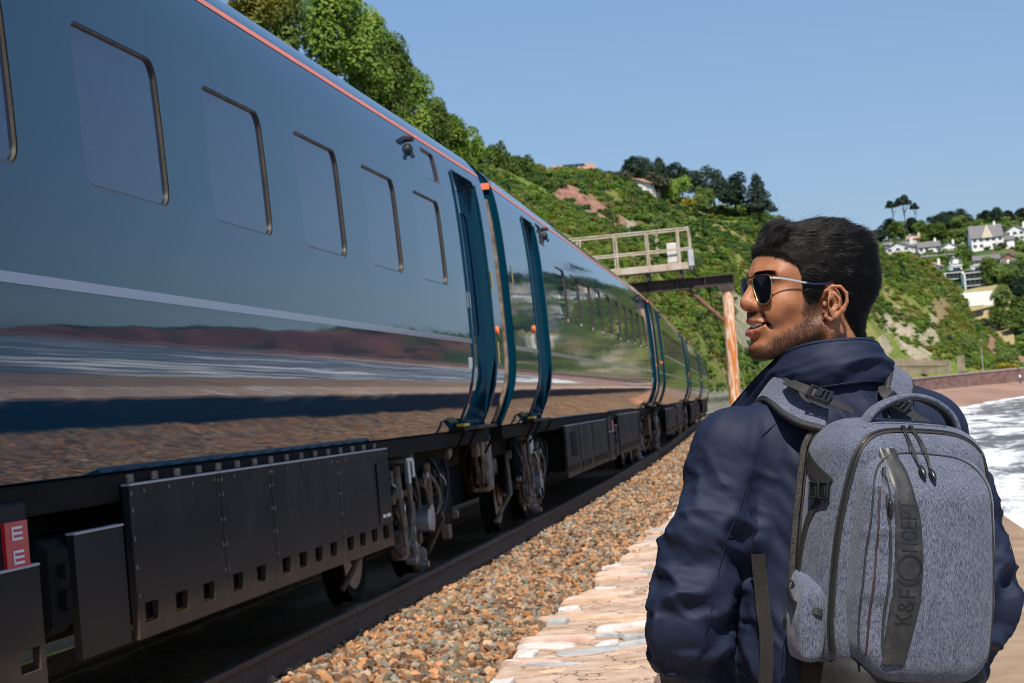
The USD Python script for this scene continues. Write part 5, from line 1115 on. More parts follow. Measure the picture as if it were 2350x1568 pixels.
def far_person(px, py, d, h, label, crouch):
    p = look(px, py, d); t = thing('person', label, 'person', p, 0, 'people far off on the beach')
    m = MB()
    if crouch: J = [[(0, 0, .3), (.0, .1, .62)], [(0, .1, .62), (.1, -.2, .3)], [(.1, -.2, .3), (.05, -.05, 0)], [(0, .1, .62), (-.15, -.2, .32)], [(-.15, -.2, .32), (-.1, 0, 0)]]
    else: J = [[(-.1, 0, 0), (-.07, 0, .85)], [(.1, .05, 0), (.07, 0, .85)], [(0, 0, .85), (0, 0, 1.4)], [(-.2, 0, 1.4), (-.25, 0, .85)], [(.2, 0, 1.4), (.25, .05, .85)]]
    for a, b in J: m.mesh(trimesh.creation.capsule(.1, 1e-3).apply_scale(.01)) if False else m.tube([a, b], [.1, .13], 8)
    z = .92 if crouch else 1.62
    part(t, 'body', MB().mesh(trimesh.creation.icosphere(1, .12).apply_scale([.9, 1, 1.2]).apply_translation([0, .02 if not crouch else -.08, z])).tube([(0, 0, z - .3), (0, 0, z)], .06, 8).get(), M_skin_far, True)
    part(t, 'clothes', MB().mesh(trimesh.creation.icosphere(2, .24).apply_scale([1, .7, 1.25]).apply_translation([0, 0, .6 if crouch else 1.2])).get(), M_cloth_w, True)
    part(t, 'trousers', m.get(), M_cloth_d if not crouch else M_cloth_w, True)
far_person(zx(1155), zy(1476), 372, 1.2, 'person in white bending down on the far beach below the sea wall', True)
far_person(zx(1690), zy(1455), 385, 1.7, 'person in white standing on the far beach at the right edge', False)
# ------------------------------------------------------------------ the person: solid shapes from distance fields
def surface_nets(fun, lo, hi, h):
    """the zero surface of a field over a grid: one vertex per crossed cell, one quad per crossed edge"""
    ax = [np.arange(l, u + h, h) for l, u in zip(lo, hi)]
    G = np.stack(np.meshgrid(*ax, indexing='ij'), -1); sh = G.shape[:3]
    V = np.concatenate([fun(c) for c in np.array_split(G.reshape(-1, 3), max(1, G.size // 900000))]).reshape(sh).astype(np.float32)
    S = V < 0
    cn = np.stack([S[i:sh[0] - 1 + i, j:sh[1] - 1 + j, k:sh[2] - 1 + k] for i in (0, 1) for j in (0, 1) for k in (0, 1)], -1).sum(-1)
    act = (cn > 0) & (cn < 8); idx = -np.ones(act.shape, int); idx[act] = np.arange(act.sum()); C = np.argwhere(act)
    acc = np.zeros((len(C), 3)); cnt = np.zeros(len(C))
    corners = [(i, j, k) for i in (0, 1) for j in (0, 1) for k in (0, 1)]
    for a in corners:
        for b in corners:
            if sum(b) == sum(a) + 1 and all(y >= x for x, y in zip(a, b)):
                va, vb = V[tuple((C + a).T)], V[tuple((C + b).T)]; m = (va < 0) != (vb < 0); t = np.where(m, va / np.where(m, va - vb, 1), 0)
                acc += m[:, None] * (np.array(a) + t[:, None] * (np.array(b) - np.array(a))); cnt += m
    P = np.array(lo) + h * (C + acc / cnt[:, None]); F = []
    for d in range(3):
        e, f = [(1, 2), (2, 0), (0, 1)][d]
        sl = [slice(None)] * 3; sl2 = list(sl); sl[d] = slice(0, -1); sl2[d] = slice(1, None)
        a, b = S[tuple(sl)], S[tuple(sl2)]; ch = np.argwhere(a != b); inside = a[tuple(ch.T)]
        ok = (ch[:, e] > 0) & (ch[:, f] > 0) & (ch[:, e] < sh[e] - 1) & (ch[:, f] < sh[f] - 1); ch, inside = ch[ok], inside[ok]
        q = []
        for de, df in ((-1, -1), (0, -1), (0, 0), (-1, 0)):
            c = ch.copy(); c[:, e] += de; c[:, f] += df; q.append(idx[tuple(c.T)])
        q = np.stack(q, 1); q[~inside] = q[~inside][:, ::-1]; F.append(q)
    F = np.vstack(F); return P, np.vstack([F[:, [0, 1, 2]], F[:, [0, 2, 3]]])
def vnormals(v, f):
    n = np.zeros_like(v); c = np.cross(v[f[:, 1]] - v[f[:, 0]], v[f[:, 2]] - v[f[:, 0]])
    for k in range(3): np.add.at(n, f[:, k], c)
    return n / (np.linalg.norm(n, axis=1, keepdims=True) + 1e-12)
def relax(v, f, it=2, lam=.5):
    for _ in range(it):
        s = np.zeros_like(v); c = np.zeros(len(v))
        for a, b in ((0, 1), (1, 2), (2, 0)):
            np.add.at(s, f[:, a], v[f[:, b]]); np.add.at(s, f[:, b], v[f[:, a]]); np.add.at(c, f[:, a], 1); np.add.at(c, f[:, b], 1)
        v = v + lam * (s / c[:, None] - v)
    return v
def smin(a, b, k): h = np.clip(.5 + .5 * (b - a) / k, 0, 1); return b + (a - b) * h - k * h * (1 - h)
def smax(a, b, k): return -smin(-a, -b, k)
def ell(p, c, r):
    q = (p - np.array(c)) / np.array(r); k0 = np.linalg.norm(q, axis=1); k1 = np.linalg.norm(q / np.array(r), axis=1)
    return k0 * (k0 - 1) / (k1 + 1e-9)
def sph(p, c, r): return np.linalg.norm(p - np.array(c), axis=1) - r
def cap(p, a, b, ra, rb=None):
    a, b = np.array(a, float), np.array(b, float); rb = ra if rb is None else rb
    t = np.clip((p - a) @ (b - a) / ((b - a) @ (b - a)), 0, 1); return np.linalg.norm(p - a - t[:, None] * (b - a), axis=1) - (ra + (rb - ra) * t)

# ------------------------------------------------------------------ head
PSI, PIT = math.radians(205), math.radians(4)
_rz = np.array([[math.cos(PSI), -math.sin(PSI), 0], [math.sin(PSI), math.cos(PSI), 0], [0, 0, 1]]); _ry = np.array([[math.cos(PIT), 0, -math.sin(PIT)], [0, 1, 0], [math.sin(PIT), 0, math.cos(PIT)]])
RH = _rz @ _ry; HO = np.array([.0083, 3.7453, 1.4421])
FEET = np.array([.045, 3.74, -.15])
UPLIP = [((.1102, 0, -.0248), .0036), ((.1090, .010, -.0244), .0036), ((.1042, .0205, -.0262), .0031), ((.0965, .0295, -.0312), .0022)]
LOLIP = [((.1118, 0, -.0470), .0054), ((.1102, .010, -.0464), .0051), ((.1052, .0205, -.0432), .0042), ((.0965, .0295, -.0350), .0024)]
MOUTH = [((.1165, 0, -.0352), .0062), ((.1150, .010, -.0348), .0060), ((.1090, .0205, -.0340), .0050), ((.1000, .0290, -.0330), .0022)]
def head_field(p):
    q = p.copy(); q[:, 1] = np.abs(q[:, 1])
    x, y, z = q.T
    d = ell(q, (-.018, 0, .053), (.104, .0755, .086))
    d = smin(d, ell(q, (.043, 0, .058), (.0585, .061, .050)), .03)
    d = smin(d, ell(q, (.040, 0, .002), (.0625, .0615, .072)), .03)
    d = smin(d, ell(q, (.040, 0, -.050), (.060, .0525, .041)), .025)
    d = smin(d, cap(q, (.004, .054, -.040), (.086, .018, -.076), .0145, .0125), .022)
    d = smin(d, ell(q, (.0925, 0, -.075), (.0205, .024, .0155)), .014)
    d = smin(d, cap(q, (.094, .010, .0515), (.076, .050, .052), .0105, .009), .014)
    d = smin(d, ell(q, (.066, .0455, .003), (.023, .018, .019)), .018)
    d = smin(d, ell(q, (.0795, .036, -.015), (.019, .017, .019)), .016)
    d = smin(d, ell(q, (.0905, 0, -.034), (.0225, .031, .026)), .014)
    # eye sockets
    d = smax(d, -ell(q, (.106, .033, .036), (.019, .021, .0125)), .010)
    # neck and its cords
    d = smin(d, cap(q, (-.034, 0, -.02), (-.052, 0, -.19), .054, .060), .03)
    d = smin(d, cap(q, (-.012, .058, -.045), (.022, .02, -.17), .0105, .012), .016)
    # nose
    d = smin(d, cap(q, (.0985, 0, .040), (.1145, 0, .008), .0085, .0125), .009)
    d = smin(d, sph(q, (.1135, 0, .0035), .0130), .006)
    d = smin(d, ell(q, (.1035, .0150, .0005), (.0120, .0080, .0100)), .005)
    d = smax(d, -ell(q, (.1115, .0065, -.0095), (.006, .0033, .005)), .003)
    # lips, mouth
    zc = z - 3.2 * y ** 2 * 1.6
    ql = np.stack([x, y, zc], 1)
    for P_, k_ in ((UPLIP, .004), (LOLIP, .004)):
        for (a, ra), (b, rb) in zip(P_[:-1], P_[1:]): d = smin(d, cap(q, a, b, ra, rb), k_)
    for (a, ra), (b, rb) in zip(MOUTH[:-1], MOUTH[1:]): d = smax(d, -cap(q, a, b, ra, rb), .002)
    for (a, ra), (b, rb) in zip(MOUTH[:-1], MOUTH[1:]): d = smax(d, -cap(q, np.array(a) - [.010, 0, 0], np.array(b) - [.009, .001, 0], ra * .98, rb * .95), .002)
    d = smax(d, -cap(q, (.098, .030, -.020), (.088, .034, -.036), .0022), .010)       # smile fold
    # ear
    hx = [(.005, .070, .010), (.003, .0775, .021), (-.006, .083, .0285), (-.019, .088, .0275), (-.029, .0905, .016), (-.030, .0895, .001), (-.024, .0855, -.012), (-.013, .0795, -.023), (-.004, .0755, -.0285), (.003, .0725, -.023)]
    e = ell(q @ np.array([[math.cos(.38), -math.sin(.38), 0], [math.sin(.38), math.cos(.38), 0], [0, 0, 1]]), np.array((-.012, .0785, .001)) @ np.array([[math.cos(.38), -math.sin(.38), 0], [math.sin(.38), math.cos(.38), 0], [0, 0, 1]]), (.0175, .0036, .0275))
    for i in range(len(hx) - 1): e = smin(e, cap(q, hx[i], hx[i + 1], .0031 if i < 6 else .0043, .0031 if i < 5 else .0045), .0022)
    an = [(-.011, .0835, .016), (-.0185, .086, .006), (-.017, .0845, -.006), (-.008, .080, -.0135), (.0, .0765, -.0125)]
    for i in range(4): e = smin(e, cap(q, an[i], an[i + 1], .0028), .002)
    e = smin(e, ell(q, (.005, .0745, -.002), (.0042, .004, .0062)), .003)
    e = smax(e, -ell(q, (-.0065, .087, -.002), (.0075, .010, .0095)), .003)
    near = ell(q, (-.012, .075, 0), (.05, .03, .05)) < 0
    d = np.where(near, smin(d, e, .005), d)
    return d
hv, hf = surface_nets(head_field, (-.14, -.105, -.185), (.14, .105, .16), .0019)
hv = relax(hv, hf, 1, .3); _h2 = relax(hv, hf, 2, .5); _w = (np.abs(hv[:, 1]) > .064)[:, None] * .7; hv = hv * (1 - _w) + _h2 * _w
hn = vnormals(hv, hf)
X, Y, Z = hv[:, 0], np.abs(hv[:, 1]), hv[:, 2]
def hairline(x):
    """height of the scalp hair's lower edge at x: forehead, temple, sideburn, round the ear, nape"""
    return np.interp(x, [-.13, -.09, -.075, -.055, -.040, -.030, -.012, .006, .012, .030, .041, .046, .052, .070, .090, .1], [-.07, -.070, -.066, -.045, -.02, .012, .036, .034, .004, .002, .014, .055, .066, .080, .089, .096])
wob = .006 * (fbm(hv * 90, 2, 5) - .5)
scalp = smoothstep(-.003, .007, Z - hairline(X) + wob)
scalp = scalp * ~((np.abs(hv[:, 1]) > .0745) & (X > -.035) & (X < .01) & (Z < .032))
beard = smoothstep(-.004, .010, np.minimum(hairline(.025) - Z + .01, .03)) * smoothstep(.000, .018, .026 - .030 * smoothstep(.03, .09, X) * 1.1 - .012 - Z - .25 * np.maximum(X - .05, 0)) * smoothstep(-.105, -.085, Z) * smoothstep(-.008, .016, X + .25 * (Z + .05) * -1 - .004)
jawband = np.clip(smoothstep(-.018, -.034, Z + .28 * np.maximum(X - .03, 0) * -1 + 0), 0, 1)
beard = np.clip(smoothstep(.006, -.030, Z - .012 + .42 * np.maximum(X - .022, 0)) * smoothstep(-.012, .010, X + .10 * Z + .006), 0, 1) * smoothstep(-.108, -.088, Z)
side = smoothstep(.010, .018, X) * smoothstep(.045, .034, X) * smoothstep(.01, .0, Z) * smoothstep(.03, .05, Y); beard = np.maximum(beard, .8 * side)
moust = smoothstep(.092, .098, X) * smoothstep(-.008, -.0115, Z) * smoothstep(-.0245, -.0205, Z) * smoothstep(.036, .028, Y)
goat = smoothstep(.09, .1, X) * smoothstep(-.062, -.074, Z)
zc = Z - 5.12 * Y ** 2
def near_path(P_):
    d_ = np.full(len(hv), 1.); q_ = np.stack([X, Y, Z], 1)
    for (a, ra), (b, rb) in zip(P_[:-1], P_[1:]): d_ = np.minimum(d_, cap(q_, a, b, ra, rb))
    return d_
lips = np.clip(0 * smoothstep(.094, .098, X) * (smoothstep(-.0300, -.0285, zc) * smoothstep(-.0190, -.0212, zc) + smoothstep(-.0400, -.0412, zc) * smoothstep(-.0530, -.0505, zc)) * smoothstep(.026, .022, Y), 0, 1)
inner = smoothstep(.1005, .093, X) * smoothstep(-.030, -.0315, zc) * smoothstep(-.0415, -.0390, zc) * (X > .06) * (Y < .027)
lips = np.clip(np.maximum(smoothstep(.0012, .0002, near_path(UPLIP)), smoothstep(.0012, .0002, near_path(LOLIP))) * smoothstep(.030, .026, Y), 0, 1); inner = smoothstep(.0012, .0004, near_path([((np.array(a) - [.012, 0, 0]), r + .001) for a, r in MOUTH])) * (X < .1085 - .5 * np.maximum(Y - .008, 0) ) * (1 - lips) * (Z > -.043) * (Z < -.028)
beard = smoothstep(.006, -.012, Z - np.interp(X, [-.01, .02, .04, .06, .075, .09, .1, .12], [.0, -.004, -.024, -.040, -.047, -.056, -.066, -.07]) + .004 * wob / .006) * smoothstep(-.008, .006, X - .002) * smoothstep(-.108, -.085, Z); beard = np.maximum(beard, .9 * smoothstep(.010, .016, X) * smoothstep(.044, .036, X) * smoothstep(.03, .02, Z) * (Z > -.03) * smoothstep(.03, .05, Y))
beard = np.maximum(np.maximum(beard * .95, moust * 1.), goat * .95) * (1 - lips) * (1 - inner)
brow = .7 * smoothstep(.0042, .001, np.abs(Z - (.0555 - 6 * (Y - .033) ** 2))) * smoothstep(.010, .014, Y) * smoothstep(.057, .050, Y) * (X > .07)
dark = np.clip(np.maximum(np.maximum(beard * .62, scalp), np.maximum(brow, 0) * .9), 0, 1)
usdkit.material(stage, L('skin'), {
    'c': ('texture_coordinate', {}), 'g': ('geometry', {}), 'n': ('noise_texture', {'scale': 28, 'detail': 5}), 'r': ('rgb_ramp', {'ramp': [(.28, (.235, .085, .036)), (.5, (.335, .135, .062)), (.74, (.42, .19, .098))]}),
    'ad': ('attribute', {'attribute': 'dark'}), 'al': ('attribute', {'attribute': 'lip'}), 'ai': ('attribute', {'attribute': 'inner'}),
    'nf': ('noise_texture', {'scale': 900, 'detail': 2}), 'sr': ('map_range', {'from_min': .3, 'from_max': .7, 'to_min': .75, 'to_max': 1.2}), 'sm': ('math', {'math_type': 'multiply', 'use_clamp': True}),
    'm1': ('mix_color', {'b': (.016, .010, .008)}), 'm2': ('mix_color', {'b': (.27, .075, .062)}), 'm3': ('mix_color', {'b': (.03, .006, .005)}),
    'nb': ('noise_texture', {'scale': 420, 'detail': 3}), 'b': ('bump', {'strength': .4, 'distance': .0014}), 'p': ('principled_bsdf', {'roughness': .5, 'specular_ior_level': .38, 'subsurface_weight': .18, 'subsurface_scale': .004, 'subsurface_radius': (1, .35, .2)})},
    [('g.position', 'n.vector'), ('n.fac', 'r.fac'), ('g.position', 'nf.vector'), ('nf.fac', 'sr.value'), ('ad.fac', 'sm.value1'), ('sr.result', 'sm.value2'), ('sm.value', 'm1.fac'), ('r.color', 'm1.a'), ('m1.result', 'm2.a'), ('al.fac', 'm2.fac'), ('m2.result', 'm3.a'), ('ai.fac', 'm3.fac'), ('m3.result', 'p.base_color'),
     ('g.position', 'nb.vector'), ('nb.fac', 'b.height'), ('b.normal', 'p.normal')], surface='p.BSDF')
to_world = lambda v: v @ RH.T + HO
PERSON = thing('person', 'young man in navy jacket and sunglasses on the path, head turned toward the train', 'person', FEET)
raw_mesh(path_for(PERSON, 'body'), to_world(hv) - FEET, hf, hn @ RH.T, L('skin'), {'dark': dark, 'lip': lips, 'inner': inner})
# teeth, eyes
M_teeth = plain('teeth', (.72, .70, .66), .25, var=.03); M_eye = plain('eye_white', (.7, .66, .62), .15, var=.03); M_iris = plain('iris', (.02, .01, .006), .1)
m = MB()
for k in range(-4, 5):
    a = k * .21; m.mesh(trimesh.creation.icosphere(2, 1.0).apply_scale([.0022, .0037 if abs(k) < 2 else .0031, .0068]).apply_transform(trimesh.transformations.rotation_matrix(a, [0, 0, 1])).apply_translation([.0885 + .0165 * math.cos(a), .020 * math.sin(a) * 1.25, -.0318 + .0022 * abs(k) ** 1.2 * .35]))
v, f = m.get(); part(PERSON, 'teeth', (to_world(v) - FEET, f), M_teeth, True)
for s in (1, -1):
    e = part(PERSON, 'eye', (to_world(trimesh.creation.icosphere(3, .0122).vertices + [.0815, s * .032, .0355]) - FEET, trimesh.creation.icosphere(3, .0122).faces), M_eye, True)
    ic = trimesh.creation.icosphere(2, .006).apply_scale([.35, 1, 1]).apply_translation([.0922, s * .034, .0355]); part(e, 'iris', (to_world(ic.vertices) - FEET, ic.faces), M_iris, True)

# ------------------------------------------------------------------ hair
def strands(name, parent, roots, dirs, lens, curl, width, mat, n=6, label=None, grav=0.):
    t = np.linspace(0, 1, n); rng = np.random.default_rng(9)
    P = roots[:, None] + dirs[:, None] * (lens[:, None] * t)[..., None] + curl[:, None] * (lens[:, None] * t ** 2)[..., None]
    P[..., 2] -= grav * (lens[:, None] * t) ** 2
    P = to_world(P.reshape(-1, 3)) - FEET
    c = UsdGeom.BasisCurves.Define(stage, path_for(parent, name)); c.CreateTypeAttr('linear'); c.CreateWrapAttr('nonperiodic')
    c.CreateCurveVertexCountsAttr(Vt.IntArray.FromNumpy(np.full(len(roots), n, np.int32))); c.CreatePointsAttr(Vt.Vec3fArray.FromNumpy(P.astype(np.float32)))
    w = np.tile(width * (1 - .75 * t ** 2), len(roots)).astype(np.float32); c.CreateWidthsAttr(Vt.FloatArray.FromNumpy(w)); c.SetWidthsInterpolation('vertex')
    UsdShade.MaterialBindingAPI.Apply(c.GetPrim()).Bind(UsdShade.Material.Get(stage, mat))
    return tag(c.GetPrim(), label)
usdkit.material(stage, L('hair_black'), {'p': ('principled_hair_bsdf', {'parametrization': 'Direct coloring', 'R': .38, 'color': (.0025, .002, .0018), 'roughness': .24, 'radial_roughness': .4, 'random_roughness': .3})}, [], surface='p.BSDF')
M_haircap = plain('hair_mass', (.008, .006, .005), .75, spec=.1)
def thickness(p):
    x, y, z = p[:, 0], p[:, 1], p[:, 2]
    top = smoothstep(.055, .125, z)
    return .0045 + .006 * top + .010 * top * smoothstep(.02, .085, x) + .001 * smoothstep(-.06, -.11, x) * smoothstep(-.06, .03, z)
def sample_on(mask, n, rng):
    tri = hv[hf]; ar = np.linalg.norm(np.cross(tri[:, 1] - tri[:, 0], tri[:, 2] - tri[:, 0]), axis=1) * mask[hf].mean(1)
    k = rng.choice(len(hf), n, p=ar / ar.sum()); b = rng.dirichlet((1, 1, 1), n)
    return (tri[k] * b[..., None]).sum(1), (hn[hf[k]] * b[..., None]).sum(1)
def hair():
    rng = np.random.default_rng(21)
    def mass(p, n, s):
        # the hair's mass: a thin even layer, and on top a swept-up block that ends steeply over the forehead
        zt = np.interp(p[:, 0], [-.15, -.128, -.112, -.09, -.064, -.04, .006, .046, .066, .088, .097, .105], [.04, .085, .110, .128, .139, .1445, .147, .1445, .147, .142, .128, .10]) - .0145
        zt = zt - 7.5 * np.maximum(np.abs(p[:, 1]) - .012, 0) ** 2 + .006 * (fbm(p * [26, 70, 40], 2, 6) - .5) * 2
        w = smoothstep(.092, .112, p[:, 2]) * s * smoothstep(-.11, -.05, p[:, 0])
        q = p + n * (thickness(p) * .62 * s * (1 + .7 * (fbm(p * [30, 70, 70], 3, 6) - .5)))[:, None]
        q[:, 2] = np.maximum(q[:, 2], p[:, 2] * (1 - w) + zt * w); q[:, 0] += w * .002 * smoothstep(.05, .09, p[:, 0])
        return q
    cap_v = mass(hv, hn, np.clip(scalp, 0, 1))
    fm = (scalp[hf] > .6).all(1) & (hv[hf][:, :, 2].mean(1) > -.08); used, inv = np.unique(hf[fm], return_inverse=True)
    h = part(PERSON, 'hair', (to_world(cap_v[used]) - FEET, inv.reshape(-1, 3)), M_haircap, True)
    R, N = sample_on(np.clip(scalp, 0, 1), 36000, rng)
    x, y, z = R.T; top = smoothstep(.07, .12, z); front = smoothstep(.045, .085, x) * smoothstep(.06, .10, z)
    flow = np.stack([-1 + 0 * x, 0 * x, -.35 - .5 * smoothstep(.03, -.05, z)], 1)
    flow_top = np.stack([-.85 + 0 * x, -.15 + 0 * x, .18 + 0 * x], 1)
    flow_front = np.stack([-.25 + 0 * x, .15 + 0 * x, .75 + 0 * x], 1)
    fl = flow * (1 - top)[:, None] + flow_top * (top * (1 - front))[:, None] + flow_front * front[:, None]
    clump = (fbm(R * 55, 2, 7) - .5)[:, None] * np.array([.5, .9, .3]) * .9
    D = N * (.20 + .12 * front + .05 * top)[:, None] + fl * .9 + clump + rng.normal(size=R.shape) * .085
    D /= np.linalg.norm(D, axis=1, keepdims=True)
    Ln = (.011 + .015 * top + .008 * front) * rng.uniform(.65, 1.2, len(R)) * np.clip(np.clip((z - hairline(x)) / .02, .35, 1), .35, 1)
    curl = -N * .12 + np.stack([-.35 * (top + front), 0 * x, -.12 + 0 * x], 1) * .7
    sr = np.clip(smoothstep(-.003, .007, z - hairline(x)), 0, 1); strands('strand', h, mass(R, N, sr) + N * .0002, D, Ln, curl, .00085, L('hair_black'), 6)
    # flyaways over the forehead and crown
    m = (R[:, 0] > .055) & (R[:, 2] > .085) | (R[:, 2] > .12); k = np.flatnonzero(m)[rng.choice(m.sum(), 70, replace=False)]
    D2 = N[k] * .7 + rng.normal(size=(70, 3)) * .5 + np.where(R[k][:, :1] > .06, [[.65, .1, .35]], [[-.3, 0, .3]]); D2 /= np.linalg.norm(D2, axis=1, keepdims=True)
    strands('flyaway', h, mass(R[k], N[k], np.ones(70)), D2, rng.uniform(.018, .036, 70), rng.normal(size=(70, 3)) * .8 + [-.3, 0, -.2], .00035, L('hair_black'), 8)
    edge = scalp * (1 - scalp) * 4 * (X > .0) * (Z > .0); R, N = sample_on(np.clip(edge, 0, 1), 2600, rng)
    D = N * .45 + np.stack([-.5 + 0 * R[:, 0], 0 * R[:, 0], np.where(R[:, 2] > .06, .35, -.35)], 1) + (fbm(R * 80, 2, 8) - .5)[:, None] * [1.2, 1.2, .6] + rng.normal(size=R.shape) * .25; D /= np.linalg.norm(D, axis=1, keepdims=True)
    fr = (R[:, 2] > .066)[:, None]; D = np.where(fr, np.array([.35, 0, -.35]) + N * .15 + rng.normal(size=R.shape) * .35, D); D /= np.linalg.norm(D, axis=1, keepdims=True); strands('hairline_strand', h, np.where(fr, mass(R, N, np.clip(smoothstep(-.003, .007, R[:, 2] - hairline(R[:, 0])), 0, 1)), R), D, rng.uniform(.003, .008, len(R)), -N * .3, .0005, L('hair_black'), 5)
    tm = smoothstep(.045, .075, X) * smoothstep(.085, .105, Z) * scalp; R, N = sample_on(np.clip(tm, 0, 1), 2600, rng); c = (fbm(R * 60, 2, 15) - .5)
    D = N * .3 + np.stack([.15 + 2.2 * c, 2.0 * (fbm(R * 60 + 7, 2, 16) - .5), .9 + 0 * c], 1) + rng.normal(size=R.shape) * .12; D /= np.linalg.norm(D, axis=1, keepdims=True)
    strands('quiff_strand', h, mass(R, N, np.ones(len(R))) - N * .002, D, (.010 + .022 * np.clip(c + .25, 0, .5)) * rng.uniform(.7, 1.15, len(R)), np.stack([-.5 + 0 * c, 0 * c, -.25 + 0 * c], 1), .0007, L('hair_black'), 6)
    R, N = sample_on(np.clip(beard, 0, 1) ** 1.5, 6500, rng)
    D = N * .55 + [-.35, 0, -.6] + rng.normal(size=R.shape) * .22; D /= np.linalg.norm(D, axis=1, keepdims=True)
    strands('beard', PERSON, R, D, rng.uniform(.0025, .006, len(R)), -N * .2, .00032, L('hair_black'), 3)
    R, N = sample_on(np.clip(brow, 0, 1), 900, rng); D = N * .35 + np.stack([-.4 + 0 * R[:, 0], np.sign(R[:, 1]) * .9, .1 + 0 * R[:, 0]], 1); D /= np.linalg.norm(D, axis=1, keepdims=True)
    strands('eyebrow', PERSON, R, D, rng.uniform(.004, .008, len(R)), -N * .3, .0004, L('hair_black'), 3)
hair()

# ------------------------------------------------------------------ jacket, trousers, shoes
BT = math.radians(22); BR_, BF = np.array([math.cos(BT), math.sin(BT), 0]), np.array([-math.sin(BT), math.cos(BT), 0]); BO = np.array([.045, 3.72, 0])
def bw(p): p = np.asarray(p, float); return BO + p[..., :1] * BR_ + p[..., 1:2] * BF + p[..., 2:3] * [0, 0, 1.]
def bl(p): q = p - BO; return np.stack([q @ BR_, q @ BF, q[:, 2]], 1)
ARM_L = [np.array(a) for a in ((-.138, 3.645, 1.205), (-.245, 3.60, .925), (-.225, 3.70, .76))]
ARM_R = [np.array(a) for a in ((.190, 3.785, 1.195), (.262, 3.80, .905), (.150, 3.86, .74))]
_zz = np.array([.70, .76, .79, .85, .95, 1.08, 1.18, 1.235, 1.27, 1.30, 1.33]); _rx = np.array([.222, .222, .212, .228, .216, .202, .182, .158, .122, .098, .085]); _ry2 = np.array([.125, .125, .120, .130, .128, .128, .122, .108, .094, .086, .082])
def jacket_field(p):
    q = bl(p); z = np.clip(q[:, 2], .70, 1.33); rx, ry = np.interp(z, _zz, _rx), np.interp(z, _zz, _ry2)
    e = (np.abs(q[:, 0] / rx) ** 2.5 + np.abs((q[:, 1] - .01) / ry) ** 2.5) ** (1 / 2.5)
    d = (e - 1) * np.minimum(rx, ry); d = smax(d, np.maximum(q[:, 2] - 1.325, .765 - q[:, 2]), .02)
    for A in (ARM_L, ARM_R):
        a = smin(cap(p, A[0], A[1], .070, .062), cap(p, A[1], A[2], .062, .055), .02)
        d = smin(d, a, .022)
    d = smin(d, cap(q, (-.09, 0, 1.255), (-.160, 0, 1.212), .048, .050), .03); d = smin(d, cap(q, (.09, 0, 1.25), (.155, 0, 1.215), .05, .054), .03)
    return d
def ridged(n): return 1 - np.abs(2 * n - 1)
def arm_coords(p, A):
    out = []
    for a, b, u0 in ((A[0], A[1], 0.), (A[1], A[2], 1.)):
        ax = (b - a) / np.linalg.norm(b - a); t = (p - a) @ ax / np.linalg.norm(b - a); r = p - a - np.outer((p - a) @ ax, ax)
        s = np.cross(ax, [0, 1., 0]); s /= np.linalg.norm(s); th = np.arctan2(r @ np.cross(ax, s), r @ s); out.append((np.clip(t, 0, 1) + u0, th, np.linalg.norm(p - a - np.outer(np.clip(t, 0, 1) * np.linalg.norm(b - a), ax), axis=1)))
    pick = out[0][2] < out[1][2]
    return np.where(pick, out[0][0], out[1][0]), np.where(pick, out[0][1], out[1][1]), np.where(pick, out[0][2], out[1][2])
def jacket():
    v, f = surface_nets(jacket_field, (-.36, 3.50, .735), (.37, 4.0, 1.35), .0052)
    v = relax(v, f, 3, .5); n = vnormals(v, f); disp = np.zeros(len(v))
    onarm = np.zeros(len(v))
    for A, sd in ((ARM_L, 1), (ARM_R, 2)):
        u, th, r = arm_coords(v, A); w = smoothstep(.115, .085, r); onarm = np.maximum(onarm, w)
        c, s = np.cos(th), np.sin(th)
        k = fbm(np.stack([u * 3.6 + .30 * c + .12 * s, c * .55, s * .55], 1) + sd * 7, 2, 71); fold = ridged(k) ** 2.2
        k3 = fbm(np.stack([u * 12.0 + .5 * s, c * 1.6, s * 1.6], 1) + sd * 5, 3, 75); disp += w * .003 * (ridged(k3) ** 3 - .3)
        k2 = fbm(np.stack([u * 7.0 - .4 * c, c * 1.1, s * 1.1], 1) + sd * 3, 2, 72); fold2 = ridged(k2) ** 2.5
        el = np.exp(-((u - 1.0) / .33) ** 2) + .75 * np.exp(-((u - .42) / .2) ** 2) + .35
        disp += w * (el * (.025 * (fold - .42) + .011 * (fold2 - .38)))
        sagg = .006 * np.sin(u * 17 + c * 1.6) * np.exp(-((u - .9) / .35) ** 2); disp += w * sagg
    q = bl(v); tw = 1 - onarm
    k = fbm(np.stack([q[:, 0] * 11 + q[:, 2] * 5, q[:, 1] * 9, q[:, 2] * 4.5 - np.abs(q[:, 0]) * 6], 1), 3, 73); disp += tw * (.016 * (ridged(k) ** 2.5 - .4) + .003 * (ridged(fbm(q * [22, 18, 9] + 3, 2, 76)) ** 2 - .4))
    hem = smoothstep(.84, .80, q[:, 2]) * tw; ang = np.arctan2(q[:, 1], q[:, 0]); disp += hem * .004 * np.sin(ang * 46 + 3 * fbm(q * 9, 2, 4))
    v = relax(v + n * disp[:, None], f, 1, .3); return v, f
M_jacket = lookup('navy_nylon', [(.3, (.0082, .0125, .031)), (.7, (.0125, .019, .045))], 9, .66, 5, .25, 700, .0008, spec=.22)
jv, jf = jacket()
JK = part(PERSON, 'jacket', (jv - FEET, jf), M_jacket, True)
_ta = np.minimum(arm_coords(jv, ARM_L)[2], arm_coords(jv, ARM_R)[2]) > .092; torso_v, jtree = jv[_ta], cKDTree(jv); ttree = cKDTree(torso_v); jn = vnormals(jv, jf)
def on_jacket(p, off=.001):
    _, i = jtree.query(p, k=5); return jv[i].mean(-2) + jn[i].mean(-2) * off
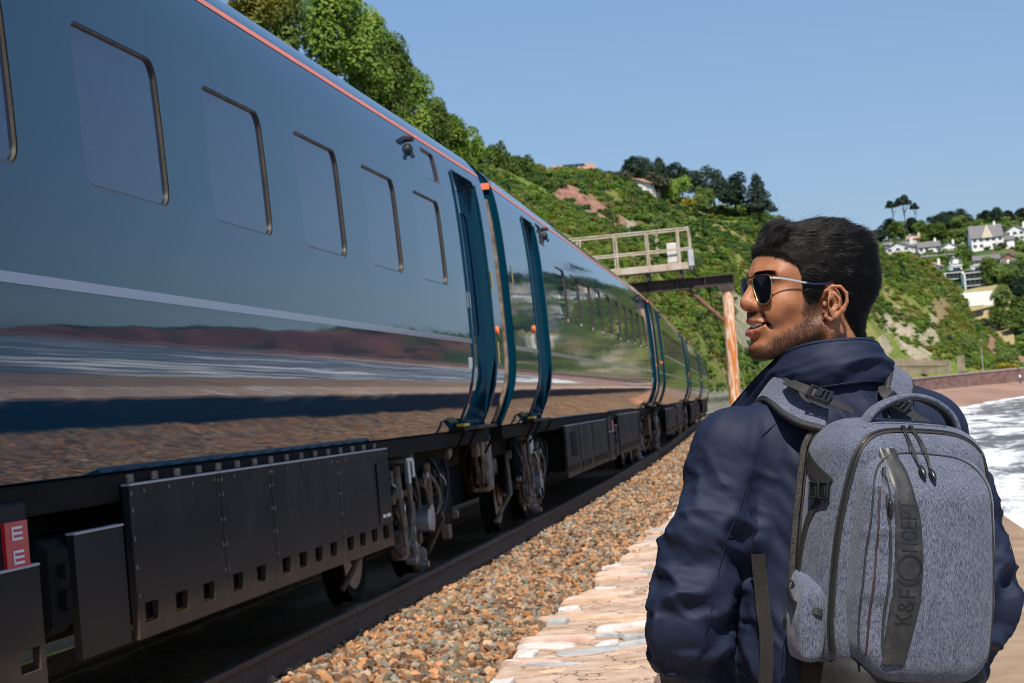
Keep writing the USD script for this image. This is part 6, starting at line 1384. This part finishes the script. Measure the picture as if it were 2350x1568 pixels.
def collar():
    """stand-up collar, left part turned open at the front; the rows run from the seam up to the edge"""
    base = np.array([(.085, .12, 1.20), (.093, .06, 1.245), (.090, 0, 1.272), (.072, -.060, 1.290), (.030, -.088, 1.300), (-.02, -.093, 1.300), (-.07, -.072, 1.296), (-.105, -.02, 1.282), (-.125, .04, 1.262), (-.150, .10, 1.225), (-.165, .145, 1.19)])
    top = np.array([(.060, .115, 1.275), (.074, .06, 1.308), (.072, 0, 1.343), (.058, -.052, 1.368), (.028, -.078, 1.377), (-.014, -.081, 1.380), (-.058, -.062, 1.379), (-.090, -.012, 1.369), (-.108, .042, 1.346), (-.130, .100, 1.309), (-.150, .150, 1.272)])
    B, Tp = smooth_path(base, 90), smooth_path(top, 90); R = []
    for k, u in enumerate(np.linspace(0, 1, 22)):
        row = B * (1 - u) + Tp * u; out = row - np.array([0, .01, 0]) * 1; out[:, 2] = 0; out /= np.linalg.norm(out, axis=1, keepdims=True) + 1e-9
        w = fbm(np.stack([np.arange(90) * .09 + u * 1.6, np.full(90, u * 3.0), np.zeros(90)], 1), 2, 81)
        R.append(row + out * (.010 * math.sin(u * math.pi) + .019 * (ridged(w) ** 1.6 - .45) * math.sin(math.pi * min(1, u * 1.05)))[:, None])
    R = np.array(R)
    roll = R[-1] - (R[-1] * [1, 1, 0]) * .055 + [0, 0, .001]; innr = R[::-1] - (R[::-1] * [1, 1, 0]) * .065
    P = np.concatenate([R, (R[-1] * .985 + [0, 0, .021])[None] * 1, innr], 0) if False else np.concatenate([R, innr], 0)
    v, f = grid_mesh(P); part(JK, 'collar', (bw(v) - FEET, f), M_jacket, True)
    for row, nm in ((R[0] + (R[0] * [1, 1, 0]) * .02 + [0, 0, .003], 'collar_seam'), (R[20] + (R[20] * [1, 1, 0]) * .012, 'collar_stitch')):
        part(JK, nm, MB().tube(bw(row) - FEET, .0011, 5).get(), M_jacket, True)
collar()
def seams():
    for nm, pts in (('shoulder_seam', [(-.02, 3.62, 1.30), (-.075, 3.57, 1.24), (-.098, 3.56, 1.17), (-.10, 3.56, 1.10)]), ('sleeve_seam', [(-.10, 3.55, 1.15), (-.15, 3.54, 1.07), (-.185, 3.53, .98), (-.205, 3.53, .90)]), ('sleeve_seam', [(.30, 3.76, 1.05), (.325, 3.76, .95), (.32, 3.76, .86)])):
        p = on_jacket(smooth_path(pts, 40), .0006); p = np.stack([np.convolve(np.pad(p[:, k], 3, 'edge'), np.ones(7) / 7, 'valid') for k in range(3)], 1)
        part(JK, nm, MB().tube(p - FEET, .0010, 5).get(), M_jacket, True)
seams()
def legs():
    def fld(p):
        q = bl(p); d = 1e3 + 0 * q[:, 0]
        for s in (-1, 1): d = smin(d, smin(cap(q, (s * .09, .0, .76), (s * .10, .03, .32), .092, .068), cap(q, (s * .10, .03, .32), (s * .11, .0, -.06), .068, .056), .02), .03)
        d = smin(d, ell(q, (0, 0, .74), (.17, .115, .12)), .04)
        return d - .006 * (fbm(q * [9, 9, 14], 2, 91) - .5)
    v, f = surface_nets(fld, (-.25, 3.5, -.14), (.35, 4.0, .88), .013); part(PERSON, 'trousers', (relax(v, f, 1) - FEET, f), plain('dark_trousers', (.02, .021, .026), .8), True)
    for s in (-1, 1):
        def sh(p):
            q = bl(p); d = smin(ell(q, (s * .11, .10, -.105), (.045, .10, .04)), ell(q, (s * .11, -.01, -.095), (.042, .06, .055)), .03); return smax(d, -.1495 - q[:, 2], .01)
        v, f = surface_nets(sh, (-.3, 3.5, -.16), (.4, 4.1, .0), .008); part(PERSON, 'shoe', (v - FEET, f), plain('black_shoe', (.02, .02, .02), .5), True)
legs()

# ------------------------------------------------------------------ sunglasses
def sunglasses():
    at = to_world(np.array([[.1, 0, .045]]))[0]
    t = thing('sunglasses', 'dark lensed sunglasses with thin gold rims and white arms worn by the man', 'sunglasses', at)
    W_ = lambda v: to_world(np.asarray(v, float)) - at
    M_lens = gloss('sunglass_lens', (.003, .003, .004), rough=.01, ior=1.55, coat=0.); M_gold = plain('gold_wire', (.75, .55, .25), .22, metallic=1.); M_wt = plain('white_arm', (.55, .57, .56), .25, metallic=.6); M_bl = plain('blue_black_arm', (.008, .012, .04), .25); M_blk = plain('black_bar', (.01, .01, .012), .25)
    out = np.array([(.0115, .0455), (.022, .0495), (.040, .0505), (.057, .0490), (.0635, .0445), (.0650, .036), (.0635, .023), (.0600, .009), (.051, .0025), (.036, .0012), (.025, .0060), (.0185, .018), (.013, .031)])
    c = smooth_path(np.vstack([out, out[:1]]), 60)[:-1]
    xs = lambda y, z: .1105 - .12 * y - 1.1 * y ** 2 + .04 * (z - .03)
    for s in (1, -1):
        ring = np.stack([xs(c[:, 0], c[:, 1]), s * c[:, 0], c[:, 1]], 1)
        g = [np.stack([xs(q[:, 0], q[:, 1]) + .0014 * (1 - k), s * q[:, 0], q[:, 1]], 1) for k, q in ((k, (c - c.mean(0)) * k + c.mean(0)) for k in np.linspace(.02, 1, 9))]
        P = np.array(g); P = np.concatenate([P, P[:, :1]], 1); v, f = grid_mesh(P); v2 = v - [.0016, 0, 0]
        m = MB().add(v, f if s < 0 else f[:, ::-1]).add(v2, f[:, ::-1] if s < 0 else f); vv, ff = m.get(); part(t, 'lens', (W_(vv), ff), M_lens, True)
        v, f = tube(np.vstack([ring, ring[:1]]), .0009, 6, False); part(t, 'rim', (W_(v), f), M_gold, True)
        arm = smooth_path([(.097, s * .067, .0435), (.080, s * .0715, .042), (.060, s * .0745, .0385), (.039, s * .0765, .0345)], 14); v, f = sweep(arm, [0, 0, 1.], rrect(.0014, .0034, .0006, 2)); part(t, 'arm', (W_(v), f), M_wt, True)
        arm = smooth_path([(.0389, s * .0765, .0345), (.015, s * .0785, .0325), (-.010, s * .0795, .0315), (-.026, s * .0785, .024), (-.034, s * .076, .006)], 18); v, f = sweep(arm, [0, 0, 1.], rrect(.0018, .0036, .0008, 2)); part(t, 'arm_tip', (W_(v), f), M_bl, True)
        v, f = MB().box((.0945, s * .064 - .002, .0415), (.0985, s * .064 + .003, .0462), .0006).get(); part(t, 'hinge', (W_(v), f), M_gold, 30)
        v, f = MB().mesh(trimesh.creation.icosphere(1, .0032).apply_scale([.6, .5, 1.2]).apply_translation([.104, s * .0105, .024])).tube([(.104, s * .0105, .026), (.1075, s * .0125, .033)], .0006, 5).get(); part(t, 'nose_pad', (W_(v), f), M_gold, True)
    y = np.linspace(-.058, .058, 24); bar = np.stack([xs(np.abs(y), .0505) + .0005, y, .0502 - .6 * (np.abs(y) - .03) ** 2 * 3], 1); v, f = sweep(bar, [0, 0, 1.], rrect(.0022, .0026, .0008, 2)); part(t, 'top_bar', (W_(v), f), M_blk, True)
    v, f = MB().tube([(.1092, -.0125, .040), (.1108, 0, .0405), (.1092, .0125, .040)], .0011, 6).get(); part(t, 'bridge', (W_(v), f), M_gold, True)
sunglasses()
# ------------------------------------------------------------------ backpack
PT, PR = math.radians(23), math.radians(8)
_pr, _pf = np.array([math.cos(PT), math.sin(PT), 0]), np.array([-math.sin(PT), math.cos(PT), 0])
PACK_AT = np.array([.1, 3.58, .80])
def pw(p):
    """pack coordinates (across, outward, up from the pack's foot at .85 m) to the world"""
    p = np.asarray(p, float); u, w, v = p[..., 0] * .98 + .027, p[..., 1], p[..., 2] * 1.03 - .35
    X = u * math.cos(PR) + v * math.sin(PR); Zz = 1.197 + v * math.cos(PR) - u * math.sin(PR)
    return np.array([.045, 3.72, 0]) + X[..., None] * _pr - (.118 + w)[..., None] * _pf + Zz[..., None] * np.array([0, 0, 1.])
def fabric(name, dark, light, warp=.55):
    """heathered cloth: pale and dark threads running both ways"""
    nodes = {'c': ('texture_coordinate', {}), 'g': ('geometry', {}), 'm1': ('mapping', {'scale': (900, 900, 130)}), 'm2': ('mapping', {'scale': (230, 230, 900)}), 'n1': ('noise_texture', {'scale': 1, 'detail': 2}), 'n2': ('noise_texture', {'scale': 1, 'detail': 2}), 'mx': ('mix_float', {'fac': .27}),
             'n3': ('noise_texture', {'scale': 45, 'detail': 3}), 'ma': ('math', {'math_type': 'multiply_add', 'value2': .12}), 'r': ('rgb_ramp', {'ramp': [(.44, dark), (.56, tuple((np.array(dark) + np.array(light)) / 2)), (.70, light)]}),
             'b': ('bump', {'strength': .5, 'distance': .0008}), 'p': ('principled_bsdf', {'roughness': .8, 'specular_ior_level': .25, 'sheen_weight': .15})}
    usdkit.material(stage, L(name), nodes, [('g.position', 'm1.vector'), ('g.position', 'm2.vector'), ('m1.vector', 'n1.vector'), ('m2.vector', 'n2.vector'), ('n1.fac', 'mx.a'), ('n2.fac', 'mx.b'), ('g.position', 'n3.vector'), ('n3.fac', 'ma.value1'), ('mx.result', 'ma.value3'), ('ma.value', 'r.fac'), ('r.color', 'p.base_color'), ('mx.result', 'b.height'), ('b.normal', 'p.normal')], surface='p.BSDF')
    return L(name)
M_heather = fabric('heather_cloth', (.024, .031, .060), (.150, .164, .208))
M_blackcloth = lookup('black_cloth', [(.3, (.010, .010, .011)), (.7, (.020, .019, .019))], 60, .7, 4, .3, 900, .0008)
M_web = lookup('black_webbing', [(.3, (.012, .011, .010)), (.7, (.028, .026, .024))], 300, .65, 3, .5, 1400, .0006, stretch=(1, 1, .4))
M_mesh3d = lookup('spacer_mesh', [(.4, (.006, .006, .006)), (.6, (.05, .047, .04))], 420, .7, 1)
M_leather = lookup('black_leather', [(.3, (.012, .012, .013)), (.55, (.022, .021, .021)), (.75, (.05, .042, .036))], 35, .42, 6, .3, 220, .0008, spec=.5, rough_var=.1)
M_letter = plain('embossed_letter', (.0035, .0035, .0035), .5)
M_plastic = plain('black_plastic', (.012, .012, .012), .28)
M_zip = lookup('zip_tape', [(.3, (.010, .010, .010)), (.7, (.022, .021, .02))], 200, .6, 3)
M_maroon = plain('maroon_seam', (.03, .012, .016), .6)
def rbox2(x, y, hx, hy, r): qx, qy = np.abs(x) - hx + r, np.abs(y) - hy + r; return np.hypot(np.maximum(qx, 0), np.maximum(qy, 0)) + np.minimum(np.maximum(qx, qy), 0) - r
def main_field(p):
    u, w, v = p.T
    A = np.interp(w, [0, .03, .08, .15], [.158, .163, .152, .118]) * np.interp(v, [-.02, .05, .2, .33, .39], [.95, 1.0, .99, .92, .74])
    fold = .0045 * (ridged(fbm(np.stack([u * 4, w * 26 - v * 10, v * 8], 1), 2, 101)) - .5) * smoothstep(.09, .12, np.abs(u))
    d = smax(np.abs(u) - A - fold * 1.5, np.abs(w - .068) - .078, .045)
    d = smax(d, smax(v - (.387 - .22 * (w - .01)), -v - .02, .02), .05)
    return d
def pocket_field(p):
    u, w, v = p.T
    d2 = rbox2(u - .006 * 0, v - .155, np.interp(v, [0, .1, .22, .33], [.116, .124, .118, .108]) + .004 * (u > 0), .182, .062)
    bulge = .026 * (1 - np.clip(np.abs(u) / .12, 0, 1) ** 2) * (1 - np.clip(np.abs(v - .14) / .22, 0, 1) ** 2)
    wr = .0045 * (ridged(fbm(np.stack([u * 9, 0 * u, v * 17], 1), 2, 102)) ** 2 - .4) * smoothstep(.055, .09, -u) * 1.7 + .005 * (fbm(np.stack([u * 13 + v * 8, 0 * u, v * 9], 1), 3, 103) - .5)
    return smax(d2, smax(w - (.176 + bulge + wr) + .045 * smoothstep(.25, .36, v) * 1.0, .08 - w, .01), .030)
def base_field(p):
    u, w, v = p.T
    return smax(smax(np.abs(u) - .155 * np.interp(w, [0, .15], [1, .82]), np.abs(w - .078) - .088, .05), np.abs(v + .045) - .055, .03)
def backpack():
    t = thing('backpack', 'blue grey heathered backpack with black leather strip, worn on the back of the man', 'backpack', PACK_AT)
    W = lambda p: pw(p) - PACK_AT
    mv, mf = surface_nets(main_field, (-.19, -.03, -.05), (.19, .17, .43), .0045); mv = relax(mv, mf, 2); part(t, 'main_compartment', (W(mv), mf), M_heather, True)
    fv, ff = surface_nets(pocket_field, (-.15, .07, -.05), (.15, .22, .37), .0040); fv = relax(fv, ff, 2); part(t, 'front_pocket', (W(fv), ff), M_heather, True)
    bv, bf = surface_nets(base_field, (-.18, -.03, -.13), (.18, .19, .03), .006); part(t, 'base', (W(bv), bf), M_blackcloth, True)
    allv = np.vstack([mv, fv]); alln = np.vstack([vnormals(mv, mf), vnormals(fv, ff)]); tree = cKDTree(allv); mtree = cKDTree(mv); mn = vnormals(mv, mf); ftree = cKDTree(fv); fn = vnormals(fv, ff)
    def snap(p, off=0., which='all', k=4):
        tr, vv, nn = {'all': (tree, allv, alln), 'main': (mtree, mv, mn), 'front': (ftree, fv, fn)}[which]
        _, i = tr.query(p, k=k); a, n = vv[i].mean(-2), nn[i].mean(-2); n /= np.linalg.norm(n, axis=-1, keepdims=True); return a + n * off, n
    front = cKDTree(fv[fn[:, 1] > .3][:, [0, 2]]); fvf, fnf = fv[fn[:, 1] > .3], fn[fn[:, 1] > .3]
    def face(uv, off=0.):
        """a point of the front panel over (u, v)"""
        d, i = front.query(np.asarray(uv, float), k=4); wgt = 1 / (d + 1e-4); wgt /= wgt.sum(-1, keepdims=True); w = (fvf[i][..., 1] * wgt).sum(-1); n = (fnf[i] * wgt[..., None]).sum(-2); n /= np.linalg.norm(n, axis=-1, keepdims=True)
        return np.stack([np.asarray(uv)[..., 0], w, np.asarray(uv)[..., 1]], -1) + n * off, n
    def smooth_line(p, n=3):
        k = np.ones(2 * n + 1) / (2 * n + 1); return np.stack([np.convolve(np.pad(p[:, j], n, 'edge'), k, 'valid') for j in range(3)], 1)
    # main zip round the front pocket
    zp = smooth_path([(-.150, .120, .0), (-.148, .115, .06), (-.140, .115, .17), (-.128, .120, .25), (-.114, .125, .312), (-.092, .122, .345), (-.045, .118, .360), (.03, .116, .362), (.085, .118, .352), (.118, .122, .318), (.135, .118, .25), (.140, .115, .12), (.138, .115, .0)], 160)
    p, n = snap(zp, .0015, 'main'); p, n = smooth_line(p, 4), smooth_line(n, 4)
    z = part(t, 'main_zip', (lambda r: (W(r[0]), r[1]))(sweep(p, n, rrect(.0135, .003, .001, 1))), M_zip, 30)
    v, f = tube(p + n * .0016, .0017, 6); part(z, 'zip_coil', (W(v), f), M_plastic, True)
    # seam piping of the front panel
    edge = smooth_path([(-.112, -.0), (-.116, .06), (-.112, .16), (-.104, .25), (-.094, .295), (-.07, .318), (-.03, .325), (.03, .324), (.075, .314), (.097, .29), (.104, .25), (.112, .16), (.114, .06), (.11, .0)], 140)
    p, n = face(edge, .0005); p = smooth_line(p, 3)
    v, f = tube(p, .0021, 6); part(t, 'panel_piping', (W(v), f), M_blackcloth, True)
    e2 = smooth_path([(-.094, .275), (-.096, .24), (-.099, .16), (-.104, .08), (-.106, .01)], 60); p, n = face(e2, .0006); v, f = sweep(smooth_line(p), smooth_line(n), rrect(.004, .0016, .0006, 1)); part(t, 'pocket_seam', (W(v), f), M_maroon, 30)
    # leather strip with its name
    cl = lambda v: np.interp(v, [0, .05, .10, .16, .22, .28, .335], [-.066, -.058, -.050, -.047, -.050, -.058, -.068])
    hw_ = lambda v: np.interp(v, [0, .04, .10, .22, .26, .335], [.0195, .022, .0245, .022, .018, .0155])
    vv = np.linspace(.002, .332, 70); U = np.linspace(-1, 1, 15); S = np.stack([cl(vv)[:, None] + hw_(vv)[:, None] * U, np.broadcast_to(vv[:, None], (70, 15))], -1)
    p, n = face(S); p[..., 1] = np.stack([np.convolve(np.pad(p[:, j, 1], 4, 'edge'), np.ones(9) / 9, 'valid') for j in range(15)], 1)
    lift = (.0032 - .0026 * np.abs(U) ** 6)[None, :, None] * np.array([0, 1, 0]); Pst = p + lift; v, f = grid_mesh(Pst)
    ls = part(t, 'leather_strip', (W(v), f), M_leather, True)
    for s in (0, 14):
        q = Pst[:, s] + [0, .0002, 0]; q[:, 0] += .0016 * (1 if s == 0 else -1); v, f = tube(q, .0007, 5); part(ls, 'strip_edge', (W(v), f), M_blackcloth, True)
    stw = lambda v, u: np.array([np.interp(u_, U * hw_(v_) + cl(v_), np.array([np.interp(v_, vv, Pst[:, j, 1]) for j in range(15)])) for v_, u_ in zip(np.atleast_1d(v), np.atleast_1d(u))])
    def letters(txt, v0, height, squeeze=1.0):
        m = meshkit.text_mesh(txt, height, .0006); a = np.array(m.vertices); L_ = a[:, 0].max() * squeeze
        vq = v0 + a[:, 0] * squeeze; uq = cl(vq) + .0 + height / 2 - a[:, 1] - .0; wq = stw(vq, uq) + .0002 + a[:, 2]
        return np.stack([uq, wq, vq], 1), np.array(m.faces), v0 + L_
    H_ = .0265
    v, f, e = letters('K&F', .060, H_, .86); part(ls, 'lettering', (W(v), f), M_letter, False)
    ring = lambda c, r0, r1, a0, a1, n: [[(c + r * math.cos(a) * 1.0, r * math.sin(a)) for a in np.linspace(a0, a1, n)] for r in (r0, r1)]
    def arc(vc, r0, r1, a0, a1, n=40, name='lettering'):
        A, B = (np.array(q) for q in ring(0, r0, r1, a0, a1, n)); pts = np.vstack([A, B]); vq = vc + pts[:, 0]; uq = cl(vq) + pts[:, 1]; w0 = stw(vq, uq) + .0012
        f_ = np.array([[i, i + 1, n + i + 1, n + i] for i in range(n - 1)]); part(ls, name, (W(np.stack([uq, w0, vq], 1)), f_), M_letter, False)
    oc = e + .032
    arc(oc, .0172, .0212, -1.9, 1.9); arc(oc, .0172, .0195, 1.9, 2 * math.pi - 1.9, 20); arc(oc, .0232, .0272, math.pi - .85, math.pi + .85, 24)
    v, f, e = letters('NCEPT', oc + .0225, H_, .66); part(ls, 'lettering', (W(v), f), M_letter, False)
    # zip pulls: cord loops with moulded ends
    def pull(a, b, side, name='zip_pull', out=.004):
        p0, n0 = snap(np.array([a]), .004); p1, n1 = face(np.array([b]), .0045); p0, p1 = p0[0], p1[0]; mid = (p0 + p1) / 2 + n1[0] * .004 + [side, 0, 0]
        pl = part(t, name, (lambda r: (W(r[0]), r[1]))(tube(smooth_path([p0, mid, p1], 12), .0013, 6)), M_web, True)
        v, f = tube(smooth_path([p0 + [.003, .001, 0], mid + [.004, 0, 0], p1], 12), .0013, 6); part(pl, 'cord', (W(v), f), M_web, True)
        dn = p1 - p0; dn /= np.linalg.norm(dn); ax = np.linspace(0, .024, 9); r = .0052 * np.sin(np.clip(np.linspace(.12, 1, 9), 0, 1) * math.pi * .93 + .05) ** .6
        v, f = tube(p1 + dn * ax[:, None] + n1[0] * .002, r, 10); part(pl, 'pull_end', (W(v), f), M_plastic, True)
        v, f = MB().box(p0 - [.004, .003, .006], p0 + [.004, .003, .006], .0015).get(); part(pl, 'slider', (W(v), f), M_plastic, 30)
    pull((-.030, .118, .360), (-.022, .302), -.003); pull((-.016, .118, .362), (-.006, .298), .004)
    # small pocket zip beside the strip
    q = smooth_path([(-.0725 - .016, .300), (-.071 - .016, .25), (-.066 - .014, .18), (-.07 - .016, .08), (-.085, .01)], 50) + [0.003, 0]; p, n = face(q, .0008); v, f = sweep(smooth_line(p), smooth_line(n), rrect(.005, .0022, .001, 1)); part(t, 'pocket_zip', (W(v), f), M_zip, 30)
    p0, n0 = face(np.array([[-.084, .292]]), .003); p1, _ = face(np.array([[-.080, .250]]), .004)
    pl = part(t, 'zip_pull', (lambda r: (W(r[0]), r[1]))(tube(smooth_path([p0[0], (p0[0] + p1[0]) / 2 + [.002, .003, 0], p1[0]], 10), .0012, 6)), M_web, True)
    v, f = MB().box(p0[0] - [.003, .002, .008], p0[0] + [.003, .003, .008], .001).get(); part(pl, 'slider', (W(v), f), plain('gunmetal', (.25, .25, .26), .25, metallic=1.), 30)
    v, f = tube(p1[0] - np.array([0, 0, 1.]) * np.linspace(0, .024, 9)[:, None] + [0, .002, 0], .005 * np.sin(np.linspace(.12, 1, 9) * math.pi * .93 + .05) ** .6, 10); part(pl, 'pull_end', (W(v), f), M_plastic, True)
    # handle
    hp = smooth_path([(-.070, .060, .372), (-.062, .062, .386), (-.032, .066, .408), (.010, .066, .419), (.054, .064, .411), (.086, .060, .390), (.097, .056, .366)], 40); up = hp - np.array([.012, .06, .34]); up[:, 1] *= .3
    th = np.linspace(0, 1, 40); sec = np.array([rrect(.034 - .004 * math.sin(math.pi * k), .0085, .004, 3) for k in th]); v, f = sweep(hp, up, sec); h = part(t, 'handle', (W(v), f), M_heather, 40)
    v, f = sweep(hp - up / np.linalg.norm(up, axis=1, keepdims=True) * .0052, up, rrect(.027, .003, .001, 1)); part(h, 'handle_lining', (W(v), f), M_blackcloth, 30)
    v, f = MB().box((-.085, .071, .358), (-.050, .077, .362), .001).get(); part(h, 'handle_stitch', (W(v), f), plain('pale_stitch', (.55, .55, .55), .7), 30)
    # back panel edge: spacer mesh and side zip on the left, gusset
    q = smooth_path([(-.118, .015, .372), (-.142, .012, .33), (-.158, .010, .25), (-.164, .008, .15), (-.163, .006, .05)], 60); p, n = snap(q, .002, 'main'); p, n = smooth_line(p), smooth_line(n)
    v, f = sweep(p + [-.002, -.016, 0], n, rrect(.030, .012, .004, 2)); part(t, 'back_padding', (W(v), f), M_mesh3d, 30)
    v, f = sweep(p, n, rrect(.012, .004, .001, 1)); part(t, 'side_zip', (W(v), f), M_zip, 30)
    # left side: compression strap with buckle, lower pocket
    q, n = snap(np.array([(-.17, .02, .315), (-.165, .05, .298), (-.158, .075, .283), (-.150, .095, .272)]), .003, 'main'); q = smooth_path(q, 16); n = np.stack([np.interp(np.linspace(0, 1, 16), np.linspace(0, 1, 4), n[:, k]) for k in range(3)], 1)
    s = part(t, 'side_strap', (lambda r: (W(r[0]), r[1]))(sweep(q, n, rrect(.024, .002, .0008, 1))), M_web, 30)
    c, nn = snap(np.array([(-.160, .082, .262)]), .008, 'main'); c, nn = c[0], nn[0]; e1 = np.cross([0, 0, 1.], nn); e1 /= np.linalg.norm(e1); e2 = np.cross(nn, e1); Mx = np.eye(4); Mx[:3, 0], Mx[:3, 1], Mx[:3, 2], Mx[:3, 3] = e1, nn, e2, c
    bk = MB()
    for a, b in (((-.022, -.004, .010), (.022, .004, .014)), ((-.022, -.004, -.014), (.022, .004, -.010)), ((-.022, -.004, -.014), (-.018, .004, .014)), ((.018, -.004, -.014), (.022, .004, .014)), ((-.003, -.003, -.012), (.003, .005, .012)), ((-.016, -.006, -.009), (-.006, .003, .009)), ((.006, -.006, -.009), (.015, .002, .009))): bk.mesh(cbox(a, b, .0012).apply_transform(Mx))
    v, f = bk.get(); part(s, 'buckle', (W(v), f), M_plastic, 30)
    q = smooth_path([c + [0, 0, -.012] - nn * .002, c + [-.012, -.02, -.03], c + [-.018, -.035, -.06], c + [-.016, -.045, -.10], c + [-.014, -.055, -.15]], 20); q2, n2 = snap(q, .0025, 'main'); v, f = sweep(smooth_line(q2), smooth_line(n2), rrect(.014, .002, .0008, 1)); part(s, 'strap_tail', (W(v), f), M_web, 30)
    def pk(p):
        u, w, v = p.T; top = .135 - .32 * (w - .03)
        d = smax(smax(np.abs(w - .065) - .052, smax(v - top, -.005 - v, .01), .012), np.abs(u + .158 + .0 + (w - .03) * .17) - .020 - .006 * np.sin(np.clip(v / .12, 0, 1) * math.pi), .016)
        return d + .002 * (ridged(fbm(np.stack([u * 5, w * 20, v * 16], 1), 2, 104)) - .5)
    v, f = surface_nets(pk, (-.21, .0, -.02), (-.11, .13, .15), .0035); sp = part(t, 'side_pocket', (W(relax(v, f, 1)), f), M_heather, True); pt2 = cKDTree(v); pn2 = vnormals(v, f)
    q = smooth_path([(-.19, .022, .108), (-.19, .05, .094), (-.185, .090, .080), (-.155, .122, .072)], 24); _, i = pt2.query(q, k=4); a, n = smooth_line(v[i].mean(1) + pn2[i].mean(1) * .003), smooth_line(pn2[i].mean(1)); vv_, f_ = sweep(a, n, rrect(.012, .004, .001, 1)); part(sp, 'pocket_zip', (W(vv_), f_), M_zip, 30)
    p0 = a[1] + n[1] * .003; vv_, f_ = MB().tube(smooth_path([p0, p0 + [-.004, .002, -.02], p0 + [-.003, .004, -.045]], 8), .0009, 5).box(p0 + np.array([-.005, 0, -.064]), p0 + np.array([.001, .006, -.045]), .002).get(); part(sp, 'zip_pull', (W(vv_), f_), M_plastic, 30)
    q = np.array([(-.15, .06, .145), (-.155, .055, .125), (-.185, .05, .115)]); vv_, f_ = sweep(smooth_path(q, 8), [-1, 0, .3], rrect(.022, .002, .0008, 1)); part(sp, 'pocket_tab', (W(vv_), f_), M_blackcloth, 30)
    # shoulder straps, drawn on the jacket, in world coordinates
    A = PACK_AT
    for s, pts, load, bpos in ((-1, [pw((-.105, .008, .372)), np.array([-.022, 3.580, 1.262]), np.array([-.046, 3.63, 1.292]), np.array([-.064, 3.69, 1.298]), np.array([-.085, 3.765, 1.245]), np.array([-.095, 3.80, 1.15]), np.array([-.10, 3.80, 1.06])], [pw((-.072, .02, .380)), np.array([-.004, 3.570, 1.270]), np.array([-.036, 3.620, 1.302])], .30),
                         (1, [pw((.090, .008, .355)), np.array([.135, 3.655, 1.250]), np.array([.130, 3.70, 1.280]), np.array([.115, 3.77, 1.285]), np.array([.10, 3.85, 1.23]), np.array([.08, 3.88, 1.12])], [pw((.075, .02, .365)), np.array([.125, 3.635, 1.252]), np.array([.130, 3.68, 1.285])], .3)):
        c = smooth_path(pts, 50); g = c.copy()
        for i in range(6, 50):
            w_ = min(1, (i - 5) / 8); g[i] = c[i] * (1 - w_) + on_jacket(c[i], .010) * w_
        g = smooth_line(g, 3); up = np.array([jn[jtree.query(q, k=6)[1]].mean(0) for q in g]); up[:8] = up[:8] * .3 + np.array([0, -.5, .9]); up = smooth_line(up, 5)
        st = part(t, 'shoulder_strap', (lambda r: (r[0] - A, r[1]))(sweep(g, up, rrect(.056, .013, .005, 3))), M_blackcloth, 40)
        v, f = sweep(g + up / np.linalg.norm(up, axis=1, keepdims=True) * .0068, up, rrect(.040, .003, .001, 1)); part(st, 'strap_cloth', (v - A, f), M_heather, 30)
        c2 = smooth_path(load, 24); lift = np.sin(np.linspace(0, math.pi, 24))[:, None] * np.array([0, -.004, .014]) + [0, 0, .012]
        v, f = sweep(c2 + lift, np.array([0, -.5, .85]), rrect(.023, .002, .0008, 1)); lw = part(st, 'load_strap', (v - A, f), M_web, 30)
        k = 9; P0 = c2[k] + lift[k]; ax = c2[k + 1] - c2[k - 1]; ax /= np.linalg.norm(ax); nz = np.array([0, -.5, .85]); nz -= ax * (nz @ ax); nz /= np.linalg.norm(nz); sd = np.cross(ax, nz); Mx = np.eye(4); Mx[:3, 0], Mx[:3, 1], Mx[:3, 2], Mx[:3, 3] = sd, ax, nz, P0
        b = MB()
        for lo, hi in (((-.0165, -.020, -.003), (-.0125, .016, .006)), ((.0125, -.020, -.003), (.0165, .016, .006)), ((-.0165, .012, -.004), (.0165, .018, .007)), ((-.0165, -.022, -.004), (.0165, -.016, .007)), ((-.0125, -.006, .001), (.0125, .004, .0085)), ((-.0125, -.014, -.002), (.0125, -.008, .006))): b.mesh(cbox(lo, hi, .0014).apply_transform(Mx))
        v, f = b.get(); part(lw, 'buckle', (v - A, f), M_plastic, 30)
    q = smooth_path([look(1700, 1270, 3.56), look(1716, 1340, 3.54), look(1724, 1450, 3.53), look(1731, 1564, 3.53), look(1740, 1640, 3.53)], 30); g = np.array([torso_v[ttree.query(x, k=8)[1]].mean(0) for x in q]) + [-.003, -.006, 0]; g = smooth_line(g, 5); up = np.array([-.45, -.9, 0])
    v, f = sweep(g, up, rrect(.026, .002, .0008, 1)); part(t, 'lower_strap', (v - A, f), M_web, 30)
    # folded flap seam on the top
    q = smooth_path([(-.09, .10, .352), (-.05, .075, .366), (.02, .068, .368), (.075, .075, .360)], 30); p, n = snap(q, .001, 'main'); v, f = sweep(smooth_line(p), smooth_line(n), rrect(.006, .002, .0008, 1)); part(t, 'top_piping', (W(v), f), M_heather, 30)
backpack()
